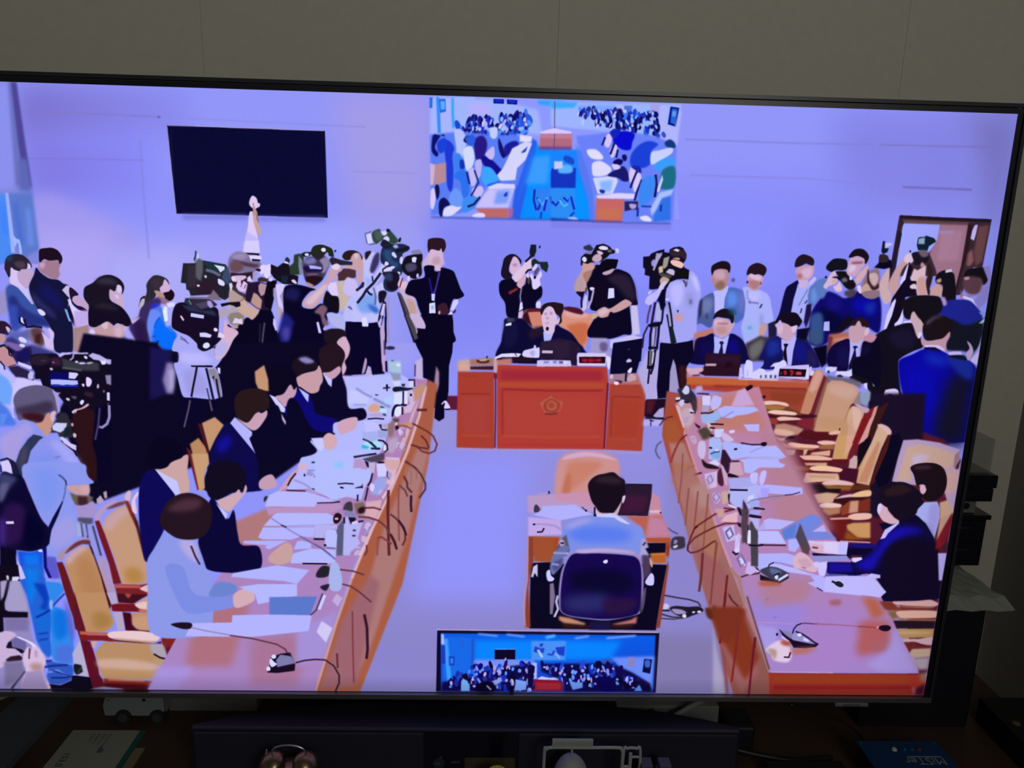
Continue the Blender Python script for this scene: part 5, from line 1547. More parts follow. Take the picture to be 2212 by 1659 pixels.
p 8c3828 b1.67 3104,1050 3146,1052 3152,1063 3143,1076 3119,1069
p 7a2430 b2.51 3237,1050 3282,1049 3281,1090 3255,1090 3216,1069
p b88474 b2.51 3143,1074 3174,1070 3222,1080 3247,1090 3231,1110 3189,1119 3141,1111
s e0b0a0 b3.35 3142,1092 3182,1094 3214,1105 3189,1116 3146,1111
p 14101c b1 3096,1050 3108,1069 3122,1079 3134,1095 3140,1095 3127,1077
s c89c88 b1.68 3139,1114 3164,1124 3205,1121 3186,1132 3165,1135
p 50141c b1.68 3230,1107 3256,1098 3340,1099 3372,1104 3370,1126 3302,1133 3248,1126
s e0b4a4 b1.68 3338,1102 3355,1095 3379,1095 3375,1106 3346,1109
s 14101c b1.01 3181,1130 3195,1118 3213,1117 3214,1124 3196,1131
k 14101c b0.989 w10.3 3025,948 3041,940
s 1c0c18 b0.989 3023,948 3030,938 3045,932 3047,939 3034,951
s 2a1018 b0.993 3071,987 3075,976 3090,969 3098,972 3091,981 3077,989
s ecb8a4 b1.35 3195,1148 3207,1140 3250,1145 3304,1149 3311,1156 3300,1161 3252,1161 3215,1159
s c08060 b2.02 3171,1141 3198,1151 3225,1159 3295,1163 3269,1169 3199,1162
s e8b8b0 b1.69 3300,1138 3325,1131 3365,1134 3367,1145 3327,1149
p 9c6040 b2.53 3309,1149 3367,1145 3364,1164 3311,1165
p 5c1c20 b2.03 3189,1162 3253,1169 3359,1167 3356,1186 3286,1185 3202,1189
p d8a894 b1.69 3286,1177 3353,1167 3353,1189 3281,1185
p b89494 b1.69 3187,1168 3226,1167 3223,1186 3197,1189
p c8a898 b1.35 3255,1166 3271,1165 3265,1185 3255,1188
s e4b49c b1.35 3242,1191 3266,1188 3308,1187 3362,1197 3353,1206 3305,1207 3262,1205
p 5a1420 b1.69 3200,1192 3245,1194 3262,1207 3363,1206 3424,1199 3423,1213 3360,1219 3221,1219
p c89c80 b2.03 3263,1216 3346,1214 3347,1228 3270,1226
s ecc0a0 b1.36 3284,1237 3297,1229 3336,1225 3391,1233 3408,1241 3395,1249 3347,1247 3299,1245
p 8c3c28 b1.7 3222,1225 3284,1232 3285,1246 3240,1244
p 401024 b1.7 3407,1235 3461,1237 3460,1279 3403,1266
p 6a2018 b1.7 3261,1246 3280,1246 3271,1282 3256,1271
p d0a490 b1.7 3273,1254 3391,1255 3405,1285 3266,1287
p c0a4a4 b1.7 3427,1202 3441,1188 3457,1190 3452,1234 3428,1232
p c89c8c b1.68 3410,1002 3442,1007 3460,1023 3451,1074 3438,1126 3407,1127
s d8b0a0 b3.35 3411,1008 3440,1014 3450,1042 3434,1094
p 7a1c24 b1.68 3460,1023 3500,997 3477,1080 3467,1126 3438,1126
p d0948c b1.68 3492,1006 3505,997 3501,1029 3488,1074 3483,1125 3468,1126
p 3a1818 b1.68 3505,1009 3542,983 3514,1073 3498,1125 3483,1125 3492,1074
s b8a0b8 b1.67 3418,992 3451,1001 3474,1010 3472,1023 3454,1023
p 8a98b8 b2.5 3436,957 3465,944 3472,950 3473,978 3460,998 3444,995
p d0c8ff b1.16 3440,919 3455,915 3459,941 3448,934
p c89868 b1.69 3375,1110 3441,1109 3424,1164 3415,1199 3365,1200 3368,1143
p d8a090 b3.38 3407,1109 3441,1109 3422,1172 3406,1191
p 6a1c28 b1.69 3444,1109 3475,1108 3464,1141 3432,1185 3418,1199 3422,1172
p c8a4a8 b1.7 3440,1185 3459,1188 3457,1235 3427,1232
p 140a18 b1.69 3454,1147 3491,1108 3495,1135 3477,1207 3463,1237 3454,1190
p c89468 b1.7 3496,1143 3514,1284 3461,1284 3460,1240
p 401028 b1.71 3398,1252 3410,1241 3465,1237 3463,1284 3399,1286
s e0b8b8 b1.71 3336,1292 3364,1281 3406,1280 3451,1290 3449,1301 3393,1300 3356,1303
p 8c5828 b3.42 3336,1301 3452,1301 3443,1318 3368,1320
p 1c1018 b1.71 3301,1298 3336,1298 3357,1314 3410,1313 3407,1330 3326,1329 3306,1315
p 5c2818 b1.71 3451,1296 3515,1295 3518,1317 3454,1318
p d8b094 b1.7 3268,1288 3281,1257 3388,1263 3395,1277 3332,1287 3274,1293
p c89880 b1.7 3281,1260 3386,1263 3384,1275 3291,1273
p cca48c b2.57 3311,1337 3358,1328 3407,1333 3388,1353 3387,1367 3331,1371
s e8b890 b1.72 3446,1341 3476,1323 3518,1317 3521,1340 3479,1346
p d0b0bc b1.72 3388,1353 3419,1338 3450,1332 3457,1343 3412,1350
p 381018 b1.72 3387,1367 3389,1356 3415,1350 3458,1346 3522,1342 3523,1356 3486,1360 3449,1360 3419,1386 3412,1370
p 8c3c28 b1.72 3419,1384 3448,1358 3449,1409 3423,1418
p c8907c b2.58 3449,1360 3483,1357 3486,1402 3449,1409
p 7a2c20 b2.59 3481,1360 3522,1345 3529,1402 3484,1402
s e8c4c0 b1.72 3337,1376 3363,1367 3412,1372 3419,1381 3404,1389 3349,1388
p b07858 b3.44 3347,1390 3417,1386 3417,1409 3375,1418 3357,1404
p 6a2018 b1.73 3375,1424 3420,1418 3460,1411 3456,1420 3387,1430
s e8b8a8 b1.73 3448,1420 3474,1408 3530,1407 3533,1427 3490,1434 3460,1431
p d09c90 b1.73 3381,1427 3456,1423 3457,1431 3385,1435
p 6a1818 b2.6 3382,1438 3460,1434 3447,1460 3451,1512 3432,1512
p c89460 b2.6 3447,1454 3470,1445 3535,1442 3543,1505 3494,1505 3452,1472
p 8c4c20 b5.22 3449,1474 3499,1505 3544,1513 3446,1515
p 501010 b1.74 3432,1512 3544,1513 3545,1519 3433,1519
p d0a890 b1.7 3503,1117 3515,1071 3545,1077 3565,1092 3555,1107 3538,1159 3523,1227 3512,1298 3463,1290 3479,1209
s d8b0b4 b1.69 3512,1071 3526,1065 3554,1077 3567,1095 3561,1107 3534,1086
p 501818 b1.7 3555,1110 3566,1104 3562,1159 3544,1226 3531,1283 3513,1305 3529,1221
p c08468 b3.4 3491,1209 3522,1129 3532,1138 3518,1227 3502,1289 3465,1287
p 7a1820 b1.68 3453,1046 3484,1042 3468,1099 3447,1142 3429,1140
p d09a98 b1.68 3482,1045 3496,1039 3484,1087 3472,1130 3450,1145 3463,1106
p 0c0820 b1.7 3529,1270 3562,1159 3567,1110 3595,1097 3611,1127 3596,1232 3580,1291 3546,1307
p b49ac4 b1.71 3614,1124 3667,1120 3748,1131 3830,1157 3832,1228 3838,1190 3843,1397 3829,1401 3791,1309 3622,1287 3594,1281 3603,1195
p c8a498 b3.42 3632,1148 3678,1138 3752,1152 3812,1172 3815,1216 3793,1228 3700,1205 3656,1231 3666,1280 3611,1278
s c8b0d0 b6.82 3660,1181 3714,1180 3700,1205 3667,1224
p 9c7484 b1.71 3812,1176 3830,1157 3829,1191 3823,1228 3813,1222
p 3a1c28 b1.71 3824,1215 3833,1194 3833,1231 3821,1231
s cca0a0 b6.89 3786,1241 3831,1240 3836,1309 3805,1328 3786,1278
s 1c1018 b1.03 3655,1228 3680,1212 3739,1209 3778,1229 3797,1272 3795,1319 3770,1351 3734,1354 3706,1330 3725,1317 3719,1295 3700,1292 3689,1299 3671,1255
s d8b0c8 b1.03 3701,1298 3712,1292 3726,1311 3718,1329 3705,1320
s 3a2030 b3.42 3667,1224 3714,1217 3733,1229 3686,1236
p aab0f4 b1.74 3714,1361 3774,1357 3786,1382 3795,1436 3786,1504 3748,1453 3696,1406
s a09ce4 b5.22 3749,1373 3779,1373 3788,1436 3777,1485 3752,1437
p c8a08c b2.61 3783,1360 3812,1350 3843,1397 3828,1413 3801,1481 3793,1423
p 6a1820 b2.1 3835,1400 3841,1423 3823,1545 3791,1552 3789,1501
p 401420 b1.75 3793,1423 3800,1430 3794,1494 3786,1501
s 0d0a30 b1.4 3572,1523 3607,1487 3640,1442 3694,1412 3727,1431 3764,1475 3786,1520 3802,1631 3546,1634
s 1410a8 b10.5 3628,1464 3692,1441 3738,1469 3712,1495 3631,1535
s 160e20 b1.04 3554,1345 3556,1313 3592,1288 3639,1284 3684,1305 3713,1336 3711,1367 3696,1406 3696,1431 3661,1441 3636,1432 3594,1391 3570,1370
s 2c1820 b5.16 3572,1319 3622,1293 3673,1311 3640,1331 3586,1338
s d0a8bc b1.39 3566,1370 3587,1385 3608,1407 3639,1435 3619,1442 3588,1439 3571,1424 3555,1395
s d8c0f4 b1.04 3555,1395 3555,1373 3566,1368 3569,1386 3574,1401 3565,1405
s c08ca0 b2.59 3575,1389 3594,1391 3591,1417 3578,1411
p c4bcfc b1.22 3639,1435 3640,1442 3602,1497 3582,1510 3595,1468
p a04c44 b1.72 2743,960 2796,968 2861,1206 2991,1545 3225,2070 3238,2202 3103,2203 2803,1330 2738,1122
p b07a78-84504c b3.48 2753,1104 2823,1155 2927,1400 3214,2040 3238,2202 3121,2202 2871,1547
p a8705c b5.12 2778,1225 2862,1224 2991,1545 2966,1657
p 9a5c60 b7.06 2888,1546 2998,1619 3180,2061 3118,2162 2958,1770
p 84341f b7.13 2961,1809 3083,1788 3175,2001 3130,2101 3046,1963
p be80a0-a482c8 b1.72 2782,1002 2843,984 3070,937 3158,1149 3321,1394 3464,1575 3669,1724 3808,2065 3224,2064 2991,1545 2862,1224
p be7a72 b13.3 2843,984 3040,963 3120,1097 2919,1101
p b47e94 b17 3086,1098 3190,1131 3401,1484 3193,1487
p a880c8 b21.5 3260,1786 3546,1802 3558,2037 3287,2040
p 9a84d8 b17.8 3116,1768 3328,1766 3314,1960 3189,1962
p b07c98 b14.1 3142,1673 3353,1671 3328,1766 3171,1787
k c890a0 b1.69 w8.45 2783,1010 2821,1120 2883,1276 2958,1454 3033,1628
k b08080 b1.77 w7.08 3033,1628 3120,1807 3220,2064
p b4604c b10.7 3540,1742 3601,1749 3643,1816 3594,1836 3567,1786
s b05c60 b14.4 3549,1848 3652,1844 3674,1891 3661,1948 3583,1989 3549,1972 3549,1893
s a8606c b10.8 3603,1926 3659,1937 3663,1965 3617,1972
p a894dc b10.9 3671,1849 3803,2062 3660,2061 3593,2029 3665,1977 3686,1937
p 9a2f24 b1.82 3220,2069 3809,2067 3837,2077 3845,2168 3230,2167
p 8a1e26 b4.56 3241,2120 3785,2118 3787,2136 3243,2140
p 94381f b5.46 3229,2075 3768,2074 3778,2109 3235,2114
p 8a3020 b5.48 3239,2146 3799,2144 3801,2159 3240,2164
k 6a1c38 b1.09 w2.63 3220,2069 3503,2068 3806,2067
p 8a6a58 b7.32 3809,2068 3839,2056 3840,2100 3822,2100
p 3a1028 b5.51 3805,2130 3839,2109 3842,2165 3807,2165
p 98607c b3.67 3791,2127 3799,2127 3803,2150 3798,2156
k d4acc0 b1.81 w3.01 3227,2064 3351,2064 3470,2065
p 241830 b2.67 3615,1724 3836,1721 3826,1758 3659,1762 3619,1749
p 7a3428 b3.57 3610,1760 3666,1760 3685,1784 3834,1794 3835,1799 3651,1799 3634,1791
s d4a4a8 b1.78 3665,1768 3671,1754 3722,1749 3799,1750 3835,1763 3841,1769 3824,1780 3778,1780 3700,1776
s a87058 b2.68 3679,1777 3752,1779 3827,1781 3805,1787 3714,1784
p 80603c b4.47 3646,1802 3687,1798 3696,1826 3672,1835
s d8a89c b1.79 3682,1810 3693,1800 3754,1796 3840,1799 3841,1819 3832,1827 3759,1830 3707,1829
s 9c6848 b2.69 3699,1830 3759,1833 3838,1833 3834,1842 3708,1839
p 201422 b2.16 3675,1840 3839,1841 3839,1870 3693,1874
p b08858 b2.16 3698,1875 3838,1873 3840,1909 3719,1914 3712,1902
s c09c70 b3.6 3707,1885 3793,1884 3836,1890 3795,1896 3717,1897
s c8a0b0 b1.81 3725,1919 3766,1916 3787,1916 3838,1908 3839,1941 3801,1938 3774,1930 3732,1929
p 6a2420 b1.81 3729,1931 3774,1931 3786,1944 3839,1947 3840,1952 3767,1956 3760,1979
p b89c88 b2.72 3759,1976 3767,1959 3839,1955 3840,1992 3783,1999 3769,1990
p a494a8 b5.46 3768,1999 3840,1992 3843,2047 3801,2048
p c09298 b3.31 2776,1008 2813,990 2849,1026 2852,1063 2831,1103 2820,1093 2797,1039
p a84830 b3.32 2752,1016 2776,1010 2816,1093 2806,1153 2780,1129 2749,1139 2743,1090
p a45434 b4.99 2742,1075 2785,1064 2808,1118 2791,1153 2750,1149
s 30283c b1.65 2781,954 2800,946 2808,937 2823,939 2829,953 2844,970 2851,989 2853,1018 2848,1043 2833,1004 2813,1000 2784,995 2793,981
s c8c8f0 b1.15 2800,954 2809,939 2821,944 2823,965 2809,971 2798,961
p d4d0ff b0.987 2776,983 2793,981 2793,990 2779,993
k 140c1c b0.988 w5.24 2777,995 2794,993
s ccc0f4 b1.15 2789,1000 2798,990 2808,992 2807,1007 2798,1015
s 1a1020 b1.15 2808,997 2827,997 2823,1002 2813,1002
p d0b4c8 b1.65 2778,1010 2791,1015 2820,1093 2811,1093
s c4a4b8 b1.66 2802,1034 2829,1019 2845,1038 2843,1073 2820,1083
k a88cc8 b1.33 w4.31 2813,1061 2827,1053 2821,1073 2811,1066
s d4c8ec b0.992 2827,1026 2834,1024 2847,1031 2842,1037
k 1a0c1c b0.827 w4.79 2833,1036 2843,1038
p 4a3038 b3.3 2837,997 2850,979 2856,1023 2848,1043
k 5a1c28 b1.32 w5.72 2851,966 2895,968
p b4a4d8 b2.46 2847,941 2866,938 2872,955 2853,965 2843,955
p d0ccff b0.99 2871,975 2901,975 2901,1010 2874,1009
p a8a0d8 b1.65 2872,1011 2900,1010 2897,1032 2876,1033
p bcb8f8 b1.32 2900,1003 2909,973 2923,973 2941,980 2940,1004 2930,1019 2911,1027
p 9ab0e8 b1.99 2869,1043 2912,1037 2939,1017 2952,1031 2938,1061 2906,1081 2877,1072
p b0b4ff b1.66 2930,1022 2953,1010 3061,1011 3079,1024 3037,1039 2999,1045 2981,1055 2947,1051
k 8c84cc b1.33 w3.84 2924,1069 2954,1051 2988,1029
k 2a1c34 b0.994 w5.27 2870,1038 2902,1037 2916,1031
p c8a4d4 b2.48 2996,955 3021,944 3029,956 3060,1005 3020,1010 2977,1011
k 1c0c18 b0.989 w14.3 3025,948 3043,937
k 2c0c18 b0.831 w5.29 2906,1077 2956,1078
s d0b8c0 b1.33 2896,1072 2908,1077 2917,1101 2911,1109 2902,1091
p 30142c b1.66 2850,1073 2873,1087 2871,1097 2858,1087
p 4a4038 b3.33 2864,1102 2892,1087 2918,1111 2905,1131 2887,1137
k 1c0c18 b0.999 w5.3 2907,1091 2926,1092
p c8ccff b1.17 2924,1096 2958,1094 2958,1118 2944,1128 2929,1126
p 1a1024 b1.17 2909,1116 2924,1116 2924,1123 2912,1126
s c8b8e8 b1.67 2949,1106 2977,1117 2998,1137 2964,1140
p d8ccff b1.17 2978,1100 2997,1097 2999,1107 2980,1111
p b8b4ff b1.17 3027,1077 3084,1074 3086,1102 3046,1101
k 2a1840 b1.01 w3.88 3023,1145 3058,1151 3091,1150
p acb4ff b1.68 2955,1145 2974,1140 3023,1149 3092,1154 3096,1196 3047,1199 3009,1207 2985,1210 2962,1168
p a8b8f4 b1.67 2908,1136 2920,1128 2949,1130 2956,1150 2960,1198 2947,1219 2912,1206 2911,1171
s 80a8e0 b2.52 2917,1184 2948,1176 2955,1203 2931,1206
k 1c1430 b1 w6.3 2911,1165 2922,1167
s e0e0ff b1.01 2933,1173 2943,1171 2948,1178 2939,1181
k 2c4480 b1.34 w4.85 2918,1189 2934,1181 2951,1179
s cab8e4 b1.67 2873,1144 2894,1144 2900,1176 2895,1207 2880,1202 2870,1177
s c4a8c4 b1.67 2838,1128 2856,1122 2865,1144 2854,1152
k a088b8 b1.33 w4.34 2843,1135 2857,1127 2853,1142
p 301830 b1.35 2959,1172 2970,1173 2997,1213 2990,1261 2982,1261 2957,1221
k 2a1030 b1.01 w5.85 2998,1215 3025,1215
k 1c1024 b1.01 w7.28 3002,1170 3013,1168
s 281420 b1.68 2888,1209 2908,1224 2928,1229 2953,1239 2949,1245 2915,1244 2897,1235
p d4d0ff b1.35 2911,1222 2936,1211 2955,1223 2951,1234
p b0b8ff b1.35 3026,1207 3096,1203 3100,1236 3073,1260 3048,1257 3040,1219
p c8a0b8 b2.53 2991,1220 3030,1217 3046,1265 3025,1268 2994,1261
s 14101c b1.18 2986,1271 2992,1261 3025,1271 3025,1276 2991,1275
p a8a8ec b2.03 2989,1281 3064,1275 3075,1260 3097,1259 3108,1326 3003,1327
k 1c1028 b0.85 w5.41 3001,1324 3065,1323
s 4a2038 b1.69 2950,1259 2961,1239 2970,1261 2976,1302 2967,1310 2953,1295
p c8a4c8 b1.69 2957,1226 2968,1233 2988,1271 2989,1312 2979,1302
p d0b8e8 b1.69 2902,1265 2947,1254 2952,1313 2917,1324
k 7a6898 b1.35 w5.38 2913,1283 2924,1298 2934,1293 2927,1275 2915,1280
k 903838 b1.34 w8.21 2775,1224 2788,1178 2800,1146 2818,1123
k 6a2030 b0.999 w4.82 2805,1138 2827,1118
k 5a1828 b1.18 w6.83 2844,1304 2850,1284 2868,1268 2892,1260
k 5a1828 b1.18 w6.36 2844,1304 2857,1314 2880,1324
k 9c6068 b1.35 w5.85 2865,1233 2842,1243 2830,1264 2831,1289 2844,1304
k 4a5070 b1.67 w4.83 2737,1144 2722,1160 2718,1180 2727,1200 2737,1210
k 502830 b1.16 w4.79 2726,1087 2737,1070 2751,1057 2772,1052
k 201838 b0.992 w6.22 2688,1058 2741,1062
k 3a3060 b1.32 w4.31 2694,1066 2695,1090
k 141028 b0.992 w3.83 2689,1066 2704,1071
p a8706c b8.49 2783,1269 2867,1255 2924,1357 2945,1461 2881,1435 2814,1358
p b08484 b10.2 2852,1316 2914,1295 2941,1377 2898,1399
k 8c5050 b1.35 w5.37 2818,1190 2820,1281 2816,1379
k 8c5050 b1.36 w6.4 2850,1319 2848,1384 2848,1465
k 8a4c4c b1.36 w5.92 2884,1331 2883,1399 2881,1469
k 8a4c4c b1.37 w5.45 2922,1341 2923,1398 2920,1456 2922,1535 2920,1583
k 94505c b1.38 w6.49 2964,1524 2970,1534 2968,1582
k a06868 b1.35 w4.87 2790,1231 2790,1302
k 6a2830 b1.2 w6.94 3026,1397 2986,1410 2954,1419 2926,1440 2884,1472 2872,1509 2868,1525
k 6a2830 b1.2 w6.97 3041,1453 2994,1455 2954,1471 2916,1493 2885,1514 2865,1541 2864,1563 2877,1573 2902,1567 2928,1551 2954,1529 2966,1524
k 3a1020 b1.03 w5.95 2882,1477 2894,1467
k 5a2430 b1.21 w6.48 2868,1525 2863,1547 2864,1563
s c8acd8 b1.69 2913,1277 2924,1262 2939,1269 2941,1294 2925,1305
k 7068a8 b1.18 w4.4 2914,1280 2925,1269 2935,1289 2922,1305 2916,1285
s c8acd8 b1.7 2938,1346 2952,1333 2968,1346 2965,1369 2953,1377
k 6a68b0 b1.19 w4.43 2941,1351 2953,1335 2965,1353 2955,1372 2941,1354
p c8b8ec b1.72 2986,1471 3027,1459 3040,1517 3008,1528
k 3a3868 b1.2 w4.98 2999,1489 3014,1470 3029,1499 3013,1515 3000,1490
k d4d0ff b1.03 w8.46 3008,1486 3020,1499
p c89c98 b2.56 2950,1398 2984,1397 2992,1428 2970,1434
p c8a898 b3.4 2969,1330 2998,1330 2999,1371 2978,1382
p e0b0c0 b1.71 2994,1423 3037,1407 3039,1451 2976,1447
p 343050 b1.72 3049,1360 3064,1375 3077,1406 3076,1453 3078,1525 3069,1530 3057,1459 3056,1396
p 50404c b3.44 3053,1420 3076,1419 3081,1525 3064,1533
s 181428 b1.2 3033,1391 3046,1396 3054,1422 3046,1420
s 241020 b1.2 3039,1451 3052,1454 3055,1469 3045,1464
k d8d4ff b1.02 w6.42 3000,1381 3029,1394
k 4a1c28 b1.37 w5.44 2984,1395 3022,1399
p b0b4f4 b1.7 2995,1324 3068,1313 3101,1302 3114,1379 3076,1396 3052,1355 3051,1391 3026,1391 3004,1366
s 1a1830 b1.19 2995,1345 3002,1340 3003,1371 3010,1379 3002,1376
k 1c1028 b0.85 w6.39 3001,1324 3066,1324
p d4d0ff b1.36 3071,1264 3082,1256 3097,1261 3091,1292 3076,1292
p d0d0ff b1.36 3069,1349 3090,1340 3092,1354 3081,1372 3070,1365
k 6a80c4 b1.37 w4.94 3069,1375 3088,1364 3112,1359
k 6a80c4 b1.37 w4.46 3077,1404 3091,1395 3113,1393
k 1c1838 b1.03 w6.93 3094,1393 3115,1395
k 1c1024 b1.03 w8.93 3080,1422 3101,1427 3119,1432
p b4b0f4 b1.72 3079,1432 3119,1432 3123,1479 3108,1471 3088,1445
p 3a3454 b1.73 3088,1443 3108,1474 3119,1484 3121,1532 3124,1580 3103,1581 3094,1511
k e0e0ff b0.862 w11.5 3087,1482 3090,1522
k 1a1028 b1.03 w4.49 3079,1459 3088,1522
p d4c8ff b1.38 3038,1501 3055,1496 3057,1565 3039,1565
p 141024 b1.04 3029,1560 3039,1568 3053,1573 3046,1581
p d8d0ff b1.39 3039,1557 3058,1554 3055,1571 3042,1571
s 3a3044 b2.06 2799,1526 2813,1510 2845,1510 2851,1525 2851,1552 2816,1561 2801,1555
s d0c8e0 b1.38 2810,1547 2825,1542 2823,1552 2811,1555
s 8a84b8 b1.72 2813,1521 2824,1526 2819,1537 2810,1537
k 4a4470 b1.2 w4.95 2783,1474 2798,1487 2824,1499
p b0b4ff b1.35 3024,1154 3058,1154 3111,1156 3153,1153 3194,1195 3179,1198 3062,1197
p a8b0f4 b1.35 3036,1201 3194,1195 3169,1206 3063,1206
p b4b4ff b1.35 3047,1206 3166,1205 3173,1217 3195,1225 3183,1237 3066,1237
k 8c90d0 b1.34 w3.16 3061,1181 3086,1167 3111,1158
s 140c1c b1.01 3095,1150 3102,1142 3117,1142 3117,1153 3106,1156
k 2a1840 b1.01 w4.21 3026,1146 3068,1152 3097,1150
s c0bcff b1.7 3076,1285 3079,1260 3094,1257 3097,1285 3088,1302
s c4bcff b1.7 3104,1277 3110,1252 3127,1250 3127,1276 3120,1301 3109,1302
p b4b0ff b1.36 3097,1307 3136,1301 3265,1311 3271,1335 3247,1340 3183,1338 3142,1335 3141,1349 3112,1352
p a8a0f8 b1.7 3113,1315 3145,1315 3141,1349 3117,1349
k 7c6898 b1.37 w3.75 3078,1364 3157,1348 3226,1340 3259,1328
k a080a8 b1.37 w3.75 3106,1380 3171,1356 3202,1345
k 3a2450 b1.02 w3.21 3204,1341 3236,1337 3259,1330
p a0a8f0 b1.71 3078,1369 3102,1360 3118,1386 3081,1392
k 1c1028 b0.856 w5.9 3095,1392 3136,1397
k 1c1028 b0.858 w8.6 3083,1420 3127,1429
p a4a4ec b2.06 3081,1400 3125,1402 3116,1420 3083,1417
p b8b4fc b1.38 3136,1439 3157,1432 3253,1443 3202,1475 3140,1476
p b0a8f0 b1.72 3121,1471 3139,1442 3148,1476 3119,1482
p 7484dc b2.07 3205,1478 3258,1443 3309,1414 3342,1422 3359,1444 3327,1479 3382,1484 3418,1509 3223,1518
p 6c88e4 b3.45 3274,1440 3315,1419 3340,1445 3292,1457
p 5c7cd4 b2.59 3208,1481 3259,1451 3259,1503 3223,1515
p b4b0fc b1.38 3322,1482 3362,1453 3375,1481
p bcbcff b1.21 3119,1482 3195,1481 3230,1532 3124,1531
k 2a1430 b1.04 w4.89 3130,1538 3230,1538
p b0b0ff b1.22 3235,1515 3266,1510 3282,1540 3266,1564 3241,1558
p 4c4458 b1.73 3262,1503 3273,1450 3290,1483 3322,1548 3316,1572 3293,1558 3276,1529
p 5c4048 b3.48 3284,1532 3313,1543 3322,1577 3294,1566
p d4bcec b1.39 3310,1517 3337,1519 3430,1521 3460,1520 3461,1570 3376,1568 3328,1557
s d8acc4 b1.74 3321,1540 3339,1531 3395,1547 3392,1568 3342,1563
p c4bcff b1.39 3428,1521 3460,1520 3461,1570 3433,1564
k 5a3440 b1.22 w6.54 3329,1544 3351,1547
p 140c48 b1.4 3464,1532 3545,1525 3552,1574 3461,1573
k c8a0b8 b1.74 w5.46 3430,1518 3545,1522
p b0b0fc b1.39 3128,1572 3237,1569 3268,1579 3265,1622 3204,1615 3135,1639
p bcb8ff b1.4 3138,1639 3181,1609 3260,1625 3328,1648 3371,1659 3334,1657 3256,1646 3240,1643 3188,1626 3152,1642
k 241a38 b1.05 w5.47 3170,1635 3176,1615 3192,1607
k 7a74b4 b1.4 w3.83 3192,1607 3220,1610 3265,1622
s d8b0c8 b1.57 3262,1596 3273,1573 3289,1565 3315,1578 3343,1607 3359,1633 3344,1645 3304,1634 3271,1628
s caa0b8 b3.49 3281,1596 3316,1590 3336,1619 3303,1622
k 8a5878 b1.75 w3.84 3298,1625 3315,1629
p ccc4ff b1.23 3360,1636 3361,1604 3394,1599 3394,1624 3390,1659 3371,1662
s d0c4fc b1.4 3340,1607 3358,1601 3364,1624 3350,1624
p 140c3c b1.22 3330,1566 3390,1571 3459,1572 3457,1576 3336,1578
p 8c90d8 b2.62 3334,1581 3468,1576 3475,1593 3394,1600 3345,1601
p 1a14a8 b1.76 3394,1603 3521,1604 3527,1654 3478,1661 3394,1647
p 140c60 b1.76 3399,1641 3477,1646 3482,1667 3407,1662
p 5a5aa0 b2.64 3392,1650 3477,1652 3477,1670 3391,1665
p b4b0ff b1.23 3335,1660 3367,1656 3402,1671 3479,1664 3484,1661 3528,1660 3538,1738 3392,1724 3362,1707 3327,1689 3354,1680
k 241838 b1.06 w3.87 3365,1707 3389,1721
s 1c1c28 b0.881 3418,1679 3434,1682 3456,1682 3464,1694 3456,1706 3435,1694 3426,1685
s 3a3c34 b1.76 3437,1685 3457,1688 3458,1700 3444,1697
s 3a3c54 b1.22 3143,1642 3164,1627 3185,1624 3211,1629 3245,1646 3252,1655 3227,1685 3211,1685 3182,1671
s 5c6890 b3.5 3178,1630 3211,1635 3224,1649 3191,1656
p 1a1020 b1.05 3143,1656 3182,1671 3217,1686 3227,1685 3255,1658 3253,1670 3223,1691 3183,1685 3147,1680
s 201428 b1.05 3106,1625 3123,1624 3144,1645 3139,1651 3122,1642
p d4d0ff b1.05 3106,1626 3118,1630 3144,1645 3133,1648 3113,1636
e d8d8ff b0.876 3207,1666 3214,1666 3208,1676
k d8d4ff b0.876 w9.34 3216,1679 3249,1655
k 161024 b0.875 w6.03 3197,1659 3218,1650
k 4a1828 b1.4 w5.47 3072,1668 3098,1658 3139,1652
s b05844 b5.26 3145,1686 3183,1682 3228,1691 3218,1700 3152,1701
e 8a70a8 b2.64 3181,1758 3189,1758 3181,1761
e 8a70b0 b2.66 3217,1832 3225,1832 3217,1835
s a06078 b5.32 3421,1760 3460,1756 3462,1777 3426,1778
p c8b0ec b1.74 3087,1651 3093,1604 3110,1607 3132,1642 3107,1660
k 7a70b0 b1.39 w4.9 3066,1599 3086,1610
k d8d4ff b1.04 w6 3066,1608 3084,1619
p 4a4048 b1.72 3074,1398 3047,1398 3068,1455 3083,1520 3087,1540 3075,1529 3052,1455
p 44404c b1.73 3083,1463 3092,1443 3121,1500 3122,1534 3127,1557 3133,1624 3106,1622 3100,1535
p e0e0ff b0.863 3082,1480 3092,1480 3097,1532 3084,1532
k 140c24 b1.04 w7.05 3090,1538 3098,1540 3128,1540 3144,1537
p 0e0a2c b1.41 3567,1446 3642,1435 3697,1410 3743,1443 3780,1498 3803,1548 3824,1630 3841,1746 3758,1756 3627,1761 3610,1729 3633,1722 3584,1665 3552,1647 3505,1654 3403,1645 3392,1604 3481,1603 3490,1584 3536,1571 3603,1495
s 1a10b0 b12.2 3607,1482 3656,1457 3716,1462 3742,1480 3662,1497 3614,1538 3586,1589 3568,1634 3514,1628 3499,1609 3554,1571
s 12103c b10.5 3731,1443 3774,1499 3794,1548 3764,1511
s 120a24 b7.05 3630,1526 3771,1517 3811,1567 3838,1726 3636,1742 3609,1633
p 1a0e90 b3.51 3398,1604 3481,1606 3497,1641 3403,1645
p 1c1074 b1.75 3466,1528 3578,1530 3563,1552 3470,1540
p 0e0828 b1.75 3462,1547 3562,1545 3536,1571 3477,1572 3480,1594 3459,1572
p c4bcff b1.22 3370,1520 3462,1522 3462,1572 3430,1572 3376,1564
p d8ccf4 b2.61 3370,1520 3424,1522 3429,1569 3375,1561
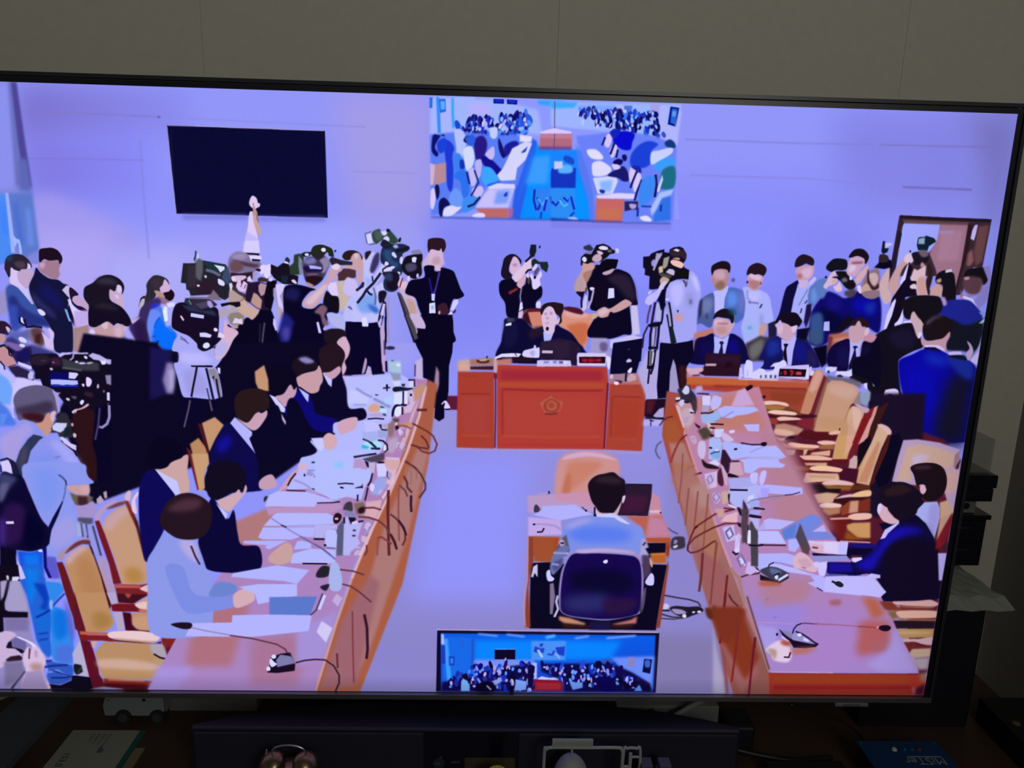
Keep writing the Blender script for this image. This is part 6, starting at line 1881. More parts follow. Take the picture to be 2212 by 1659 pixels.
p d8d0ff b1.23 3484,1584 3519,1581 3524,1590 3499,1603 3486,1600
s 160e20 b1.38 3566,1354 3717,1351 3705,1388 3697,1410 3642,1438 3615,1414 3587,1381
s d4acc0 b1.39 3556,1391 3566,1378 3591,1384 3597,1408 3642,1435 3620,1448 3589,1439 3569,1418
s d8c4f8 b1.04 3555,1394 3557,1372 3566,1368 3570,1384 3562,1409
p c4bcff b1.22 3642,1437 3643,1445 3607,1485 3598,1504 3581,1508 3593,1470
p c0b8ff b1.24 3393,1661 3476,1657 3547,1659 3564,1646 3600,1652 3602,1665 3581,1668 3633,1722 3623,1732 3612,1745 3576,1739 3394,1722
k 1a1024 b1.06 w7.73 3419,1680 3432,1686
s 1c1c26 b0.882 3429,1686 3446,1680 3464,1692 3463,1702 3452,1704 3436,1696
p b4a8f0 b1.77 3807,1561 3840,1560 3839,1672 3827,1672
p 7a1828 b2.63 3798,1498 3838,1411 3834,1479 3816,1536 3794,1548
p c09484 b2.62 3793,1424 3836,1399 3815,1451 3794,1511
p 3a1c30 b3.52 3816,1536 3852,1504 3850,1566 3837,1560
p a898e4 b7.13 3153,1863 3231,1878 3238,1943 3191,1966
s e0c8e4 b3.59 3196,1965 3251,1927 3296,1970 3291,2019 3235,2014 3218,1987
s b09488 b4.49 3203,1965 3238,1970 3237,2009 3223,1993
p 1a0c24 b1.07 3238,1880 3250,1889 3298,1926 3392,1942 3400,1942 3389,1955 3349,1961 3304,1959 3287,1935 3254,1905
s 8080b4 b1.43 3252,1886 3283,1894 3295,1915 3285,1918 3258,1897
s 9490cc b1.43 3295,1921 3298,1896 3314,1891 3344,1910 3382,1936 3377,1942 3311,1929
k 1c1030 b1.07 w5.96 3304,1890 3328,1899 3354,1915 3382,1936 3397,1943
p d4d0ff b1.07 3339,1915 3360,1926 3359,1934 3336,1926
e e0e0ff b0.894 3320,1904 3328,1904 3320,1911
k 140a20 b0.891 w4.94 3293,1899 3296,1880 3306,1864 3323,1856
k 4a3068 b1.07 w4.45 3323,1856 3338,1855 3387,1858
k 9c6c98 b1.43 w3.96 3387,1858 3446,1859
k d8c8ff b0.894 w5.95 3252,1913 3282,1932
s b0503c b4.47 3252,1929 3287,1935 3284,1951 3258,1946
s b86848 b8.98 3300,1967 3379,1958 3390,1964 3352,1980 3307,1984
k 2a1030 b0.899 w5.98 3270,1999 3290,2000
k 3a1c34 b1.08 w6.48 3289,2003 3294,1978
k c09088 b1.43 w4.97 3293,1973 3295,1948
e 100818 b0.892 3234,1903 3238,1902 3235,1909
e 8a7cb0 b2.64 3181,1757 3188,1757 3181,1760
k b890cc b1.78 w3.45 3152,1854 3229,1854 3291,1859
k 6a1428 b1.41 w7.84 3021,1732 3021,1838 3018,1943
k 7a2424 b1.43 w7.92 3083,1800 3082,1939 3077,2107
k 6a1428 b1.44 w8.48 3150,1917 3149,2054 3150,2163
k 5a1c20 b1.41 w5.36 3034,1739 3049,1765 3074,1788
s 5a2418 b5.29 2977,1785 2993,1801 2996,1833 2982,1838
k b07478 b2.13 w9.83 3094,1783 3131,1858 3149,1895
k 5a3c44 b1.78 w5.92 3103,1746 3158,1890 3219,2053
p 8c4a48 b3.6 3021,1959 3045,2000 3060,2082 3069,2163 3059,2163
p a8a0c4 b5.38 2984,1865 3008,1973 3042,2082 3057,2163 3009,2164
k 6a2c2c b1.39 w9.27 2921,1573 2923,1661 2920,1729
k 7c4040 b1.39 w7.09 2970,1529 2968,1634 2967,1782
k 6a1c24 b1.41 w7.73 3021,1660 3020,1793 3018,1942
k 7a2c28 b1.42 w7.79 3079,1802 3078,1960
k 6a1a20 b1.43 w7.83 3151,1916 3153,1962
k a87870 b2.62 w11 3028,1633 3067,1674 3096,1777
s 5a2c30 b1.41 3030,1719 3039,1751 3075,1787 3057,1775 3036,1751
s 7a3020 b7.08 2960,1797 3081,1796 3101,1822 3055,1932 3015,1927 2986,1842
s 5a2818 b3.52 2949,1797 2971,1803 2980,1842 2960,1833
s 201828 b1.41 2814,1799 2835,1789 2882,1792 2926,1791 2942,1809 2902,1828 2875,1837 2835,1822
s 9c90c4 b1.76 2822,1802 2861,1804 2879,1819 2841,1822
k 2c2438 b1.23 w5.49 2786,1745 2835,1754 2886,1762 2919,1773 2932,1791
k 181424 b1.23 w6.6 2782,1808 2815,1808
k 2a2838 b1.23 w5.51 2783,1823 2825,1835 2875,1837
k 3a3444 b1.23 w4.97 2784,1841 2831,1844 2875,1837
e e0e0ff b0.88 2872,1830 2880,1830 2873,1838
e d8d4ff b0.88 2906,1814 2912,1813 2906,1818
e d8d4ff b0.88 2927,1812 2935,1812 2927,1817
s c8c0f4 b1.75 2783,1790 2799,1778 2811,1790 2803,1802 2787,1802
k 6a68b0 b1.2 w4.32 3001,1494 3015,1474 3028,1500 3014,1519 3001,1494
k d4d0ff b1.03 w8.09 3008,1488 3021,1503
k 5c5c9c b1.22 w4.35 3052,1592 3064,1574 3084,1606 3069,1628 3052,1592
k d4d0ff b1.04 w9.8 3063,1592 3077,1612
p c8b8ec b1.73 3045,1551 3060,1505 3045,1488 3043,1557
k 181024 b1.04 w6.52 3032,1566 3045,1577 3055,1571
p cc9090 b5.01 2364,1256 2373,1219 2394,1196 2453,1187 2534,1188 2582,1210 2594,1244 2594,1278 2488,1349 2359,1351
s d4a8cc b2.5 2384,1219 2405,1202 2464,1189 2529,1197 2582,1218 2563,1216 2481,1206 2411,1216
s c8806c b8.36 2406,1236 2471,1223 2531,1233 2485,1280 2427,1333 2405,1321
s c07058 b5.02 2403,1276 2419,1281 2417,1344 2389,1345
p b898c8 b3.37 2264,1358 2362,1351 2504,1346 2513,1418 2387,1420 2294,1427 2269,1422
p c890b0 b2.52 2362,1351 2499,1343 2507,1395 2368,1374
p c07070 b2.56 2707,1424 2757,1423 2797,1514 2705,1516
p c888a0 b2.54 2713,1339 2744,1356 2757,1423 2713,1430
p c080a0 b5.13 2713,1433 2767,1444 2796,1508 2710,1513
p b86050 b3.41 2625,1431 2710,1430 2702,1516 2682,1469
p c0a8e8 b2.54 2269,1440 2388,1449 2396,1508 2272,1516
p b06450 b1.7 2274,1515 2391,1516 2377,1592 2277,1593
p a84420 b2.56 2291,1522 2385,1520 2371,1592 2294,1593
k 50202c b1.36 w6.65 2276,1519 2277,1593
p b0b0fc b1.18 2286,1432 2321,1415 2317,1398 2440,1390 2463,1407 2506,1427 2454,1437 2388,1452
k 241c3c b1.01 w9.32 2295,1395 2307,1416
s 3a3050 b1.35 2290,1401 2298,1392 2311,1407 2307,1419 2291,1422
k 3a3460 b1.18 w4.4 2463,1399 2480,1413
e 18102c b0.846 2480,1413 2484,1413 2480,1417
e 18102c b0.839 2341,1345 2345,1345 2341,1351
k b094d0 b1.68 w6 2305,1352 2340,1345
e 18102c b0.846 2292,1469 2297,1469 2292,1473
k a890cc b1.69 w7.17 2298,1468 2334,1468 2367,1473 2392,1488
k 18102c b0.848 w6.07 2304,1499 2322,1498 2329,1483
p 2a1830 b1.02 2617,1308 2715,1308 2715,1357 2707,1430 2594,1429 2601,1402
p 401838 b6.77 2625,1352 2702,1351 2690,1415 2607,1417
k 18101c b0.842 w4.38 2620,1309 2713,1309
p d8b8cc b1.36 2710,1409 2745,1406 2756,1411 2754,1417 2715,1418
k 3a2440 b1.02 w7.2 2750,1416 2756,1416
p b0502c b1.72 2705,1516 2797,1514 2798,1535 2709,1533
p 0c0820 b1.03 2709,1536 2779,1535 2780,1586 2721,1587
p a04820 b1.38 2779,1532 2795,1532 2796,1586 2781,1586
s 7c90e8 b1.71 2396,1508 2405,1473 2448,1443 2508,1431 2542,1434 2589,1435 2646,1463 2688,1477 2698,1504 2698,1534 2681,1579 2668,1594 2427,1597 2398,1568
s 5a7cf0 b13.6 2428,1487 2522,1471 2633,1484 2636,1529 2497,1537 2430,1520
s a4a0e4 b8.48 2411,1473 2465,1445 2509,1448 2466,1466 2423,1484
p c4c8ff b1.19 2512,1401 2525,1421 2585,1420 2603,1434 2646,1463 2626,1461 2604,1452 2583,1438 2522,1436 2514,1424
s d4a8b0 b1.69 2512,1401 2530,1418 2582,1420 2600,1385 2610,1370 2594,1429 2585,1423 2525,1424
s 180d1c b1.35 2482,1320 2491,1294 2512,1277 2539,1270 2571,1264 2594,1281 2614,1295 2618,1329 2615,1355 2600,1388 2582,1417 2569,1420 2533,1419 2515,1398 2497,1372
s 30202c b6.71 2502,1297 2539,1279 2588,1284 2606,1306 2552,1307
s d8c4e4 b1.18 2609,1376 2610,1356 2620,1352 2619,1367 2613,1382
k 180c20 b1.02 w6.06 2511,1398 2511,1418 2514,1433
e 180c20 b1.02 2513,1430 2518,1430 2513,1435
p 5a5064 b2.56 2376,1562 2396,1520 2412,1508 2426,1567 2416,1591 2366,1592
s b8a8d4 b2.05 2386,1538 2397,1526 2408,1544 2398,1559
k 281c40 b1.02 w6.1 2392,1541 2403,1541
s 4a4a70 b1.71 2387,1565 2415,1559 2426,1570 2399,1577
k c0b8ec b1.37 w8.35 2371,1577 2399,1580 2421,1582
p a8a0d0 b2.57 2691,1516 2708,1527 2722,1563 2695,1576 2687,1546
k 241c38 b1.03 w7.28 2692,1576 2714,1572
k 3a3454 b1.72 w7.26 2696,1546 2706,1533
p 0c0822 b1.39 2285,1622 2395,1613 2404,1844 2391,1855 2766,1851 2791,1626 2737,1623 2702,1559 2781,1536 2781,1576 2728,1591 2745,1692 2723,1714 2703,1833 2768,1890 2290,1886
p 0c0822 b1.73 2683,1620 2791,1622 2779,1743 2768,1890 2287,1888 2285,1625 2362,1624
p a05030 b2.56 2290,1518 2371,1521 2362,1617 2297,1615
p 8a3c30 b2.58 2274,1519 2290,1518 2295,1611 2283,1669 2280,1720 2292,1882 2270,1886 2270,1771 2274,1698
k c09098 b1.38 w4.69 2272,1519 2274,1691 2267,1735 2264,1808 2272,1882
p 8a3a30 b1.74 2782,1547 2798,1539 2791,1626 2779,1743 2768,1881 2782,1881 2789,1787 2798,1629
p b86028 b2.59 2724,1580 2784,1575 2787,1615 2740,1616
k e09050 b2.58 w5.36 2727,1580 2781,1577
p c8c0e8 b1.37 2287,1676 2294,1636 2310,1625 2312,1679 2300,1661 2295,1680
s 6870a8 b2.06 2356,1639 2364,1596 2380,1567 2406,1549 2426,1563 2407,1588 2402,1624 2383,1653 2367,1668
s 4a5088 b3.43 2365,1624 2401,1602 2396,1631 2376,1653
k 342c54 b1.19 w7.29 2392,1540 2405,1542
k 9c98d8 b1.71 w7.98 2367,1581 2394,1581 2420,1581
k 9c98d8 b1.72 w7.34 2362,1624 2389,1628
s cccaff b1.03 2345,1654 2356,1648 2362,1671 2374,1682 2368,1693 2351,1693 2344,1672
p 7a708c b1.39 2358,1704 2372,1700 2380,1755 2373,1829 2363,1829
k c8c0e8 b1.22 w8.78 2390,1751 2385,1777 2393,1807 2380,1840
s a8a4dc b2.07 2687,1577 2699,1552 2717,1576 2721,1584 2715,1598 2691,1595
p 4a3858 b3.46 2694,1584 2721,1584 2730,1619 2733,1663 2707,1685
s ccc8ff b1.04 2714,1692 2726,1667 2736,1656 2746,1670 2746,1703 2725,1705
s 5a4c68 b1.75 2705,1747 2719,1714 2717,1784 2706,1818
s e0a888 b1.38 2725,1591 2737,1619 2736,1634 2728,1619
s 9a8cc8 b1.73 2394,1770 2397,1667 2415,1609 2433,1577 2466,1562 2539,1557 2632,1560 2677,1573 2688,1598 2701,1634 2709,1714 2701,1803 2696,1825 2602,1849 2534,1850 2417,1829
s 16084c b1.73 2401,1770 2404,1674 2418,1616 2440,1584 2487,1580 2553,1580 2634,1585 2675,1595 2694,1631 2702,1714 2701,1803 2679,1829 2602,1845 2520,1844 2417,1825
s 0c0830 b13.8 2457,1652 2624,1650 2675,1715 2562,1746 2439,1718
s 2a2a68 b17.4 2408,1769 2495,1746 2576,1753 2566,1812 2444,1817
s 2a1440 b10.5 2563,1768 2685,1766 2668,1811 2587,1827
s b8a8e0 b3.43 2453,1569 2539,1561 2633,1567 2670,1577 2553,1573 2473,1580
s dcd8ff b0.86 2552,1613 2558,1606 2568,1605 2569,1616 2559,1620
p c88c70 b3.5 2397,1836 2438,1843 2500,1865 2494,1874 2419,1866 2398,1851
p c07070 b3.51 2596,1868 2670,1848 2693,1833 2691,1863 2623,1871
p 3a1818 b5.26 2405,1866 2508,1874 2603,1873 2685,1867 2672,1882 2419,1885
p 1a1444 b3.51 2514,1857 2595,1856 2590,1890 2515,1891
p 120c30 b1.06 1942,1899 2782,1901 2785,2157 1939,2159
k c0a8c8 b1.23 w4.11 1940,1897 2350,1899 2780,1900
p 0a5ce8-1c40c8 b1.77 1954,1912 2768,1913 2774,2157 1956,2157
p 0a84ff b10.6 2079,1938 2641,1937 2604,2016 2081,2030
p 1868e8 b5.26 1960,1926 2079,1929 2074,2114 1962,2115
p 6a8cf8 b5.36 2603,2007 2770,2000 2771,2145 2693,2108
p 7a90f4 b5.29 2081,2021 2312,2019 2306,2074 2081,2076
k 3a9cff b2.63 w16.5 1973,1935 1982,2040 1989,2114
k 2a60d0 b2.09 w8.21 2032,1925 2039,1975
k 2450c0 b2.1 w7.41 2075,1929 2076,1993 2075,2039
p b0b8ff b2.09 1956,1915 1966,1915 1969,1958 1956,1958
p 1c3cb0 b1.75 1957,1967 1971,1962 1973,2040 1957,2040
p 1a40c0 b1.4 1986,2008 2008,2008 2007,2047 1987,2048
p 3c7cf0 b1.4 1992,2017 2002,2017 2002,2038 1992,2038
k 80a8ff b3.49 w6.56 2095,1913 2169,1921
k 80a8ff b3.5 w6.58 2202,1914 2272,1923
k 80a8ff b3.52 w7.44 2462,1928 2515,1918
k 80a8ff b3.53 w7.46 2582,1926 2693,1914
k 58b0ff b3.51 w12.4 2351,1926 2387,1917
p 10082c b0.703 2159,1978 2237,1976 2238,2019 2160,2020
k b0a0e0 b1.05 w2.48 2159,1977 2237,1976
k b0b0f0 b1.06 w2.07 2160,2021 2238,2021
p c4c4f0 b0.881 2197,2047 2199,2013 2202,2010 2205,2020 2202,2047
p 4a90f4 b2.64 2297,1941 2429,1939 2429,2020 2300,2021
p 1c3cc8 b1.76 2311,1963 2336,1972 2348,1968 2345,1991 2328,1991 2307,1986
p 1c3cc8 b1.76 2389,1967 2426,1962 2424,2004 2399,1995
p 1c34b0 b1.41 2331,1952 2343,1950 2339,1963 2329,1965
k b0c8ff b1.76 w9.11 2323,1977 2341,2009
k 1838c0 b1.76 w7.46 2361,1995 2378,1999 2386,1981
k 8cb4ff b1.77 w6.64 2390,1990 2408,2013
p 3c50b0 b1.78 2574,2014 2603,2013 2606,2053 2560,2063
p 8c80c0 b1.78 2670,2004 2697,2006 2693,2047 2672,2048
p 0c0c40 b1.07 2731,2012 2762,2014 2758,2075 2728,2068
s 3c60d0 b1.78 2735,2019 2754,2019 2754,2047 2737,2045
p 8c1028 b1.78 2309,2105 2420,2106 2426,2153 2308,2152
p a42838 b3.56 2320,2116 2416,2118 2417,2148 2321,2149
p d0c8ff b1.42 2323,2102 2340,2090 2373,2097 2411,2090 2416,2106 2332,2104
k b0b4ff b1.77 w16.7 2313,2032 2315,2102
p 100a48 b3.54 1962,2119 2065,2095 2131,2062 2189,2052 2296,2037 2309,2112 2300,2154 1958,2157
p 100a48 b3.56 2428,2111 2339,2069 2338,2037 2521,2035 2613,2034 2690,2071 2761,2117 2770,2155 2430,2155
e 1c30a8 b0.886 2164,2107 2170,2105 2168,2121
e 0a0a70 b0.883 2100,2076 2110,2076 2099,2098
e 120a50 b0.89 2303,2126 2312,2121 2311,2147
e 1c30a8 b0.884 2031,2112 2037,2115 2023,2131
e 1430c0 b0.885 2286,2060 2295,2056 2289,2071
e 1c30a8 b0.884 2033,2121 2042,2123 2032,2133
e 1c30a8 b0.884 2291,2039 2298,2039 2290,2052
e 1c30a8 b0.882 2020,2088 2029,2089 2018,2107
e 1430c0 b0.89 2304,2125 2313,2127 2301,2139
e 1430c0 b0.883 2018,2110 2028,2109 2019,2121
e 120a50 b0.885 2064,2122 2071,2121 2066,2136
e 1a1060 b0.885 2304,2055 2313,2060 2299,2066
e 1c30a8 b0.881 2076,2054 2084,2057 2073,2064
e 1a1060 b0.888 2190,2130 2198,2128 2192,2140
e 0c0630 b0.887 2301,2084 2309,2080 2308,2100
e 0c0630 b0.883 2070,2098 2077,2095 2073,2109
e 2448d0 b0.885 2095,2122 2104,2121 2097,2135
e 2448d0 b0.883 2179,2056 2188,2058 2177,2075
e 2448d0 b0.888 2180,2129 2186,2127 2185,2150
e 0c0630 b0.883 2009,2104 2013,2101 2015,2118
e 1430c0 b0.882 2134,2058 2142,2058 2134,2071
e 1c30a8 b0.885 2125,2103 2135,2108 2122,2113
e 0a0a70 b0.884 2080,2103 2090,2105 2079,2113
e 1430c0 b0.883 2091,2090 2100,2089 2093,2113
e 0a0a70 b0.887 2150,2128 2159,2125 2154,2141
e 0c0630 b0.89 2229,2144 2239,2145 2227,2167
e 0a0838 b0.888 2298,2104 2303,2105 2295,2119
e 1430c0 b0.881 2094,2054 2103,2049 2101,2070
e 1430c0 b0.889 2203,2143 2209,2142 2206,2162
e 1a1060 b0.885 2143,2099 2152,2095 2151,2120
e 2448d0 b0.883 2030,2107 2039,2112 2025,2118
e 1430c0 b0.888 2261,2111 2268,2110 2263,2127
e 1430c0 b0.884 2159,2073 2164,2075 2154,2096
e 1a1060 b0.884 1990,2120 1997,2124 1982,2140
e 2448d0 b0.883 2024,2102 2030,2102 2024,2112
e 1430c0 b0.887 2176,2124 2182,2123 2178,2144
e 0c0630 b0.884 2043,2118 2054,2118 2043,2129
e 2448d0 b0.884 1996,2130 2004,2130 1995,2142
e 1a1060 b0.889 2294,2114 2301,2114 2293,2137
e 0a0a70 b0.881 2106,2050 2115,2053 2102,2064
e 1c30a8 b0.882 2124,2060 2130,2064 2120,2069
e 1c30a8 b0.885 2094,2117 2104,2114 2099,2138
e 0a0a70 b0.884 2104,2090 2112,2092 2101,2108
e 1a1060 b0.888 2245,2114 2252,2110 2253,2130
e 1c30a8 b0.884 2012,2119 2018,2117 2018,2138
e 1430c0 b0.883 2264,2037 2273,2033 2268,2050
e 0a0838 b0.886 2093,2135 2098,2137 2086,2156
e 120a50 b0.88 2082,2049 2087,2050 2081,2058
e 1a1060 b0.884 2139,2094 2147,2094 2140,2108
e 120a50 b0.884 1984,2130 1990,2132 1981,2143
e 0c0630 b0.881 2146,2045 2152,2043 2152,2064
e 1a1060 b0.884 2034,2113 2043,2118 2026,2133
e 0a0a70 b0.884 2001,2121 2006,2124 1993,2142
e 0c0630 b0.885 2303,2061 2312,2058 2308,2079
e 1430c0 b0.886 2197,2101 2207,2103 2195,2117
e 0a0a70 b0.885 2046,2130 2056,2131 2044,2150
e 0c0630 b0.886 2231,2094 2242,2093 2233,2110
e 0a0a70 b0.885 2038,2126 2049,2126 2038,2143
e 1a1060 b0.885 2140,2104 2147,2107 2133,2124
e 0c0630 b0.888 2236,2115 2242,2114 2240,2131
e 0c0630 b0.885 2039,2132 2045,2129 2043,2144
e 120a50 b0.884 2157,2076 2166,2075 2160,2095
e 0c0630 b0.883 2202,2056 2211,2056 2201,2076
e 1a1060 b0.882 2202,2039 2208,2041 2198,2058
e 0c0630 b0.883 2048,2100 2057,2101 2045,2121
e 1430c0 b0.884 2145,2080 2150,2081 2142,2101
e 1a1060 b0.885 2102,2109 2111,2108 2103,2122
e 1c30a8 b0.883 2040,2093 2046,2091 2047,2111
e 1430c0 b0.884 2180,2075 2189,2070 2185,2085
e 1c30a8 b0.883 2069,2091 2078,2087 2072,2099
e 1a1060 b0.891 2587,2072 2594,2072 2588,2082
e 0a0838 b0.888 2496,2041 2501,2043 2493,2054
e 1c30a8 b0.897 2666,2133 2675,2128 2671,2145
e 1c30a8 b0.893 2506,2120 2511,2118 2510,2134
e 1a1060 b0.894 2658,2090 2665,2091 2657,2105
e 1a1060 b0.896 2716,2110 2725,2107 2721,2126
e 0c0630 b0.89 2571,2063 2580,2064 2570,2074
e 1430c0 b0.894 2528,2125 2535,2126 2526,2140
e 1a1060 b0.891 2534,2076 2543,2077 2534,2092
e 0c0630 b0.894 2524,2123 2533,2122 2527,2141
e 2448d0 b0.887 2380,2062 2389,2067 2372,2081
e 0a0a70 b0.887 2412,2050 2420,2049 2416,2068
e 2448d0 b0.893 2611,2084 2618,2085 2611,2096
e 0a0838 b0.889 2553,2039 2562,2039 2554,2056
e 2448d0 b0.896 2676,2123 2683,2123 2677,2132
e 1430c0 b0.89 2412,2096 2418,2097 2410,2113
e 0c0630 b0.893 2532,2110 2537,2108 2538,2126
e 1430c0 b0.894 2678,2092 2686,2096 2675,2100
e 0c0630 b0.896 2663,2113 2669,2110 2671,2132
e 120a50 b0.887 2414,2052 2422,2052 2414,2062
e 1a1060 b0.89 2565,2055 2575,2053 2567,2066
e 2448d0 b0.895 2613,2116 2623,2119 2610,2130
e 120a50 b0.893 2505,2128 2515,2128 2505,2143
e 2448d0 b0.896 2675,2113 2681,2113 2675,2129
e 1c30a8 b0.891 2525,2087 2533,2091 2519,2104
e 120a50 b0.892 2570,2085 2576,2088 2564,2100
e 120a50 b0.887 2454,2051 2462,2047 2461,2067
e 0a0838 b0.897 2676,2130 2686,2130 2676,2140
e 1c30a8 b0.898 2743,2130 2752,2132 2742,2142
e 1a1060 b0.896 2593,2135 2599,2134 2597,2151
e 1430c0 b0.898 2721,2136 2726,2138 2719,2150
e 2448d0 b0.89 2540,2064 2549,2068 2535,2079
e 0a0a70 b0.886 2399,2043 2409,2047 2397,2051
e 1c30a8 b0.89 2616,2044 2621,2045 2613,2061
e 2448d0 b0.887 2390,2069 2395,2068 2392,2080
e 2448d0 b0.886 2416,2046 2422,2049 2410,2064
e 120a50 b0.888 2387,2071 2396,2067 2394,2091
e 0a0a70 b0.893 2466,2129 2475,2132 2462,2143
e 1a1060 b0.891 2434,2108 2443,2108 2434,2118
e 0a0838 b0.892 2461,2111 2469,2113 2460,2122
e 1a1060 b0.891 2440,2109 2450,2113 2434,2128
e 0a0a70 b0.891 2474,2103 2482,2100 2480,2117
e 1c30a8 b0.892 2563,2090 2572,2086 2569,2108
e 0c0630 b0.892 2443,2120 2450,2116 2450,2134
e 120a50 b0.89 2456,2093 2463,2090 2460,2102
e 120a50 b0.892 2442,2125 2452,2124 2445,2142
e 2448d0 b0.888 2495,2041 2504,2045 2489,2062
e 1a1060 b0.895 2626,2119 2634,2121 2624,2138
e 0c0630 b0.895 2643,2108 2653,2105 2648,2125
e 1c30a8 b0.895 2667,2102 2677,2099 2671,2115
e 0c0630 b0.889 2532,2056 2539,2053 2536,2066
e 0a0838 b0.89 2448,2091 2458,2092 2448,2112
e 1c30a8 b0.892 2618,2070 2624,2069 2622,2089
e 1a1060 b0.892 2462,2108 2470,2111 2456,2127
e 0a0838 b0.894 2564,2126 2570,2129 2560,2139
e 0a0a70 b0.891 2527,2079 2536,2076 2530,2090
e 0c0630 b0.897 2668,2128 2679,2128 2670,2148
e 120a50 b0.889 2595,2040 2604,2036 2600,2053
e 120a50 b0.891 2645,2050 2652,2051 2644,2060
e 1a1060 b0.894 2589,2109 2595,2107 2595,2127
e 120a50 b0.884 2342,2037 2348,2036 2345,2053
e 1c30a8 b0.894 2538,2126 2545,2125 2539,2137
e 1430c0 b0.891 2591,2071 2597,2068 2599,2086
e 0a0a70 b0.898 2729,2136 2736,2138 2726,2150
e 1430c0 b0.894 2593,2108 2600,2111 2590,2121
e 1430c0 b0.889 2528,2059 2535,2057 2533,2080
e 0a0838 b0.889 2565,2040 2572,2036 2572,2058
e 1a1060 b0.895 2613,2119 2624,2121 2612,2135
e 120a50 b0.89 2595,2043 2602,2041 2600,2064
e 120a50 b0.892 2455,2118 2463,2120 2452,2137
e 8c8ce8 b0.885 2257,2067 2263,2066 2258,2075
e 7a9cf8 b0.891 2293,2148 2298,2150 2290,2159
e 5a98ff b0.883 2179,2064 2184,2061 2183,2073
e b0a0e8 b0.888 2231,2123 2237,2123 2230,2132
e c0b4f0 b0.883 2124,2083 2129,2085 2121,2093
e 8c8ce8 b0.884 2100,2108 2104,2106 2104,2117
e 8c8ce8 b0.887 2160,2131 2164,2130 2161,2137
e c0b4f0 b0.887 2229,2111 2234,2108 2233,2120
e 8c8ce8 b0.886 2167,2116 2174,2115 2169,2125
e 5a98ff b0.887 2224,2114 2228,2115 2223,2119
e 5a98ff b0.888 2261,2120 2264,2120 2260,2125
e 7a9cf8 b0.884 1997,2128 2000,2129 1997,2134
e 8c8ce8 b0.881 2093,2059 2098,2057 2097,2070
e 8c8ce8 b0.882 2106,2072 2111,2073 2105,2079
e 5a98ff b0.884 1993,2138 1998,2140 1991,2143
e c0b4f0 b0.887 2128,2139 2133,2137 2130,2145
e 5a98ff b0.884 2204,2078 2209,2078 2204,2087
e 8c8ce8 b0.886 2113,2129 2118,2131 2111,2136
e 5a98ff b0.882 2115,2064 2121,2063 2116,2069
e c0b4f0 b0.883 1996,2122 2001,2120 1998,2131
e 8c8ce8 b0.885 2105,2116 2109,2118 2103,2121
e c0b4f0 b0.888 2291,2108 2298,2107 2292,2118
e 8c8ce8 b0.886 2063,2134 2066,2133 2067,2145
e 7a9cf8 b0.886 2178,2107 2185,2109 2176,2118
e b0a0e8 b0.887 2271,2098 2274,2098 2271,2105
e 5a98ff b0.885 2254,2066 2258,2067 2252,2074
e 7a9cf8 b0.887 2162,2127 2168,2130 2160,2134
e 8c8ce8 b0.885 2293,2058 2297,2057 2295,2067
e b0a0e8 b0.883 2191,2058 2196,2058 2191,2063
e b0a0e8 b0.883 2174,2070 2180,2071 2174,2076
e b0a0e8 b0.888 2170,2139 2176,2138 2170,2144
e 8c8ce8 b0.884 2042,2119 2048,2117 2043,2125
e 7a9cf8 b0.884 2179,2080 2184,2080 2178,2089
e 7a9cf8 b0.882 2187,2054 2190,2053 2189,2059
e 8c8ce8 b0.883 2159,2075 2164,2077 2156,2085
e c0b4f0 b0.884 2078,2107 2084,2107 2078,2112
e 8c8ce8 b0.882 2164,2058 2168,2058 2164,2067
e b0a0e8 b0.884 2181,2076 2186,2078 2179,2085
e 5a98ff b0.885 2063,2131 2067,2132 2062,2140
e 7a9cf8 b0.888 2173,2136 2176,2135 2175,2146
e 5a98ff b0.884 2230,2060 2235,2063 2227,2068
e 5a98ff b0.883 2084,2087 2087,2086 2086,2095
e b0a0e8 b0.886 2115,2132 2118,2130 2119,2141
e b0a0e8 b0.887 2207,2109 2212,2111 2205,2116
e c0b4f0 b0.883 2216,2054 2219,2053 2218,2063
e 8c8ce8 b0.881 2064,2072 2067,2073 2063,2080
e 5a98ff b0.889 2289,2123 2293,2122 2291,2131
e b0a0e8 b0.885 2284,2068 2289,2066 2288,2079
e 5a98ff b0.888 2295,2113 2300,2115 2293,2122
e c0b4f0 b0.883 2208,2053 2211,2054 2206,2062
e 8c8ce8 b0.885 2039,2131 2043,2131 2038,2138
e b0a0e8 b0.89 2260,2148 2264,2147 2261,2155
e c0b4f0 b0.885 2073,2119 2075,2118 2075,2127
e 7a9cf8 b0.883 2092,2083 2097,2083 2092,2089
e b0a0e8 b0.882 2160,2056 2165,2057 2157,2067
e 5a98ff b0.89 2276,2135 2282,2136 2276,2142
e b0a0e8 b0.886 2084,2135 2090,2136 2084,2141
e 7a9cf8 b0.887 2245,2110 2248,2112 2243,2116
e c0b4f0 b0.883 2078,2099 2081,2100 2076,2106
e c0b4f0 b0.891 2299,2147 2304,2147 2300,2156
e 7a9cf8 b0.892 2573,2094 2579,2095 2572,2103
e b0a0e8 b0.896 2691,2109 2694,2109 2690,2120
e b0a0e8 b0.891 2440,2119 2443,2120 2439,2124
e c0b4f0 b0.892 2522,2098 2527,2095 2526,2106
e 7a9cf8 b0.888 2506,2051 2509,2049 2509,2058
e 8c8ce8 b0.892 2599,2079 2603,2080 2598,2084
e 8c8ce8 b0.897 2706,2132 2711,2135 2704,2137
e 8c8ce8 b0.892 2505,2100 2510,2103 2501,2111
e 8c8ce8 b0.89 2420,2102 2423,2102 2422,2112
e b0a0e8 b0.888 2412,2076 2417,2073 2415,2083
e c0b4f0 b0.893 2591,2100 2597,2101 2590,2110
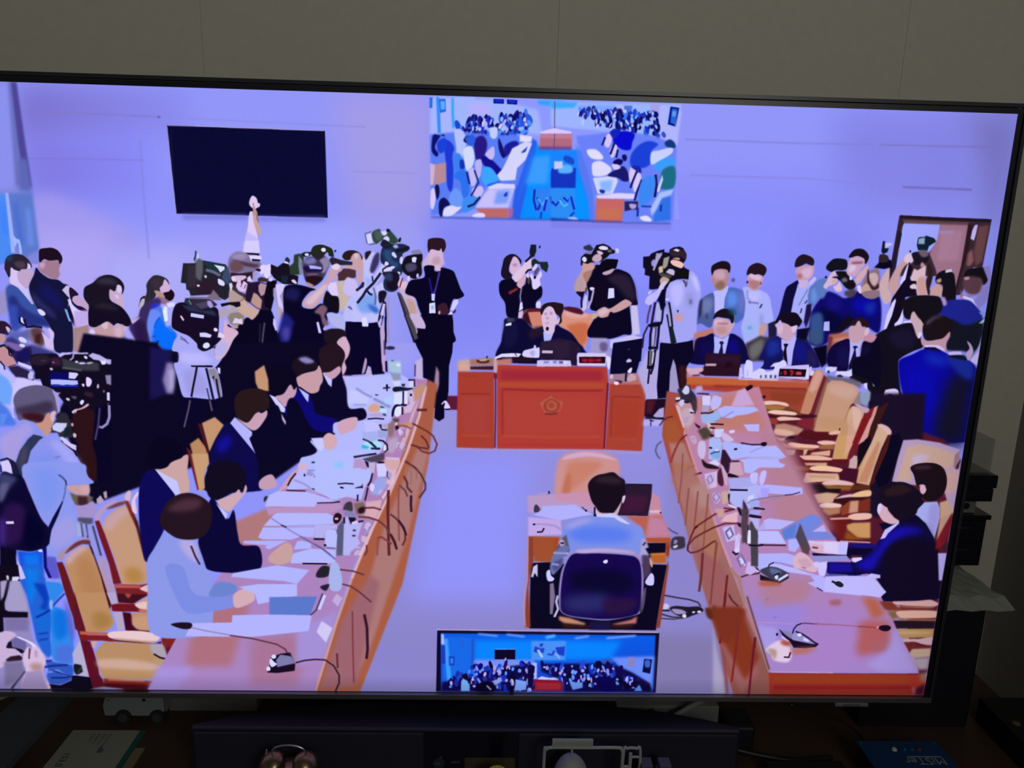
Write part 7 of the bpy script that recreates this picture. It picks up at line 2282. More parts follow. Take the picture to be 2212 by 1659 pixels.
e b0a0e8 b0.89 2581,2064 2585,2063 2584,2070
e 5a98ff b0.892 2467,2120 2470,2119 2469,2125
e c0b4f0 b0.885 2350,2051 2354,2053 2348,2055
e b0a0e8 b0.888 2418,2067 2423,2066 2419,2075
e 7a9cf8 b0.894 2528,2126 2533,2128 2525,2134
e 7a9cf8 b0.89 2571,2066 2575,2067 2569,2071
e 5a98ff b0.893 2594,2091 2597,2091 2594,2099
e 8c8ce8 b0.897 2703,2132 2707,2131 2706,2143
e 7a9cf8 b0.892 2571,2094 2574,2094 2570,2106
e 7a9cf8 b0.89 2492,2087 2496,2086 2493,2091
e b0a0e8 b0.895 2672,2107 2675,2108 2670,2117
e 5a98ff b0.897 2697,2135 2703,2132 2698,2139
e 5a98ff b0.889 2469,2074 2474,2074 2470,2083
e 7a9cf8 b0.892 2553,2091 2558,2089 2556,2097
e 5a98ff b0.89 2462,2093 2468,2093 2463,2105
e 8c8ce8 b0.887 2395,2060 2400,2060 2394,2070
e b0a0e8 b0.892 2484,2111 2488,2112 2482,2121
e 5a98ff b0.887 2456,2046 2460,2044 2458,2051
e 5a98ff b0.891 2453,2107 2458,2104 2458,2117
e 7a9cf8 b0.893 2587,2105 2591,2105 2588,2115
e c0b4f0 b0.894 2669,2098 2673,2100 2665,2109
e 5a98ff b0.891 2520,2086 2526,2088 2519,2094
e 8c8ce8 b0.886 2361,2054 2368,2056 2360,2063
e c0b4f0 b0.896 2685,2116 2690,2117 2684,2126
e 8c8ce8 b0.892 2463,2121 2469,2123 2461,2130
e 7a9cf8 b0.889 2473,2070 2477,2068 2475,2075
e 8c8ce8 b0.891 2594,2067 2600,2067 2595,2080
e 8c8ce8 b0.892 2486,2119 2489,2121 2483,2125
e 8c8ce8 b0.895 2632,2116 2636,2114 2635,2122
e 5a98ff b0.887 2422,2056 2426,2057 2419,2065
e 8c8ce8 b0.89 2578,2051 2581,2050 2581,2059
e 5a98ff b0.89 2506,2082 2511,2080 2508,2089
e 5a98ff b0.89 2574,2050 2577,2049 2577,2060
e 5a98ff b0.889 2533,2048 2538,2050 2532,2060
e 7a9cf8 b0.895 2570,2130 2573,2129 2571,2139
e b0a0e8 b0.891 2493,2094 2496,2094 2493,2103
e 5a98ff b0.895 2635,2119 2641,2120 2635,2125
e b0a0e8 b0.89 2557,2063 2562,2063 2556,2072
e 7a9cf8 b0.889 2460,2070 2466,2073 2457,2080
e 5a98ff b0.894 2688,2095 2694,2093 2690,2100
e c0b4f0 b0.892 2533,2105 2536,2105 2534,2117
e b0a0e8 b0.889 2498,2065 2505,2065 2498,2072
e 5a98ff b0.892 2499,2105 2504,2105 2500,2112
e 7a9cf8 b0.889 2429,2082 2434,2079 2432,2088
e 7a9cf8 b0.894 2531,2128 2534,2126 2534,2137
e b0a0e8 b0.891 2615,2055 2620,2057 2614,2059
e 7a9cf8 b0.894 2633,2101 2638,2103 2632,2106
e 5a98ff b0.894 2568,2127 2573,2128 2568,2135
e c0b4f0 b0.894 2552,2120 2559,2122 2551,2125
p 7ab0f4 b1.42 2034,2114 2042,2100 2059,2114 2068,2156 2033,2156
s 0c0830 b1.06 2038,2088 2052,2081 2059,2095 2053,2107 2040,2100
s 0a0628 b1.77 2095,2132 2132,2113 2166,2132 2158,2157 2091,2156
s 10083c b1.24 2288,2051 2307,2046 2309,2093 2306,2135 2291,2131
k 0c0a40 b1.06 w5.81 2263,2028 2288,2047 2297,2056
s 0c0650 b1.79 2549,2100 2582,2086 2617,2100 2628,2147 2569,2147
s 100838 b1.79 2685,2118 2718,2108 2757,2127 2763,2145 2720,2146
p 6a98f0 b1.79 2449,2115 2500,2115 2501,2138 2463,2148
p 80a8ff b1.78 2244,2105 2286,2112 2283,2149 2237,2154
p 90a0f0 b1.77 2149,2113 2182,2103 2185,2085 2190,2113 2170,2127
k b0a8e8 b1.42 w5.84 2132,2132 2149,2150
p 5c90f0 b1.8 2700,2151 2719,2122 2733,2150
p 10082c b0.876 1939,2157 1956,2157 1954,1908 1942,1901
k 9c5c80 b1.43 w4.13 3369,1857 3452,1860 3541,1865
k 8c3c48 b1.25 w4.67 3541,1866 3583,1868 3615,1871
s 1c0c20 b1.08 3623,1872 3631,1862 3657,1860 3671,1870 3663,1883 3645,1885 3631,1880
e d8b0cc b1.43 3619,1869 3623,1869 3620,1873
p 0c0824 b3.18 738,799 984,826 1096,1018 1114,1254 712,1417 631,1094
p 0c0824 b3.19 966,858 1328,818 1643,811 1638,1075 1539,1178 1304,1355 1081,1255 893,1190 710,1261 615,1094 763,862
p 1a1450 b4.72 957,840 1031,853 1002,1004 943,1029
p 8c80b4 b4.73 1010,895 1032,895 1039,932 1025,1004 1002,1004 992,957
p b0a4d8 b4.74 1015,923 1031,914 1026,985 1012,994
s a8a8f6 b1.1 1031,850 1054,806 1087,821 1112,821 1120,842 1140,852 1174,840 1175,866 1200,872 1177,906 1166,908 1181,920 1192,1015 1157,1023 1139,1022 1093,1017 1063,1017 1052,998 1043,946 1034,899 1049,890 1051,859
p bcb8fe b6.29 1058,857 1139,860 1169,887 1100,900 1056,890
p a09ce4 b6.33 1062,922 1109,912 1143,954 1139,1006 1071,1003
k 4a4478 b1.09 w2.71 1061,810 1074,815 1089,828
s 120c24 b1.1 1118,837 1122,814 1143,804 1172,803 1201,807 1177,831 1158,845 1140,851 1126,846
s dcdcff b0.94 1136,837 1141,825 1155,822 1160,834 1147,843
p d4d0ff b0.938 1128,790 1152,790 1168,796 1163,805 1129,802
s d4b4d0 b1.26 1203,807 1243,788 1259,787 1239,813 1221,849 1200,875 1179,878 1176,845
p b8b0f0 b3.14 1176,845 1203,814 1222,830 1202,868 1177,866
k 14102c b0.949 w6.87 1112,905 1105,936 1093,983 1086,1014
k 14102c b0.951 w7.79 1143,911 1151,958 1161,1022
k 3a3868 b1.11 w5.06 1141,982 1148,1025
p 120c2c b0.946 1091,903 1166,901 1164,908 1093,908
p 8c8498 b1.59 1147,916 1173,911 1186,948 1190,1015 1180,1025 1169,967
k 14102c b0.953 w5.98 1175,948 1179,991 1184,1024
p e0d8ff b0.948 1181,909 1191,909 1190,931 1183,927
s 1a1630 b1.11 1162,942 1169,939 1166,951
p 0b0728 b1.28 1063,1017 1159,1023 1194,1012 1198,1024 1174,1039 1159,1063 1126,1069 1104,1094 1098,1111 1041,1112 1046,1027
k 6a5a70 b1.28 w5.08 1081,1026 1072,1063 1054,1124
k 6a5a70 b1.28 w5.54 1148,1025 1154,1064
p 3a3a80 b4.67 498,856 563,841 636,867 639,923 601,947 536,925
p b8b8ff b1.56 448,908 472,931 496,961 482,996 477,1044 469,1092 312,1095 336,910
p 6ea4fa b3.13 443,945 468,964 482,1001 464,1056 431,1050 315,1071 330,952
p 4c78e8 b4.72 432,1045 456,1068 471,1102 481,1130 307,1133 318,1047
p 5a8cf0 b3.16 427,1088 454,1088 431,1131 422,1131
p cdc4ff b1.57 481,987 496,961 501,949 536,962 582,971 583,990 547,986 505,1001 481,1030 472,1087 477,1106 467,1097
s c08c98 b1.55 449,857 472,849 483,870 493,884 502,907 473,921 455,903 445,894
k 1a0c1c b0.774 w4.48 452,852 470,847 482,861 482,879 491,884
k 1a0c1c b0.777 w4.5 448,901 460,917 461,931
k 5a2c38 b0.933 w3.15 473,921 501,912
p 2a2050 b1.55 487,879 521,855 557,848 560,868 547,901 506,911 495,888
s 181458 b3.1 510,869 543,855 554,878 538,901 507,902
s 7c64a8 b2.32 476,833 518,842 535,850 511,865 477,845
e dcd4ff b0.927 532,825 544,830 529,832
e dcd4ff b0.929 529,846 538,849 526,851
p 2a2044 b1.87 475,921 505,916 539,932 560,948 553,967 523,958 496,956 480,935
p d4ccff b0.934 508,901 552,917 552,927 544,928 508,911
s c0bcf0 b1.25 537,948 548,934 556,943 552,962 538,962
p 120c20 b1.25 552,878 577,873 640,871 652,885 671,871 748,869 774,882 822,891 802,1124 708,1126 678,1083 638,1027 618,998 583,985 577,961 559,962 561,936 554,920 549,901
s 281c30 b3.11 558,882 608,877 615,900 582,914 553,906
p 3a1c3c b4.67 621,886 652,885 654,913 618,914
e 8a7490 b0.935 627,902 631,902 627,905
s c8b8d8 b0.936 612,923 621,921 623,928 616,930
k 3a3038 b1.09 w5.4 586,897 604,897
p c0b4ec b1.09 649,876 658,867 688,866 689,873 667,875 650,883
k a89cd4 b1.09 w5.86 699,865 695,884 683,894
k c0b8e8 b1.25 w5.41 699,869 748,868
p 383844 b3.12 657,885 691,898 719,895 781,901 779,929 704,928 658,920
k 54545c b1.56 w6.78 655,920 693,924 720,928
s d0c8f4 b0.936 700,898 707,894 711,900 704,903
s c8c0f0 b1.09 713,902 727,899 736,904 717,907
s a8a0cc b1.25 738,902 754,897 761,901 745,906
s d4ccff b0.936 731,879 740,877 744,885 737,888
p b8b0ec b1.25 747,876 762,866 786,873 807,886 823,888 821,905 808,905 806,900 794,905 782,892 764,890
p e4dcff b0.938 786,894 805,891 803,905 790,907
p 0c0a64 b3.13 613,937 674,936 672,960 703,959 705,990 619,989 607,970
p b4bcff b1.1 612,962 635,961 656,962 703,964 703,978 683,981 665,979 651,982 634,979 611,980
k 2038c8 b1.26 w3.63 610,984 701,984
p d4ccff b0.94 676,935 703,937 708,942 694,959 673,957
s e0d0ff b0.942 732,956 738,951 749,958 750,970 742,984 731,982
s e0d0ff b0.943 715,978 721,974 725,980 720,986
s b8a8c8 b0.944 766,981 772,974 774,986 767,991
p 8c84b0 b1.57 798,943 818,942 815,978 800,973
k d4ccff b0.948 w10.1 803,1004 801,1033
s 8a7c90 b1.58 786,997 791,997 790,1004 786,1005
p 3a2034 b3.15 724,1003 751,1008 747,1024 721,1015
s d4c4ec b1.1 656,1029 665,1026 670,1033 664,1037
s 6a5c80 b2.36 675,1021 693,1021 688,1030
s e0d8ff b0.947 703,1040 712,1032 718,1037 711,1049 705,1049
s d8a8b4 b1.11 705,1061 729,1045 732,1052 712,1065 686,1071 684,1066
s e0ccff b0.949 672,1076 682,1068 690,1071 685,1083 676,1082
p 2c0f1e b4.76 673,1088 735,1063 758,1086 754,1125 669,1127
k 3a2c4c b1.27 w5.97 770,1055 762,1091 754,1125
k 8078b0 b1.27 w7.81 800,1042 802,1081 795,1105 780,1122
s 60587c b1.26 477,1044 484,1020 505,998 538,986 570,983 601,989 617,1006 625,1041 626,1075 601,1077 586,1085 570,1114 546,1119 533,1112 492,1111 483,1092 481,1068
s 3c304c b6.31 483,1068 544,1052 600,1039 611,1065 587,1083 541,1086 495,1087
s 3a1420 b4.74 502,1087 541,1081 577,1090 565,1117 538,1112 511,1106
p a89cd8 b1.58 613,1003 633,1008 642,1007 632,1017 633,1074 625,1084 623,1060 620,1025
s c89080 b1.9 570,1114 586,1085 600,1090 596,1128 582,1128 564,1119
s d8b4c0 b1.11 595,1099 605,1077 617,1075 614,1087 606,1114 599,1118
p 2c1218 b3.2 678,1081 726,1061 751,1079 744,1191 748,1265 733,1330 701,1330 683,1266 681,1197 669,1156
p 0a0624 b2.4 755,1060 810,1040 785,1329 738,1330 741,1240 732,1191
k 50407c b1.59 w5.98 769,1060 759,1118 743,1176
k 9a90c8 b1.11 w9.2 802,1049 799,1093 789,1117 770,1131 761,1127
p 2c2838 b2.38 584,1153 633,1077 655,1081 666,1115 667,1144 670,1168 623,1171 616,1152
p c4ccf4 b1.27 599,1130 613,1116 652,1117 645,1139 625,1152 601,1143
p 16222c b1.91 641,1135 664,1129 666,1158 637,1169
s d0b8d0 b1.12 668,1158 673,1152 680,1158 677,1168 670,1168
s c8a0a4 b1.11 665,1120 671,1115 674,1124 668,1129
s c89284 b1.9 570,1112 591,1082 598,1106 606,1118 595,1131 596,1145 583,1160 578,1165 548,1141 541,1122
s 8c94ec b1.44 405,1175 437,1155 467,1133 492,1111 515,1108 550,1129 578,1167 618,1176 644,1193 672,1234 703,1306 707,1341 466,1345 386,1336
s a89ce4 b6.35 416,1178 480,1138 514,1118 534,1146 498,1181 462,1255 422,1246
s 7c90f0 b16 519,1244 595,1228 579,1293 512,1309
s a4a4f8 b9.61 585,1184 644,1198 695,1296 658,1291 613,1228
p 2c3458 b1.28 533,1160 555,1165 566,1170 551,1180 517,1220 501,1264 490,1294 476,1319 454,1310 462,1260 480,1220 513,1176
s 44405c b4.79 479,1230 505,1200 500,1250 473,1280
p 1a1c38 b1.12 461,1265 449,1255 433,1246 407,1254 406,1261 433,1253 442,1270 445,1307 459,1310 474,1319
p d4c8ff b0.96 408,1263 437,1256 443,1280 444,1307 424,1305 409,1296
p 181658 b1.28 405,1271 409,1276 409,1301 402,1301
p 3a4488 b3.21 401,1303 459,1310 469,1319 477,1334 398,1335
k 180c1c b0.959 w5.09 626,1180 644,1198 665,1217 675,1237
p d0c4f8 b1.12 621,1169 631,1166 658,1190 676,1197 674,1217 661,1210 635,1191
k 6070c0 b2.4 w4.17 597,1245 617,1238
k 4a5090 b1.61 w5.13 605,1307 618,1319 626,1332
s 8c98ee b1.63 478,1312 502,1265 683,1262 702,1298 707,1339 702,1350 663,1348 629,1348 636,1372 643,1398 650,1483 662,1536 625,1558 585,1591 571,1608 562,1619 538,1614 532,1581 552,1527 550,1500 528,1474 509,1421 488,1353
s 7c94f0 b16.2 518,1296 596,1289 603,1367 555,1447 529,1421
s a09ce6 b13.1 548,1516 627,1462 651,1526 591,1581 547,1576
k 3c4480 b1.61 w5.83 604,1307 617,1317 626,1330
k 1c1c48 b1.13 w4.38 626,1328 627,1346
k 5a64a8 b1.62 w4.88 624,1346 619,1375 610,1401
p 0c0a38 b1.31 610,1401 609,1409 586,1462 558,1516 543,1570 532,1576 528,1619 524,1611 516,1590 547,1506 568,1468
s c89c9c b1.62 629,1351 663,1345 702,1345 707,1355 704,1376 684,1382 660,1379 639,1367
s d0a4b0 b4.86 678,1348 704,1347 702,1371 677,1376
p 6a5c50 b2.44 636,1372 657,1382 698,1384 718,1389 706,1408 675,1424 651,1419 641,1393
p 40202a b3.25 662,1387 696,1389 696,1413 675,1424 661,1419
p a490cc b1.96 651,1424 695,1418 714,1402 729,1428 710,1471 656,1469
p 50506c b2.45 656,1467 708,1469 706,1490 683,1493 669,1488 653,1480
k 50506c b1.64 w6.42 664,1488 667,1542
k 44445c b1.64 w5.94 682,1493 683,1547 695,1609
k 40405c b1.65 w7.44 705,1498 716,1565 724,1614
k 9898d0 b1.64 w7.41 674,1493 679,1536
k 9898d0 b1.65 w7.44 694,1498 702,1560 710,1606
p b4a0bc b1.3 727,1397 743,1381 753,1401 747,1412 728,1412
p b098ac b1.3 753,1370 766,1364 766,1391 756,1394
p 9cb0d8 b1.64 649,1488 661,1493 662,1536 647,1542
s 0d0830 b1.63 399,1324 444,1307 477,1317 495,1374 524,1469 547,1506 547,1527 543,1570 516,1590 475,1601 426,1596 368,1589
s 3c406c b6.43 401,1311 443,1315 457,1325 423,1365 389,1413
s 5a5884 b4.83 396,1352 426,1344 406,1391 389,1413
s 2a1248 b9.77 401,1434 461,1422 481,1501 419,1578 377,1557
s 06042a b8.17 487,1448 532,1527 507,1576 457,1582 461,1502
k dcd4f4 b0.976 w10.3 400,1491 428,1490
p 5030a0 b9.78 381,1476 396,1476 384,1578 369,1578
p 0c0820 b1.65 368,1586 426,1596 420,1626 419,1708 354,1709
p 1c50d8 b3.3 428,1599 475,1604 516,1592 519,1609 513,1663 514,1707 436,1708 431,1664
p 1074f0 b6.59 446,1615 504,1609 500,1669 452,1681
p c4bcff b1.32 422,1632 434,1664 436,1708 424,1708
p 5c58cc b3.31 530,1619 562,1622 566,1657 569,1706 534,1707 523,1663
k 0c0c70 b1.65 w11.4 527,1581 521,1663 534,1704
p dcd8ff b0.986 501,1595 516,1592 517,1603 505,1603
k c8dcff b1.32 w6.49 506,1680 514,1702
k 1030a8 b1.98 w5.97 439,1659 441,1684 465,1697
s 1030a0 b4.97 481,1689 501,1680 504,1707 474,1708
p 9488c4 b3.35 357,1684 424,1683 447,1839 443,1925 479,2163 51,2167 116,1687
p 7c70a8 b5.03 352,1865 439,1864 433,1919 346,1920
p 100a1c b1.66 360,1655 425,1654 425,1701 398,1702 385,1740 359,1804 358,1834 371,1840 439,1842 436,1864 347,1865 343,1920 329,1926 83,1929 120,1658
p a89cc8 b2.49 353,1720 380,1714 359,1780 346,1798
p d8d0f4 b1.16 396,1702 422,1700 424,1718 396,1718
e 120c1c b0.828 421,1715 425,1715 421,1719
s c8c0dc b1.32 377,1699 385,1696 386,1711 379,1714
k 141020 b1.16 w8.1 395,1702 376,1753 357,1798
p a49cc8 b3.33 388,1717 423,1719 436,1791 439,1836 369,1837 359,1825
p 2460d4 b2.51 441,1653 511,1653 514,1697 524,1781 524,1838 509,1955 511,2011 493,2030 474,2002 457,1956 450,1864 443,1779 423,1713
p 1078e8 b6.64 450,1665 498,1670 478,1754 455,1821 444,1773
p 0a3cb8 b5 471,1724 513,1730 521,1781 508,1833 466,1864 501,1796
s 1868d8 b5.04 470,1833 517,1845 511,1912 471,1919
k 0a2c98 b2.01 w7.09 466,1864 501,1845 519,1832
k 0c3cb0 b2.53 w6.58 467,1931 504,1925
k 0c3cb0 b2.53 w6.6 468,1956 501,1949
p c8c0ff b1.32 425,1654 435,1659 446,1707 426,1713
p 3088ec b2.52 514,1718 568,1723 581,1750 556,1783 532,1814 578,1838 592,1917 591,1986 579,2055 513,2046 506,2011 524,1838 520,1820 524,1781
s 1070e0 b8.42 535,1832 578,1844 575,1924 534,1955 523,1894
s 4c70dc b6.8 530,1986 586,1979 577,2042 525,2043
k 1830a0 b1.67 w5.98 531,1817 556,1790 580,1765
s 9cb0f4 b2.51 520,1820 523,1796 533,1796 527,1832
s 5c64d0 b6.73 577,1789 594,1844 601,1911 587,1967 578,1893
k 7c98f0 b1.7 w5.54 498,2037 535,2052 576,2058
p 3058c0 b2.56 481,2037 513,2046 579,2058 581,2086 567,2124 526,2141 487,2138 479,2106 488,2081
k 142c94 b1.7 w6.64 480,2043 506,2040
k 142c94 b1.7 w8.32 475,2068 506,2062 562,2058
k 7894e8 b2.05 w6.67 487,2090 521,2080 557,2105
k 142488 b1.71 w7.24 495,2112 545,2112 568,2105
k 142488 b1.71 w5 501,2081 558,2102
s 141c20 b1.71 584,2058 601,2051 617,2061 618,2086 597,2099 584,2089
k 3c4438 b1.71 w3.89 595,2092 612,2067
p b4acd4 b1.71 583,2011 616,1954 630,1985 638,2079 638,2108 591,2102 615,2086 612,2058 585,2051
p 100a20 b1.37 482,2138 526,2144 569,2124 585,2102 640,2111 652,2162 485,2163
s c8b0d8 b1.69 329,1926 346,1920 373,1923 386,1938 361,1957 347,1982 362,1988 396,2009 397,2019 355,2025 330,2051 329,2060 311,2073 229,2074 247,1927
s d4bce0 b1.7 399,2034 407,2006 417,1990 431,1987 424,2025 437,1987 436,1972 454,1978 473,2009 483,2043 468,2081 473,2113 485,2163 384,2164 404,2082 398,2060
p d8d4f4 b1.01 386,1941 398,1943 442,1965 454,1978 450,1990 435,1975 420,1962 384,1947
p 6c64a0 b2.03 366,1957 384,1944 417,1963 418,1981 411,2000 397,1997 368,1985
p 181024 b1.35 343,1988 354,1966 366,1960 366,1985 398,1994 410,2003 398,2013 376,1991 351,1991
p 2a1828 b1.7 337,2038 355,2025 389,2019 399,2031 392,2041 342,2047
k 5c2c3c b1.36 w5.51 429,1990 422,2034
s b48c90 b6.81 424,2056 463,2053 465,2081 434,2088
s b88cb0 b3.39 446,2003 455,1999 452,2028 446,2025
p a08cbc b3.42 404,2088 465,2081 479,2163 373,2164
k 40344c b1.54 w8.33 401,2085 372,2123 343,2161
p 78709c b5.11 331,2048 397,2044 398,2088 360,2133 319,2152
p 5c1c20 b1.69 567,1652 583,1652 608,1750 628,1856 642,1917 646,1985 672,2098 691,2143 686,2161 647,2162 636,2092 617,1948 595,1832 577,1735
p b498b4 b2.5 717,1615 746,1643 760,1715 766,1805 746,1814 721,1715 712,1644
p a894c8 b2.5 719,1624 742,1626 763,1799 749,1811
s a8909c b2.47 567,1617 598,1589 645,1557 682,1545 689,1556 644,1565 599,1606 586,1634
s 6a3040 b1.98 596,1608 622,1577 653,1557 686,1554 687,1570 659,1571 621,1594
p bc8c64 b1.99 592,1648 609,1614 659,1577 684,1582 696,1616 715,1695 739,1834 626,1836 604,1714
s c8a4b0 b6.6 593,1640 615,1605 658,1579 678,1585 639,1616 610,1648
s b48058 b13.3 638,1633 689,1633 717,1730 725,1817 650,1830 636,1731
p 641820 b1.66 563,1643 583,1640 591,1663 605,1726 626,1836 596,1836 582,1755 567,1669
p 401018 b1.66 685,1570 694,1582 720,1695 744,1811 735,1829 715,1695 700,1627
s b498c4 b2.45 715,1464 739,1430 787,1399 802,1404 833,1398 837,1409 775,1424 742,1455 729,1483
s 6a3c50 b2.45 759,1433 797,1410 828,1404 822,1415 780,1430
p c4987c b1.98 737,1505 756,1466 800,1429 837,1418 847,1451 862,1517 875,1579 883,1642 881,1713 859,1725 790,1729 773,1629 753,1558
s c8a0a8 b8.19 743,1497 772,1455 826,1426 840,1445 796,1479 762,1519
s b48448 b10 806,1665 858,1665 865,1714 812,1717
p 701824 b1.65 714,1481 729,1477 745,1530 768,1626 788,1723 759,1726 750,1649 724,1536
p 802c24 b1.96 825,1401 838,1401 855,1445 863,1506 856,1495 841,1454
p 401018 b2.48 850,1445 865,1478 876,1540 887,1636 879,1630 867,1557
p 7a2028 b2.01 762,1726 853,1728 890,1722 887,1766 860,1778 829,1801 771,1799
p b85850 b1.67 762,1728 858,1731 852,1741 763,1741
s e0b8bc b1.51 852,1743 871,1731 887,1728 888,1757 870,1754
p 40101c b2.01 769,1764 884,1766 854,1783 821,1804 771,1799
s a84c48 b2.52 798,1764 819,1766 807,1781
p c89c88 b1.68 837,1801 884,1771 885,1798 839,1804
p b84c48 b1.68 771,1802 831,1804 825,1816 767,1817
s e4bcb4 b1.52 827,1816 853,1801 890,1798 888,1821 843,1823
p 8c1c28 b1.68 744,1817 828,1816 845,1827 882,1833 745,1834
s d0b4c8 b1.63 827,1385 841,1363 851,1368 846,1398 831,1399
s e0c8e4 b1.3 850,1406 863,1379 877,1365 878,1376 864,1398 865,1448 850,1440
p 5c1428 b1.68 614,1761 616,1761 624,1818 642,1910 619,1915 604,1910 602,1880
p bc8c64 b1.68 616,1761 724,1760 733,1809 747,1884 724,1914 688,1920 643,1920 630,1843
s a87c48 b10.1 680,1840 730,1849 735,1889 689,1909 669,1880
p b0a4d0 b1.68 731,1760 764,1759 767,1801 747,1811
p 701420 b1.68 742,1809 765,1804 832,1805 844,1823 885,1832 885,1840 820,1835 780,1836 749,1834
p 40081c b2.03 782,1838 811,1841 819,1855 814,1888 828,1905 873,1913 875,1918 787,1913
p b4a4c8 b1.69 746,1839 780,1836 785,1911 758,1914 754,1879
p c08c70 b2.54 813,1840 883,1840 879,1912 837,1910 816,1888 814,1863
s c89878 b5.08 818,1863 879,1857 873,1902 828,1903
s e8c4bc b1.52 829,1810 843,1800 888,1796 887,1825 852,1825
p c87c64 b3.37 841,1825 886,1827 883,1840 843,1838
p c06048 b1.69 619,1918 719,1922 723,1932 620,1932
p 7c1c20 b1.7 618,1933 720,1934 739,1949 766,1957 729,1960 694,1955 662,1958 649,1955 620,1956
s e8c8d0 b1.53 719,1932 733,1919 778,1915 845,1915 890,1924 912,1930 906,1948 883,1958 820,1955 753,1947 728,1944
s c89880 b2.55 740,1945 798,1949 874,1955 896,1955 873,1962 775,1957
p 4c1018 b1.7 739,1952 820,1959 887,1966 915,1955 914,1968 841,1966 752,1959
p a44c50 b1.7 912,1932 998,1931 992,1942 920,1944
p 7c2020 b1.71 915,1944 988,1943 957,1998 935,2024 925,1998 918,1970
p 5c1030 b2.57 922,1983 958,1978 937,2021
p 5c1026 b1.71 620,1956 655,1958 664,2011 673,2057 674,2098 686,2119 685,2150 644,2153 637,2109
p b88c64 b2.05 676,2057 667,2006 702,1962 873,1966 881,2009 929,2034 896,2081 871,2117 693,2114 679,2096
s cca898 b6.85 677,2036 768,2030 903,2055 878,2078 742,2072 679,2067
s b88c68 b10.2 701,1975 819,1971 815,2010 701,2021
s b49874 b5.15 882,2024 922,2034 912,2060 885,2045
s aca0b0 b3.42 875,1971 918,1970 929,2011 914,2024 879,2004
k 28101c b1.2 w7.27 883,2009 905,2024 932,2031
p 842c1c b2.59 689,2114 784,2121 873,2123 849,2162 758,2160 686,2148
k c87868 b2.58 w5.48 706,2119 784,2121 841,2123
p 4c0c18 b3.45 685,2132 858,2138 849,2162 687,2155
p 8c84b4 b2.58 621,2161 686,2148 758,2157 757,2165 620,2166
p 280c18 b2.59 758,2157 850,2154 844,2166 757,2167
p 0f0a20 b1.72 572,2102 639,2109 644,2156 616,2164 566,2164
p d4a4a0 b3.4 655,1958 680,1957 669,1986 660,1986
p b080b4-a884c4 b1.66 847,2164 969,1945 1082,1774 1298,1479 1404,1319 1539,1178 1606,1075 1609,926 1905,936 1865,1070 1832,1190 1748,1383 1680,1509 1591,1768 1477,2165
p ae7080 b13.7 1045,1831 1250,1791 1168,2059 996,2061
p a87498 b17.3 1243,1943 1485,1902 1408,2136 1234,2137
p a890dc b10.4 893,2062 1030,2061 954,2163 850,2164
p a490d8 b10.3 1416,1902 1573,1825 1516,2017 1411,2057
p b0787c b4.98 1199,1481 1401,1389 1362,1532 1227,1570
p a85c44 b2.51 1905,936 1937,952 1906,1240 1813,1709 1644,2174 1477,2165 1581,1825 1680,1527 1765,1348 1865,1070
p ac7878 b5.08 1873,1172 1906,1206 1831,1525 1690,1977 1636,2094 1622,1939 1747,1490
p 9c6470 b6.9 1589,1862 1695,1673 1728,1710 1636,2134 1495,2155
k dcb0bc b1.65 w9.9 1897,961 1873,1070 1832,1198 1765,1365 1697,1509 1626,1693
k c89c9c b1.72 w8.61 1626,1693 1563,1882 1481,2159
p b4b8ff b1.63 1617,934 1801,913 1865,953 1784,1072 1750,1174 1700,1279 1665,1384 1517,1352 1438,1283 1474,1179 1540,1127 1606,1075
p b4b8ff b1.31 1454,1234 1514,1213 1613,1211 1610,1337 1561,1388 1524,1353 1491,1344 1400,1350 1421,1302 1445,1276
p 8cc4fc b4.92 1560,1249 1612,1236 1611,1299 1552,1270
p 4a7c8c b1.63 1493,1243 1539,1240 1569,1239 1565,1249 1494,1249
k 1c2038 b0.98 w4.25 1493,1246 1539,1241
k 30a0b8 b1.64 w6.15 1558,1244 1567,1244
k 6a88c8 b1.64 w4.27 1476,1276 1573,1274
s d4b0d0 b1.63 1444,1264 1451,1251 1477,1256 1471,1276 1453,1276
s c8a0b8 b1.64 1419,1289 1446,1266 1445,1279 1435,1294 1403,1340 1371,1356 1387,1333
k 2a1020 b0.983 w5.69 1436,1287 1418,1310 1405,1335
p 1a1020 b0.983 1463,1294 1466,1286 1471,1296 1464,1299
s a090d0 b1.64 1473,1291 1483,1278 1502,1290 1487,1296
k 3c3458 b1.31 w6.17 1500,1298 1532,1300 1561,1296
e 141020 b0.822 1546,1310 1553,1310 1546,1312
k 3a1c40 b0.987 w5.24 1400,1352 1469,1354
s a898d8 b1.65 1469,1354 1493,1344 1524,1356 1502,1366 1478,1364
k 2a1838 b0.988 w3.81 1491,1344 1523,1354
k 9c98e0 b1.64 w8.55 1428,1312 1458,1324 1486,1341
k 9c98e0 b1.65 w5.74 1524,1358 1561,1373 1595,1388
p b8b8ff b1.32 1321,1415 1338,1372 1367,1356 1471,1357 1514,1369 1561,1386 1590,1390 1506,1399 1501,1415
k 2c1834 b0.993 w5.75 1508,1399 1561,1397 1590,1392
s 3a1020 b1.15 1584,1319 1610,1321 1610,1329 1586,1327
p b890c0 b2.48 1324,1418 1501,1415 1506,1401 1590,1398 1599,1413 1545,1445 1543,1437 1363,1438 1334,1451
p b4b8ff b1.33 1313,1490 1354,1443 1366,1438 1543,1437 1569,1450 1564,1478 1511,1482 1352,1489
p a8a4e8 b1.67 1313,1490 1414,1488 1559,1481 1580,1486 1534,1497 1495,1532 1463,1532 1498,1495
p b4b4ff b1.33 1292,1534 1311,1495 1498,1494 1490,1529 1442,1530 1412,1541 1306,1542
p b0b0ff b1.33 1238,1559 1239,1548 1395,1546 1329,1581 1314,1573 1324,1565
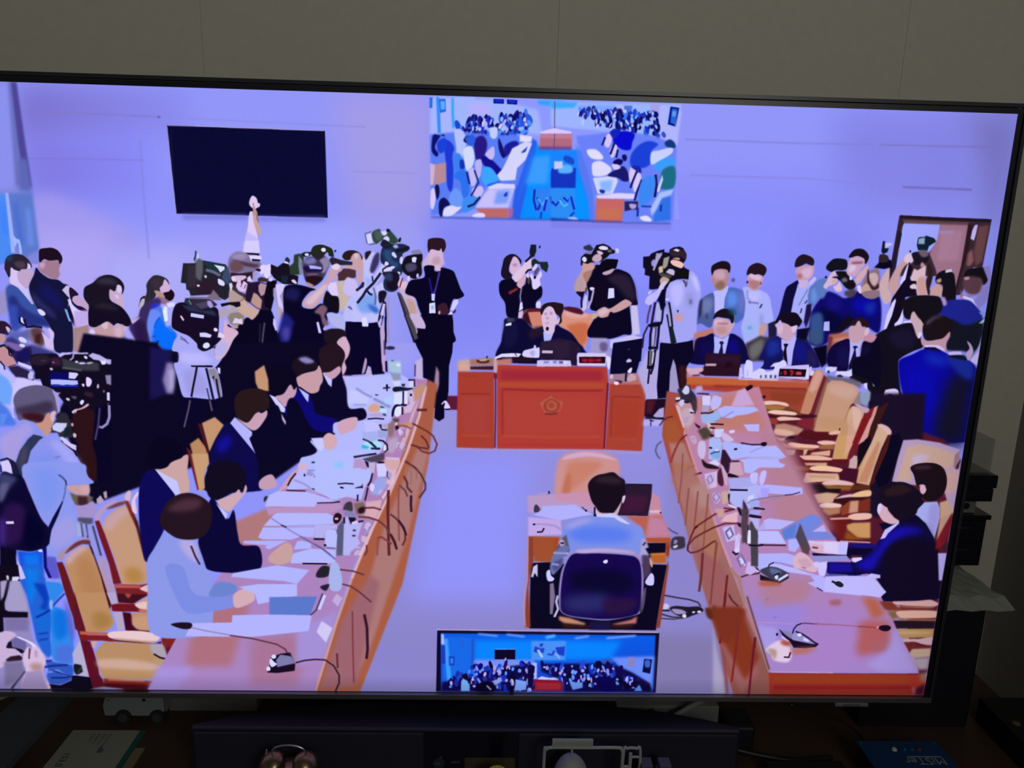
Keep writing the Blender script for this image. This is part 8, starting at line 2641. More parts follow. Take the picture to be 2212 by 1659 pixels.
p b8bcff b1.17 1533,1507 1544,1500 1570,1502 1577,1520 1571,1570 1532,1568
k 2a1c34 b1 w6.77 1491,1538 1531,1538
p b0b4ff b1.34 1431,1548 1448,1545 1482,1553 1481,1576 1418,1580
p b4b8ff b1.34 1407,1614 1415,1596 1479,1576 1571,1578 1567,1633 1404,1635
k 8c88c8 b1.5 w5.77 1341,1459 1376,1484 1413,1509 1442,1527
k 6a64a0 b1.51 w5.82 1442,1527 1484,1553 1518,1573 1544,1594 1568,1617
k 2a2040 b0.997 w4.81 1376,1485 1395,1494
k 1c1028 b1.01 w5.36 1448,1635 1538,1635
s 2c141c b1.33 1564,1460 1574,1439 1586,1437 1593,1447 1588,1465 1573,1476
e c8b0cc b0.999 1574,1461 1580,1461 1574,1467
s 28242c b1.65 1318,1390 1323,1377 1333,1377 1322,1397
p b4bcff b1.31 1505,1213 1576,1202 1723,1197 1725,1219 1646,1228 1639,1246 1693,1250 1717,1245 1712,1285 1683,1331 1649,1362 1572,1386 1501,1354
p 8cc4fc b4.91 1570,1247 1604,1242 1603,1267 1575,1262
p 6aacf0 b3.27 1669,1178 1737,1174 1732,1189 1671,1191
k 141430 b0.98 w6.15 1704,1190 1734,1191
k 1c1028 b0.982 w7.1 1644,1223 1722,1209
p b894c8 b1.64 1644,1231 1665,1228 1691,1253 1688,1270 1655,1263 1639,1266
p 4c4058 b1.97 1670,1230 1703,1220 1751,1204 1751,1231 1727,1242 1717,1240 1703,1242
p 1a1428 b1.31 1679,1233 1694,1242 1696,1262 1689,1260
p c0b0d8 b1.64 1696,1245 1715,1245 1712,1280 1698,1280
s 141020 b0.985 1727,1244 1732,1238 1748,1239 1748,1244
p d0ccff b1.15 1722,1247 1753,1245 1760,1271 1755,1294 1726,1297
k 1a1638 b1.15 w6.2 1708,1282 1700,1315 1690,1331
p 9ca4e8 b2.48 1724,1297 1755,1297 1759,1330 1730,1366 1701,1361 1707,1325
s d4d0ff b1.16 1697,1331 1704,1320 1714,1330 1709,1351 1699,1346
k 1c1838 b1.16 w5.75 1690,1336 1685,1364 1679,1387
k 1c1838 b1.16 w5.75 1654,1364 1652,1390
k 2a1834 b0.989 w5.24 1583,1325 1611,1322 1640,1324
p 241828 b1.16 1642,1339 1668,1331 1672,1321 1673,1339 1649,1340
s 181028 b0.99 1590,1337 1597,1335 1606,1340 1597,1342
p d4b8e8 b1.64 1751,1221 1805,1223 1803,1243 1765,1239
p dcb4cc b1.98 1753,1244 1805,1233 1795,1268 1774,1329 1755,1319 1764,1279
k 241c34 b1.15 w3.82 1761,1274 1760,1292 1767,1304
s a8a0e0 b1.65 1764,1279 1776,1281 1774,1299 1764,1299
p e0c4e0 b1.65 1774,1319 1793,1271 1783,1314 1744,1383 1740,1371
k c0ace4 b1.66 w12 1728,1361 1740,1345
p d8a8b8 b2 1682,1392 1740,1383 1734,1412 1729,1427 1715,1461 1676,1446 1681,1418
p 7c6460 b3.32 1639,1398 1677,1392 1681,1418 1676,1436 1647,1441
s 28101c b2.49 1655,1418 1677,1410 1676,1431 1657,1436
k 5c2c34 b1.33 w6.26 1677,1415 1710,1413 1737,1421
s 3a3444 b1.66 1610,1398 1631,1393 1633,1429 1609,1424 1600,1422
p 8880b4 b2.5 1604,1424 1633,1429 1652,1449 1628,1455 1604,1447
s 241018 b1.33 1565,1453 1575,1437 1590,1440 1594,1453 1582,1473 1567,1474
e c8b0cc b0.999 1576,1458 1583,1458 1576,1463
p 545a78 b2.01 1576,1492 1599,1463 1604,1450 1600,1533 1596,1601 1573,1602
p b4b4f4 b1.67 1604,1452 1618,1450 1623,1481 1657,1467 1671,1469 1663,1490 1651,1532 1660,1553 1625,1585 1620,1601 1596,1601
k 181430 b1.17 w6.27 1604,1452 1603,1476
p 181430 b1.17 1618,1452 1642,1452 1647,1459 1627,1478
p 181430 b1.17 1654,1465 1674,1462 1671,1469 1654,1472
e 34345c b1.34 1639,1502 1645,1502 1639,1506
e 34345c b1.34 1637,1523 1644,1523 1637,1527
p d8d0ff b1.17 1630,1470 1652,1465 1652,1472 1632,1480
s c8b4e8 b1.67 1675,1495 1685,1469 1700,1479 1690,1511
k 7064a0 b1.34 w3.87 1675,1495 1687,1508 1697,1485
p e0b8d0 b1.68 1689,1527 1715,1464 1704,1505 1684,1558 1664,1600 1649,1600
p d0b0d0 b1.68 1665,1522 1687,1527 1679,1553 1663,1543
s c4acd8 b1.68 1633,1590 1645,1564 1662,1574 1645,1601
k 7c70b0 b1.35 w3.9 1630,1596 1645,1574 1660,1577
p b8bcff b1.17 1535,1505 1550,1499 1571,1502 1577,1523 1572,1570 1533,1565
k 2a1c34 b1 w7.26 1496,1538 1529,1537
p b4b0f0 b1.67 1497,1482 1577,1481 1579,1497 1535,1503 1529,1534 1496,1532
e 18142c b1.01 1532,1562 1537,1562 1532,1567
k 5c5898 b1.34 w3.88 1538,1571 1567,1574
k 6a5c90 b1.51 w4.85 1495,1558 1523,1576 1552,1602
k 5c2c34 b1.32 w7.66 1819,1291 1831,1316 1831,1333 1848,1354
k 34162c b1.33 w8.68 1845,1364 1844,1400 1846,1428
k 6a4044 b1.33 w7.2 1802,1326 1824,1346 1832,1369
k 50303c b1.32 w6.7 1824,1235 1855,1255 1879,1282 1896,1317 1896,1340 1874,1374
k 5c2428 b1.34 w10.2 1764,1345 1761,1427 1762,1505 1764,1599
k 8c4c48 b1.34 w6.28 1800,1336 1799,1426 1801,1541
k 6a2c30 b1.34 w7.28 1770,1437 1792,1455 1809,1478 1823,1506 1823,1535 1813,1559
k 34142c b1.34 w7.28 1799,1460 1818,1488 1827,1519
k 6a3838 b1.34 w7.27 1654,1449 1691,1451 1727,1463 1753,1486 1770,1520 1784,1549 1792,1575
k 3c1820 b1.35 w8.28 1770,1515 1784,1543 1792,1574
k 7c3838 b1.34 w7.29 1723,1531 1736,1526 1762,1544 1774,1554
k 8c4c4c b1.35 w6.33 1723,1531 1721,1599
k 6a3034 b1.35 w5.85 1682,1558 1684,1584 1674,1600
k a06c68 b1.48 w6.68 1829,1253 1826,1293
k a06c68 b1.49 w6.69 1846,1237 1845,1323
k 9c6864 b1.49 w6.21 1865,1267 1865,1302
p b8bcff b1.61 1605,931 1753,930 1781,916 1811,941 1808,967 1785,1026 1779,1074 1737,1080 1675,1042 1623,1041 1619,1010 1632,976 1614,938
p c4c8ff b3.22 1632,976 1706,989 1696,1027 1626,1029
k 9ca4e8 b1.61 w6.99 1645,1032 1689,1031
k 9498dc b1.61 w9.29 1655,971 1680,989 1710,1003
k 8c90d4 b1.61 w10.3 1715,1008 1743,1022 1773,1038
p b0ccff b3.23 1752,1007 1785,992 1785,1026 1756,1026
k 241c38 b0.964 w5.11 1748,970 1773,967
e 141430 b0.803 1762,962 1766,962 1762,969
k 241c38 b0.964 w5.12 1762,968 1762,980
k 2a2440 b0.965 w4.19 1721,994 1731,995
s 141c2c b1.13 1781,975 1787,965 1808,963 1822,965 1834,967 1855,967 1836,976 1808,979 1789,982
k 12122c b0.968 w6.07 1819,979 1817,1025
k 1c1838 b0.964 w6.97 1813,955 1822,960 1822,953
p d8dcff b1.13 1787,985 1815,984 1815,1025 1785,1026
p dcdcff b1.13 1822,979 1834,979 1834,1025 1822,1025
p d4d0ff b1.12 1780,944 1808,941 1808,958 1790,963
p d4d0ff b1.13 1839,943 1857,940 1857,962 1838,964
k 1a1430 b0.964 w5.58 1836,939 1857,938 1858,962
s c8b4e0 b1.61 1834,981 1855,979 1857,1005 1845,1025 1836,1005
e 1a1030 b0.806 1845,992 1849,992 1845,997
p 8c98b8 b2.4 1771,911 1785,915 1808,915 1811,939 1785,942
p a8c4dc b2.4 1767,873 1809,872 1813,915 1771,911
e d4e0ff b0.959 1802,886 1810,886 1802,892
s 100c28 b1.13 1777,1070 1780,1045 1792,1028 1813,1030 1794,1038 1789,1055 1782,1072
k 14102c b0.97 w7.02 1810,1028 1831,1030
s e0e0ff b1.13 1789,1045 1798,1035 1812,1037 1812,1059 1798,1072 1787,1064
k 1a1430 b0.972 w5.62 1815,1037 1815,1064
p d0b4d8 b1.62 1820,1037 1841,1025 1855,1005 1862,976 1876,980 1864,1014 1845,1054 1822,1059
p c09078 b2.42 1855,971 1887,949 1897,966 1876,1000 1855,1019
p d8b0b4 b1.63 1878,995 1864,1039 1845,1093 1836,1137 1817,1182 1807,1175 1831,1113 1850,1054
p c8906c b2.44 1805,1101 1845,1088 1845,1107 1803,1103
p d4a8ac b1.97 1750,1228 1807,1232 1802,1257 1778,1273 1754,1253
p 4c3c3c b3.25 1777,1079 1805,1079 1798,1098 1784,1089
s e0c4cc b1.3 1789,1096 1796,1091 1798,1103 1791,1106
s 1a1020 b1.14 1789,1108 1798,1103 1803,1111 1793,1121
s c8b0d8 b1.63 1803,1135 1805,1115 1817,1110 1821,1127 1807,1142
k 8c6c90 b1.3 w4.24 1812,1115 1821,1123 1824,1145 1810,1145
k d8c8ec b1.14 w8.48 1804,1118 1807,1133
k d8c8ec b1.14 w8.51 1793,1185 1800,1165
s c8b0d4 b1.64 1798,1187 1807,1167 1824,1172 1821,1194 1807,1197
k 8c6c98 b1.31 w4.26 1802,1172 1800,1187 1814,1197 1826,1177
p 8c7078 b3.25 1760,1102 1784,1084 1789,1113 1779,1145 1765,1146
p b8a0c4 b3.27 1765,1158 1798,1145 1798,1182 1778,1207 1760,1200
p b0dcff b2.45 1668,1175 1703,1159 1736,1164 1746,1183 1703,1196 1670,1192
p 40a8e0 b2.45 1672,1175 1698,1184 1693,1192 1670,1190
k 2a6a88 b1.31 w5.67 1703,1164 1717,1186
k 12203c b1.14 w6.15 1703,1190 1736,1190
k 14243c b1.14 w7.08 1675,1155 1694,1162 1722,1186
k 12122c b0.98 w6.14 1729,1159 1746,1161 1760,1175 1762,1193 1750,1203
s dce0ff b1.14 1750,1178 1757,1178 1757,1195 1748,1198
p a8b0f0 b1.95 1673,1130 1723,1122 1727,1159 1703,1164 1675,1152
p c0c0ff b1.62 1681,1091 1714,1088 1732,1107 1732,1124 1685,1130
p 9ca4dc b2.44 1727,1124 1760,1121 1760,1151 1729,1151
p 241428 b1.3 1732,1102 1742,1100 1742,1117 1763,1119 1760,1124 1741,1122
s b8a0c8 b1.62 1742,1104 1756,1097 1765,1109 1751,1114
k 2a1038 b0.972 w5.16 1693,1082 1723,1079 1751,1081
p c0a0d0 b1.94 1695,1064 1737,1058 1768,1070 1747,1073 1700,1073
s d4a490 b1.61 1696,1040 1715,1025 1735,1032 1735,1051 1714,1056 1700,1056
k 2c5878 b1.29 w7.01 1738,1036 1752,1041
s b8e0f8 b1.46 1735,1051 1747,1041 1761,1050 1747,1060
k 20447c b1.3 w7.03 1747,1063 1758,1067
p b0b0ff b1.64 1688,1219 1722,1198 1722,1208 1641,1220 1641,1235
p 2a1838 b1.15 1641,1220 1722,1206 1722,1211 1643,1227
k 5c2830 b1.31 w6.16 1845,1174 1876,1183 1907,1188
k 6a3030 b1.31 w6.15 1850,1095 1876,1109 1902,1123 1923,1140 1937,1170 1930,1195 1909,1205 1885,1198 1864,1179
k 5c2830 b1.31 w5.68 1880,1139 1897,1156 1909,1185
k 6a3030 b1.32 w6.19 1826,1237 1852,1254 1869,1268
k 5c1c24 b1.95 w8.44 1866,1046 1901,1045
k 905048 b1.46 w6.12 1798,1103 1826,1105 1845,1115
s 0c0828 b1.6 1527,857 1542,833 1579,816 1619,827 1621,860 1609,893 1604,921 1621,973 1629,1043 1680,1044 1682,1083 1590,1095 1525,1086 1491,1000 1524,975 1537,918
s 1e1420 b1.58 1548,782 1571,765 1612,767 1623,785 1613,799 1592,816 1556,814
s d4acc8 b1.27 1592,813 1616,790 1631,808 1637,831 1630,859 1618,878 1623,902 1610,926 1607,893 1617,846
s 241420 b1.59 1529,857 1539,831 1569,816 1601,825 1619,855 1609,888 1599,902 1565,915 1539,911
s c89cb4 b1.27 1541,920 1567,915 1597,895 1604,909 1594,926 1571,941
p c4c4ff b1.12 1540,920 1562,936 1573,941 1570,970 1559,960
s 0e0a70 b1.61 1449,989 1468,981 1491,995 1504,1029 1517,1067 1586,1085 1572,1105 1565,1169 1504,1170 1409,1074 1416,1025
s c89ca8 b1.28 1451,936 1479,922 1516,911 1528,894 1537,911 1541,946 1531,966 1523,987 1496,993 1464,972 1455,967
s 1c1020 b1.59 1439,887 1458,865 1486,858 1513,876 1524,890 1516,911 1484,914 1451,936 1438,918
s 8a84bc b3.17 1460,872 1486,865 1513,881 1485,888
p b8bcff b1.12 1455,974 1491,998 1488,1026 1479,1015
s 0c0720 b1.59 1345,943 1353,915 1382,893 1421,897 1447,922 1444,953 1436,977 1420,973 1403,997 1373,1007 1350,986
s c49ab4 b1.28 1375,1007 1403,997 1423,968 1432,965 1440,982 1450,972 1444,1001 1420,1025 1406,1045 1388,1024
p d0ccff b1.12 1354,1000 1375,1009 1408,1050 1405,1064 1391,1062
s 0b0726 b1.61 1345,1063 1378,1038 1393,1065 1413,1108 1416,1025 1448,1020 1501,1121 1571,1134 1568,1144 1490,1160 1513,1204 1455,1228 1309,1248 1315,1100
p c8b8d8 b1.61 1393,1067 1408,1098 1406,1110 1395,1089
s d0a4bc b1.3 1586,1105 1609,1085 1656,1077 1651,1116 1618,1134 1596,1139
s d4a8b4 b1.3 1535,1155 1557,1135 1584,1154 1579,1187 1555,1197 1537,1187
p c8c8ff b1.3 1493,1156 1535,1153 1539,1187 1529,1205 1515,1193
p c49474 b1.91 1308,920 1341,896 1353,947 1353,988 1319,986 1309,958
p c49470 b1.93 1116,1108 1162,1085 1192,1114 1162,1163 1136,1213
p b88860 b1.95 1070,1185 1101,1162 1129,1203 1133,1250 1112,1293 1113,1353 1101,1358
p 6a1828 b1.62 1057,1197 1070,1209 1104,1354 1085,1356
p 4c1420 b1.61 1102,1111 1116,1111 1135,1216 1128,1218
s 0e0a48 b1.62 1146,1196 1187,1124 1216,1104 1265,1157 1299,1230 1304,1310 1307,1355 1113,1358 1125,1280
s 1410a0 b9.69 1165,1183 1205,1148 1212,1182 1173,1217
p b4b4ff b1.13 1214,1106 1231,1084 1289,1137 1288,1149 1278,1161 1297,1218 1288,1205
s caa0b8 b1.28 1236,1084 1274,1103 1306,1063 1325,1068 1344,1058 1338,1087 1294,1132
s 28181c b1.6 1234,1021 1257,990 1306,979 1342,990 1354,1019 1346,1053 1306,1068 1277,1100 1245,1089 1234,1069
s c49cb4 b1.31 1304,1323 1328,1299 1355,1296 1365,1339 1312,1350
p c89c74 b1.95 1072,1221 1130,1220 1133,1257 1113,1290 1112,1350 1091,1361
s 0e0a54 b1.64 879,1365 907,1294 940,1290 1005,1379 943,1538 886,1638 871,1525
s cca4a4 b1.62 944,1279 999,1254 1030,1238 1061,1226 1055,1286 1059,1334 1052,1367 1029,1373
p c4c4ff b1.14 940,1279 1017,1324 1024,1373 1008,1379
s 0a0620 b1.61 918,1250 942,1172 990,1158 1034,1181 1041,1232 1004,1249 982,1273 944,1279
s 0c0836 b1.66 1127,1394 1152,1404 1185,1465 1210,1431 1219,1520 1232,1565 1294,1573 1290,1662 1182,1675 1091,1653 1077,1545
s 120c20 b1.63 1118,1301 1156,1249 1212,1245 1256,1279 1253,1348 1219,1359 1153,1393 1121,1372
s d0a8b4 b1.31 1153,1399 1211,1370 1232,1351 1242,1370 1256,1334 1258,1359 1217,1409 1189,1437
p c4c4ff b1.15 1147,1404 1186,1445 1180,1468
s 8c98e8 b1.67 886,1638 913,1587 957,1524 989,1543 1061,1545 1082,1593 1103,1676 1115,1693 1103,1898 1004,1941 878,1916 882,1725
s b4a8e4 b6.65 1009,1554 1061,1551 1071,1636 1026,1602
k 3a1c38 b1.33 w6.79 1049,1571 1062,1613 1076,1644
s 241420 b1.65 944,1482 973,1407 1021,1373 1072,1370 1119,1399 1132,1443 1115,1511 1077,1542 1020,1546 980,1529
s 4c2c3c b8.2 976,1429 1035,1390 1097,1394 1079,1428 1011,1440
s 7c8ce4 b1.69 950,1659 1013,1653 1038,1745 1084,1771 1185,1769 1193,1810 1107,1832 1032,1842 992,1804
s 6c84d0 b2.53 1106,1750 1140,1712 1203,1725 1190,1761 1110,1773
s d4acb8 b1.35 1190,1769 1218,1743 1255,1733 1269,1768 1258,1792 1198,1816
p b4b4ff b1.37 1032,1880 1179,1876 1183,1846 1477,1837 1462,1908 1246,1935 1005,1934
p b0b4ff b1.35 1186,1691 1195,1676 1354,1643 1472,1661 1425,1717 1378,1706 1241,1696
p b4b8ff b1.35 1213,1731 1285,1719 1425,1717 1424,1764 1279,1801 1270,1760
p 5c78cc b1.7 1322,1771 1498,1766 1469,1843 1319,1841
s 1c1020 b1.36 955,1887 987,1878 1029,1880 1028,1901 996,1904
k 8c88b8 b1.36 w5.35 1028,1898 1076,1910 1166,1927
k 5c3040 b1.38 w5.93 1168,1929 1251,1941 1341,1964 1373,1985 1385,2018
p d0c8f4 b1.72 1491,1911 1511,1866 1551,1895 1525,1956
s c8a0a0 b1.68 1324,1614 1389,1554 1414,1576 1402,1628 1354,1640
p 180c24 b1.21 1301,2083 1311,2053 1318,2019 1354,2003 1390,1998 1407,2048 1404,2075 1338,2085
p 7c7cac b1.73 1336,2030 1353,2007 1394,2014 1407,2043 1339,2060
s d8d8ff b0.866 1311,2042 1316,2023 1328,2037 1338,2048 1319,2060
e d8d8ff b0.864 1328,2016 1337,2016 1327,2025
e d8d8ff b0.867 1306,2067 1314,2067 1306,2077
k 34182c b1.22 w6.14 1409,2041 1442,2031 1483,2026 1520,2028 1552,2053 1571,2092 1570,2125 1555,2162
k 5c2428 b1.39 w6.54 1565,2000 1566,2062
k 7c3440 b1.39 w5.3 1626,1824 1625,1982 1626,2124
k 34142c b1.38 w10.2 1670,1837 1679,1891 1680,1981 1675,2022
s 24202c b1.69 1497,1673 1519,1644 1547,1649 1539,1684 1501,1690
s a8b4ec b1.69 1550,1641 1577,1634 1591,1701 1580,1742 1543,1731
s 241c38 b1.7 1511,1725 1543,1716 1532,1742 1516,1737
k 34345c b1.37 w5.35 1518,1754 1492,1822 1470,1843
k d0ccff b1.19 w10.7 1526,1760 1503,1819
p c0acdc b1.71 1552,1783 1569,1754 1590,1771 1573,1807
k 5c3038 b1.35 w5.84 1584,1657 1632,1663 1672,1677
k 5c3038 b1.36 w5.87 1591,1715 1623,1724 1654,1747 1697,1787
"""
img=paint(PICTURE.strip().split('\n'),1920,1080,3840)
rng=np.random.default_rng(3)
# the picture is darkened a little along its lower edge and towards both sides
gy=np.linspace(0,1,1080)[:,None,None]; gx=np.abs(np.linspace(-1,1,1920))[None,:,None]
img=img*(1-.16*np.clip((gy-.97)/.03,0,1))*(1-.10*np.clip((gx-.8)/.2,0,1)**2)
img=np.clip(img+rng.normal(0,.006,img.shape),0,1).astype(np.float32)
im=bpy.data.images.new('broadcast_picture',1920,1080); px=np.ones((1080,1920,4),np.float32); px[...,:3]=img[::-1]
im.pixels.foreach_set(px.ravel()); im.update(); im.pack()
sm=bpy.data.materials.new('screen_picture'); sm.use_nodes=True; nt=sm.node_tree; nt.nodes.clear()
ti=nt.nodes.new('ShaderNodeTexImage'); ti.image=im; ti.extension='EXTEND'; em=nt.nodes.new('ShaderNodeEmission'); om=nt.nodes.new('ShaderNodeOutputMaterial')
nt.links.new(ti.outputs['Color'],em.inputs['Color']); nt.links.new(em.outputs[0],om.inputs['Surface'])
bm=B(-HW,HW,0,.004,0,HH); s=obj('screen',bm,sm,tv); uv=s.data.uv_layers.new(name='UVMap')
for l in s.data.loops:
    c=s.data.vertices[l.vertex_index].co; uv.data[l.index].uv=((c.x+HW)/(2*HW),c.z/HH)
# ---------------- centre speaker
sp=thing('centre_speaker','long black leatherette speaker with rounded back in front of the television','speaker',(.055,0,TZ))
dk=mat('speaker_vinyl',(.009,.009,.022),.5,0,.3,900)
P=[(-.385,-.034),(.385,-.034),(.385,-.025),(.34,-.008),(.27,.012),(.18,.024),(0,.03),(-.18,.024),(-.27,.012),(-.34,-.008),(-.385,-.025)]
obj('cabinet',prism([(x,y,0) for x,y in P],(0,0,.115)),dk,sp,.003)
obj('grille',B(-.38,-.063,-.038,-.034,.004,.110),mat('grille_cloth',(.010,.010,.026),.8,0,.3,1500),sp,.002)
obj('grille',B(.07,.38,-.038,-.034,.004,.110),MATS['grille_cloth'],sp,.002)
pn=obj('control_panel',B(-.061,.068,-.0365,-.034,.004,.110),mat('gloss_panel',(.004,.004,.014),.15),sp)
obj('power_button',tube([(-.041,-.0365,.063),(-.041,-.039,.063)],.0085,20),mat('button_dark',(.02,.028,.04),.3),pn)
tx=mat('panel_print',(.16,.16,.2),.6)
text('button_mark','I/O',.006,tx,pn,Matrix.Translation((-.047,-.0392,.061))@RX,.0001)
text('panel_lettering','INPUT',.0045,tx,pn,Matrix.Translation((-.024,-.0366,.062))@RX,.0001)
obj('display_window',B(-.005,.066,-.0372,-.0365,.03,.071),mat('display_olive',(.055,.05,.022),.3,0,.7,60),pn)
# ---------------- alarm clock
brass=mat('aged_brass',(.20,.15,.085),.28,.9); ck=thing('alarm_clock','small aged brass twin bell alarm clock before the speaker','clock',(-.182,-.085,TZ))
obj('case',tube([(0,.018,.062),(0,.012,.062),(0,-.012,.062),(0,-.018,.062)],[.033,.0375,.0375,.034],36),brass,ck,0,True)
obj('face',tube([(0,-.0182,.062),(0,-.0188,.062)],.0295,32),mat('dial_white',(.42,.47,.47),.5),ck)
text('numeral','12',.009,blk,ck,Matrix.Translation((-.005,-.0192,.081))@RX,.0001)
for k,(s_,x) in enumerate((('10',-.0215),('2',.0165))): text('numeral',s_,.007,blk,ck,Matrix.Translation((x,-.0192,.071))@RX,.0001)
for sx in(-1,1):
    d=Vector((sx*.55,-.25,.8)).normalized(); c=Vector((sx*.022,0,.096))
    obj('bell',tube([c-d*.001]+[c+d*(.017*math.sin(a)) for a in [i*math.pi/16 for i in range(1,9)]],[.019]+[.0195*math.cos(i*math.pi/16)+.0003 for i in range(1,9)],24),brass,ck,0,True)
    obj('leg',tube([(sx*.018,0,.03),(sx*.028,0,.0)],.004),brass,ck)
obj('handle',tube(bez([(-.024,0,.105),(-.019,0,.122),(0,0,.127),(.019,0,.122),(.025,0,.105)]),.0012),mat('steel',(.35,.35,.35),.3,.9),ck)
obj('winding_key',tube([(-.030,.004,.110),(-.030,.004,.117)],[.003,.001]),MATS['steel'],ck)
# ---------------- kit runner
wh=mat('kit_white',(.33,.36,.33),.55); rn=thing('kit_runner','white plastic kit runner with small name plate standing before the speaker','model kit',(.21,-.08,TZ))
def bar(n,P,r=.0022): return obj(n,tube(bez(P,6),r),wh,rn,0,True)
bar('sprue_frame',[(-.052,0,.0),(-.052,0,.112),(-.049,0,.119),(-.042,0,.122),(.005,0,.122),(.048,0,.122),(.0,0,.1221)][:6]+[(.052,0,.118),(.054,0,.108),(.054,0,.0)])
bar('side_loop',[(.055,0,.0),(.055,0,.112),(.060,0,.121),(.072,0,.121),(.078,0,.112),(.078,0,.0)],.002)
pl=obj('name_plate',B(-.042,.013,-.0018,.0018,.123,.135),wh,rn,.0006)
text('plate_lettering','G | RX-78-2 GUNDAM',.0052,mat('moulded_letter',(.22,.24,.22),.6),pl,Matrix.Translation((-.039,-.0019,.1272))@RX,.0002)
obj('gate',tube([(-.015,0,.122),(-.015,-.002,.108)],[.0018,.001]),wh,rn)
obj('shell_part',tube([(-.015,0,.055)]+[(-.015,0,.07+.04*math.sin(a)) for a in [i*math.pi/14 for i in range(8)]],[.024]+[.024*math.cos(i*math.pi/14)+.0006 for i in range(8)],24),mat('kit_white_shell',(.30,.32,.30),.55),rn,0,True)
obj('red_part',B(-.0185,-.0115,-.026,-.018,.07,.097),mat('kit_red',(.32,.015,.05),.5),rn,.0008)
obj('pin_part',B(.0625,.067,-.002,.002,.05,.114),wh,rn,.0008); obj('gate',tube([(.066,0,.108),(.078,0,.108)],.0016),wh,rn); obj('gate',tube([(.055,0,.093),(.0635,0,.093)],.0018),wh,rn)
fg=mat('kit_grey',(.07,.075,.095),.6)
for i,(x,l) in enumerate(((.297,'grey rounded plastic kit block touching the white runner'),(.322,'grey rounded plastic kit block right of its twin'))):
    f=thing('plastic_block',l,'plastic part',(x,-.08,TZ)); obj('body',B(-.011,.011,-.014,.014,0,.088),fg,f,.006); obj('cap',B(-.008,.008,-.008,.010,.090,.100),fg,f,.001); obj('joint',tube([(0,0,.087),(0,0,.091)],.005),fg,f)
# yellow scalloped cap
yc=[]
for k in range(48): a=k*2*math.pi/48; r=.0145+.0012*(k%2); yc.append((.095+r*math.cos(a),-.09,-.0725+r*math.sin(a)))
tag(obj('bottle_cap',prism(yc,(0,.012,0)),mat('cap_yellow',(.55,.45,.02),.4)),'yellow scalloped cap in front of the speaker display','cap')
tag(obj('cap_stand',tube([(.095,-.084,TZ),(.095,-.084,-.088)],.01),mat('cap_stand_dark',(.02,.02,.02),.6)),'dark round holder under the yellow cap','holder')
# ---------------- left: document, felt case, white roll, toy car, white box
paper=mat('paper_white',(.27,.29,.26),.8); dc=thing('printed_bill','printed bill with teal edge lying on the table','paper',(-.52,.05,TZ))
obj('sheet',B(-.055,.05,-.12,.06,.0004,.0012),paper,dc); obj('teal_edge',B(.05,.060,-.12,.06,.0004,.0013),mat('teal',(.01,.09,.085),.7),dc)
RZ=Matrix.Rotation(-math.pi/2,4,'Z'); ik=mat('ink',(.03,.03,.05),.8)
text('printed_amount','153,0',.014,ik,dc,Matrix.Translation((-.040,.008,.0014))@RZ,.00005)
for i,s_ in enumerate(('신한카드 이용대금','명세서 안내','결제금액 및','이용내역')): text('printed_line',s_,.0052,mat('ink_grey',(.09,.09,.09),.8),dc,Matrix.Translation((.006-i*.0085,.052,.0014))@RZ,.00005)
for i in range(3): obj('bar_mark',B(.012-.003*i,.0145-.003*i,.008,.016+.003*i,.0012,.0014),mat('ink_violet',(.09,.08,.22),.8),dc)
tag(obj('envelope',B(-.46,-.445,-.05,.07,TZ+.0002,TZ+.0006),mat('manila',(.20,.17,.10),.8)),'tan envelope under the printed bill','envelope')
felt=mat('grey_felt',(.040,.046,.062),.95,0,.35,500)
tag(obj('felt_case',prism([(-.665,-.01,-.10),(-.60,-.02,-.125),(-.575,.13,-.10),(-.625,.14,-.08)],(.0,.004,.012)),felt),'dark grey felt case leaning beside the bill','case')
tag(obj('felt_folder',B(-.72,-.625,-.06,.05,TZ,TZ+.012),mat('felt_dark',(.025,.026,.04),.95,0,.3,500),None,.002),'dark felt folder below the leaning grey case','folder')
for i,(x,l) in enumerate(((-.695,'white folded strip at the left edge, outer one'),(-.643,'white folded strip at the left edge, inner one'))):
    tag(obj('folded_strip',tube(bez([(x-.06,-.03,-.06),(x-.03,.03,-.05),(x+.035,.12,-.055)]),[.011]*17,8),mat('strip_white',(.30,.33,.28),.6)),l,'strip')
ca=thing('toy_car','white toy car standing under the television','toy car',(-.50,.15,TZ))
cw=mat('car_white',(.22,.24,.27),.35)
obj('body',prism([(-.035,-.02,.012),(-.037,-.02,.03),(-.030,-.02,.052),(-.018,-.02,.072),(.06,-.02,.074),(.06,-.02,.012)],(0,.045,0)),cw,ca,.002)
for x in(-.004,.05):
    wl=obj('wheel',tube([(x,-.024,.012),(x,-.014,.012)],.0125,24),mat('tyre',(.01,.01,.014),.8),ca); obj('rim',tube([(x,-.0248,.012),(x,-.0238,.012)],.0075,16),mat('rim_grey',(.09,.09,.11),.4,.5),wl)
obj('fuel_cap',tube([(.03,-.0205,.042),(.03,-.0195,.042)],.0028,14),blk,ca)
obj('marker_light',B(-.029,-.024,-.0206,-.0198,.040,.043),mat('amber',(.3,.12,.04),.5),ca)
tag(obj('white_box',B(-.445,-.30,.16,.24,TZ,-.085),mat('box_white',(.16,.16,.155),.7),None,.002),'plain pale box under the television left of the speaker','box')
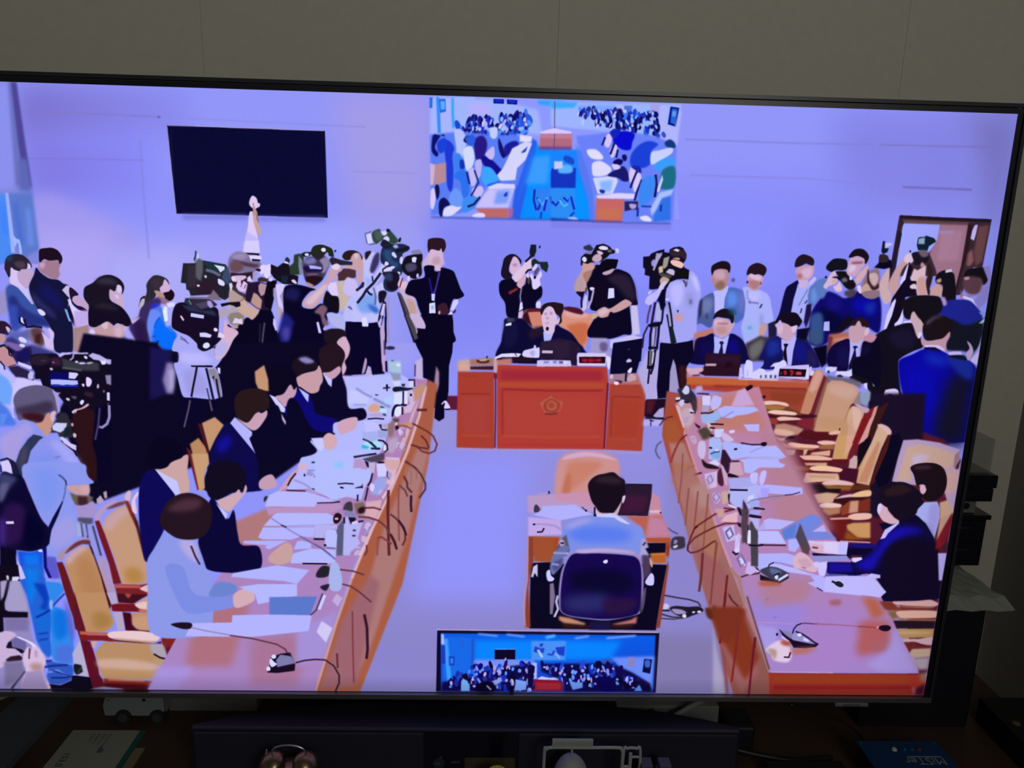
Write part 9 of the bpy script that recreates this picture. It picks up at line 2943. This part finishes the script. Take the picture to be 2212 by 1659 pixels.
# ---------------- behind speaker right: sheet and cables
tag(obj('white_sheet',B(.28,.44,.062,.16,TZ+.001,TZ+.085),mat('sheet_white',(.16,.17,.165),.7),None,.002),'pale box behind the speaker below the screen','box')
def cable(P,r,c,l,n='cable'): tag(obj(n,tube(bez(P),r),mat('cable_'+c,{'white':(.2,.21,.22),'black':(.008,.008,.012)}[c],.5),None,0,True),l,'cable')
cable([(.36,.03,-.06),(.42,.06,-.05),(.50,.075,-.045),(.58,.1,-.05)],.004,'white','thick white cable arching behind the speaker')
cable([(.27,.03,-.048),(.30,.028,-.052),(.33,.03,-.048)],.0018,'black','thin black cable loop on the pale box')
cable([(.53,.02,-.03),(.60,.035,-.06),(.645,.045,-.09),(.67,.06,-.12)],.0022,'black','thin dark cable running to the blue box')
cable([(.44,.06,-.13),(.50,.05,-.14),(.56,.04,-.143),(.62,.05,-.145)],.004,'black','thick black cable lying on the table right of the speaker')
tag(obj('power_strip',B(.50,.62,-.02,.02,TZ,TZ+.025),mat('strip_black',(.008,.008,.012),.5),None,.004),'black power strip left of the blue box','power strip')
tag(obj('power_adapter',B(.455,.50,.06,.11,TZ,TZ+.05),mat('adapter_black',(.008,.008,.012),.5),None,.004),'black adapter block behind the speaker right end','adapter')
# ---------------- blue box
bb=thing('blue_box','blue electronics box with white lettering upside down on top','electronics box',(.715,-.01,TZ))
obj('case',B(-.062,.062,-.055,.053,0,.037),mat('box_black',(.02,.018,.02),.6),bb,.002)
tp=obj('top_panel',B(-.0635,.0635,-.057,.055,.037,.040),mat('box_blue',(.006,.045,.16),.35),bb,.0015)
for x in(-.058,.058): obj('screw',tube([(x,.050,.040),(x,.050,.0406)],.0025,12),MATS['steel'],bb)
for x,c,n,r in((-.014,(.6,.58,.45),'white_button',.0042),(.002,(.01,.12,.4),'blue_led',.0026),(.0135,(.01,.14,.04),'green_led',.0026),(.025,(.35,.02,.02),'red_led',.0026)): obj(n,tube([(x,.034,.040),(x,.034,.0425)],[r,r*.7],14),mat(n,c,.3),bb)
wt=mat('white_print',(.30,.30,.28),.7)
text('lettering','MiSTer',.021,wt,tp,Matrix.Translation((.052,.016,.0401))@Matrix.Rotation(math.pi,4,'Z'),.0001)
obj('printed_rule',B(-.002,.050,.0175,.0195,.040,.0402),wt,tp)
# ---------------- right: tower, paper, stack
tag(obj('tower_case',B(.70,.885,.13,.36,TZ,.075),mat('tower_black',(.007,.007,.013),.4),None,.004),'black tower case behind the lower right corner of the television','tower')
bm=bmesh.new(); G=[[bm.verts.new((.72+.195*i/14+(.0 if j<9 else .004*(j-8)),.365-.245*j/10,.0825+.0035*math.sin(i*1.9+j*1.3)*math.sin(j*.9)-(.012 if j==10 else 0))) for j in range(11)] for i in range(15)]
for i in range(14):
    for j in range(10): bm.faces.new((G[i][j],G[i+1][j],G[i+1][j+1],G[i][j+1]))
cp=tag(obj('paper_towel',bm,mat('towel_white',(.30,.33,.29),.9)),'crumpled white paper towel draped over the black tower','paper towel'); so=cp.modifiers.new('thick','SOLIDIFY'); so.thickness=.001
dr=thing('drawer_box','small black two-drawer box with knob on the paper towel','drawer box',(.89,.29,.088))
bk=mat('box_lacquer',(.006,.006,.012),.25); obj('body',B(-.05,.05,-.045,.045,0,.088),bk,dr,.002); obj('lid_rim',B(-.054,.054,-.05,.05,.088,.096),bk,dr,.001)
for z in(.012,.052):
    d_=obj('drawer',B(-.044,.044,-.048,-.045,z,z+.032),bk,dr,.001); obj('handle',B(-.02,.02,-.052,-.048,z+.02,z+.023),gry,d_)
obj('side_knob',tube([(.05,0,.045),(.058,0,.045)],.006,14),bk,dr)
hb=thing('hole_box','pale box with a round dark hole above the drawer box','box',(.885,.29,.1845)); obj('body',B(-.05,.035,-.04,.04,0,.024),mat('pale_box',(.16,.16,.14),.7),hb,.001); obj('hole',tube([(.018,-.0405,.013),(.018,-.0395,.013)],.006,18),blk,hb)
fb=thing('flat_black_box','flat black box on the pale box with the hole','box',(.885,.29,.209)); obj('lower_half',B(-.06,.055,-.05,.05,0,.024),bk,fb,.002); obj('upper_half',B(-.062,.058,-.052,.052,.025,.048),bk,fb,.002)
ac=thing('acrylic_case','clear acrylic case on top of the black boxes','case',(.885,.29,.2575))
cl=mat('acrylic',(.32,.33,.30),.1,0,0,1,.22)
for n,b in(('front_pane',(-.05,.05,-.04,-.038,0,.06)),('back_pane',(-.05,.05,.038,.04,0,.06)),('side_pane',(.048,.05,-.038,.038,0,.06)),('base_pane',(-.05,.048,-.038,.038,0,.002)),('top_pane',(-.05,.048,-.038,.038,.058,.06))): obj(n,B(*b),cl,ac)
obj('clasp',B(.012,.026,-.006,.0,.0605,.064),MATS['steel'],ac); obj('card_insert',B(-.045,.02,-.02,.02,.032,.05),mat('insert_grey',(.05,.05,.06),.6),ac)
bx=thing('long_black_box','long black box with a pale yellow dot at the right edge','box',(.955,.05,TZ)); obj('body',B(-.045,.06,-.16,.10,0,.045),mat('matte_black',(.006,.006,.008),.6),bx,.003); obj('yellow_dot',tube([(-.0265,.03,.0448),(-.0265,.03,.0458)],.006,18),mat('dot_yellow',(.13,.12,.05),.6),bx)
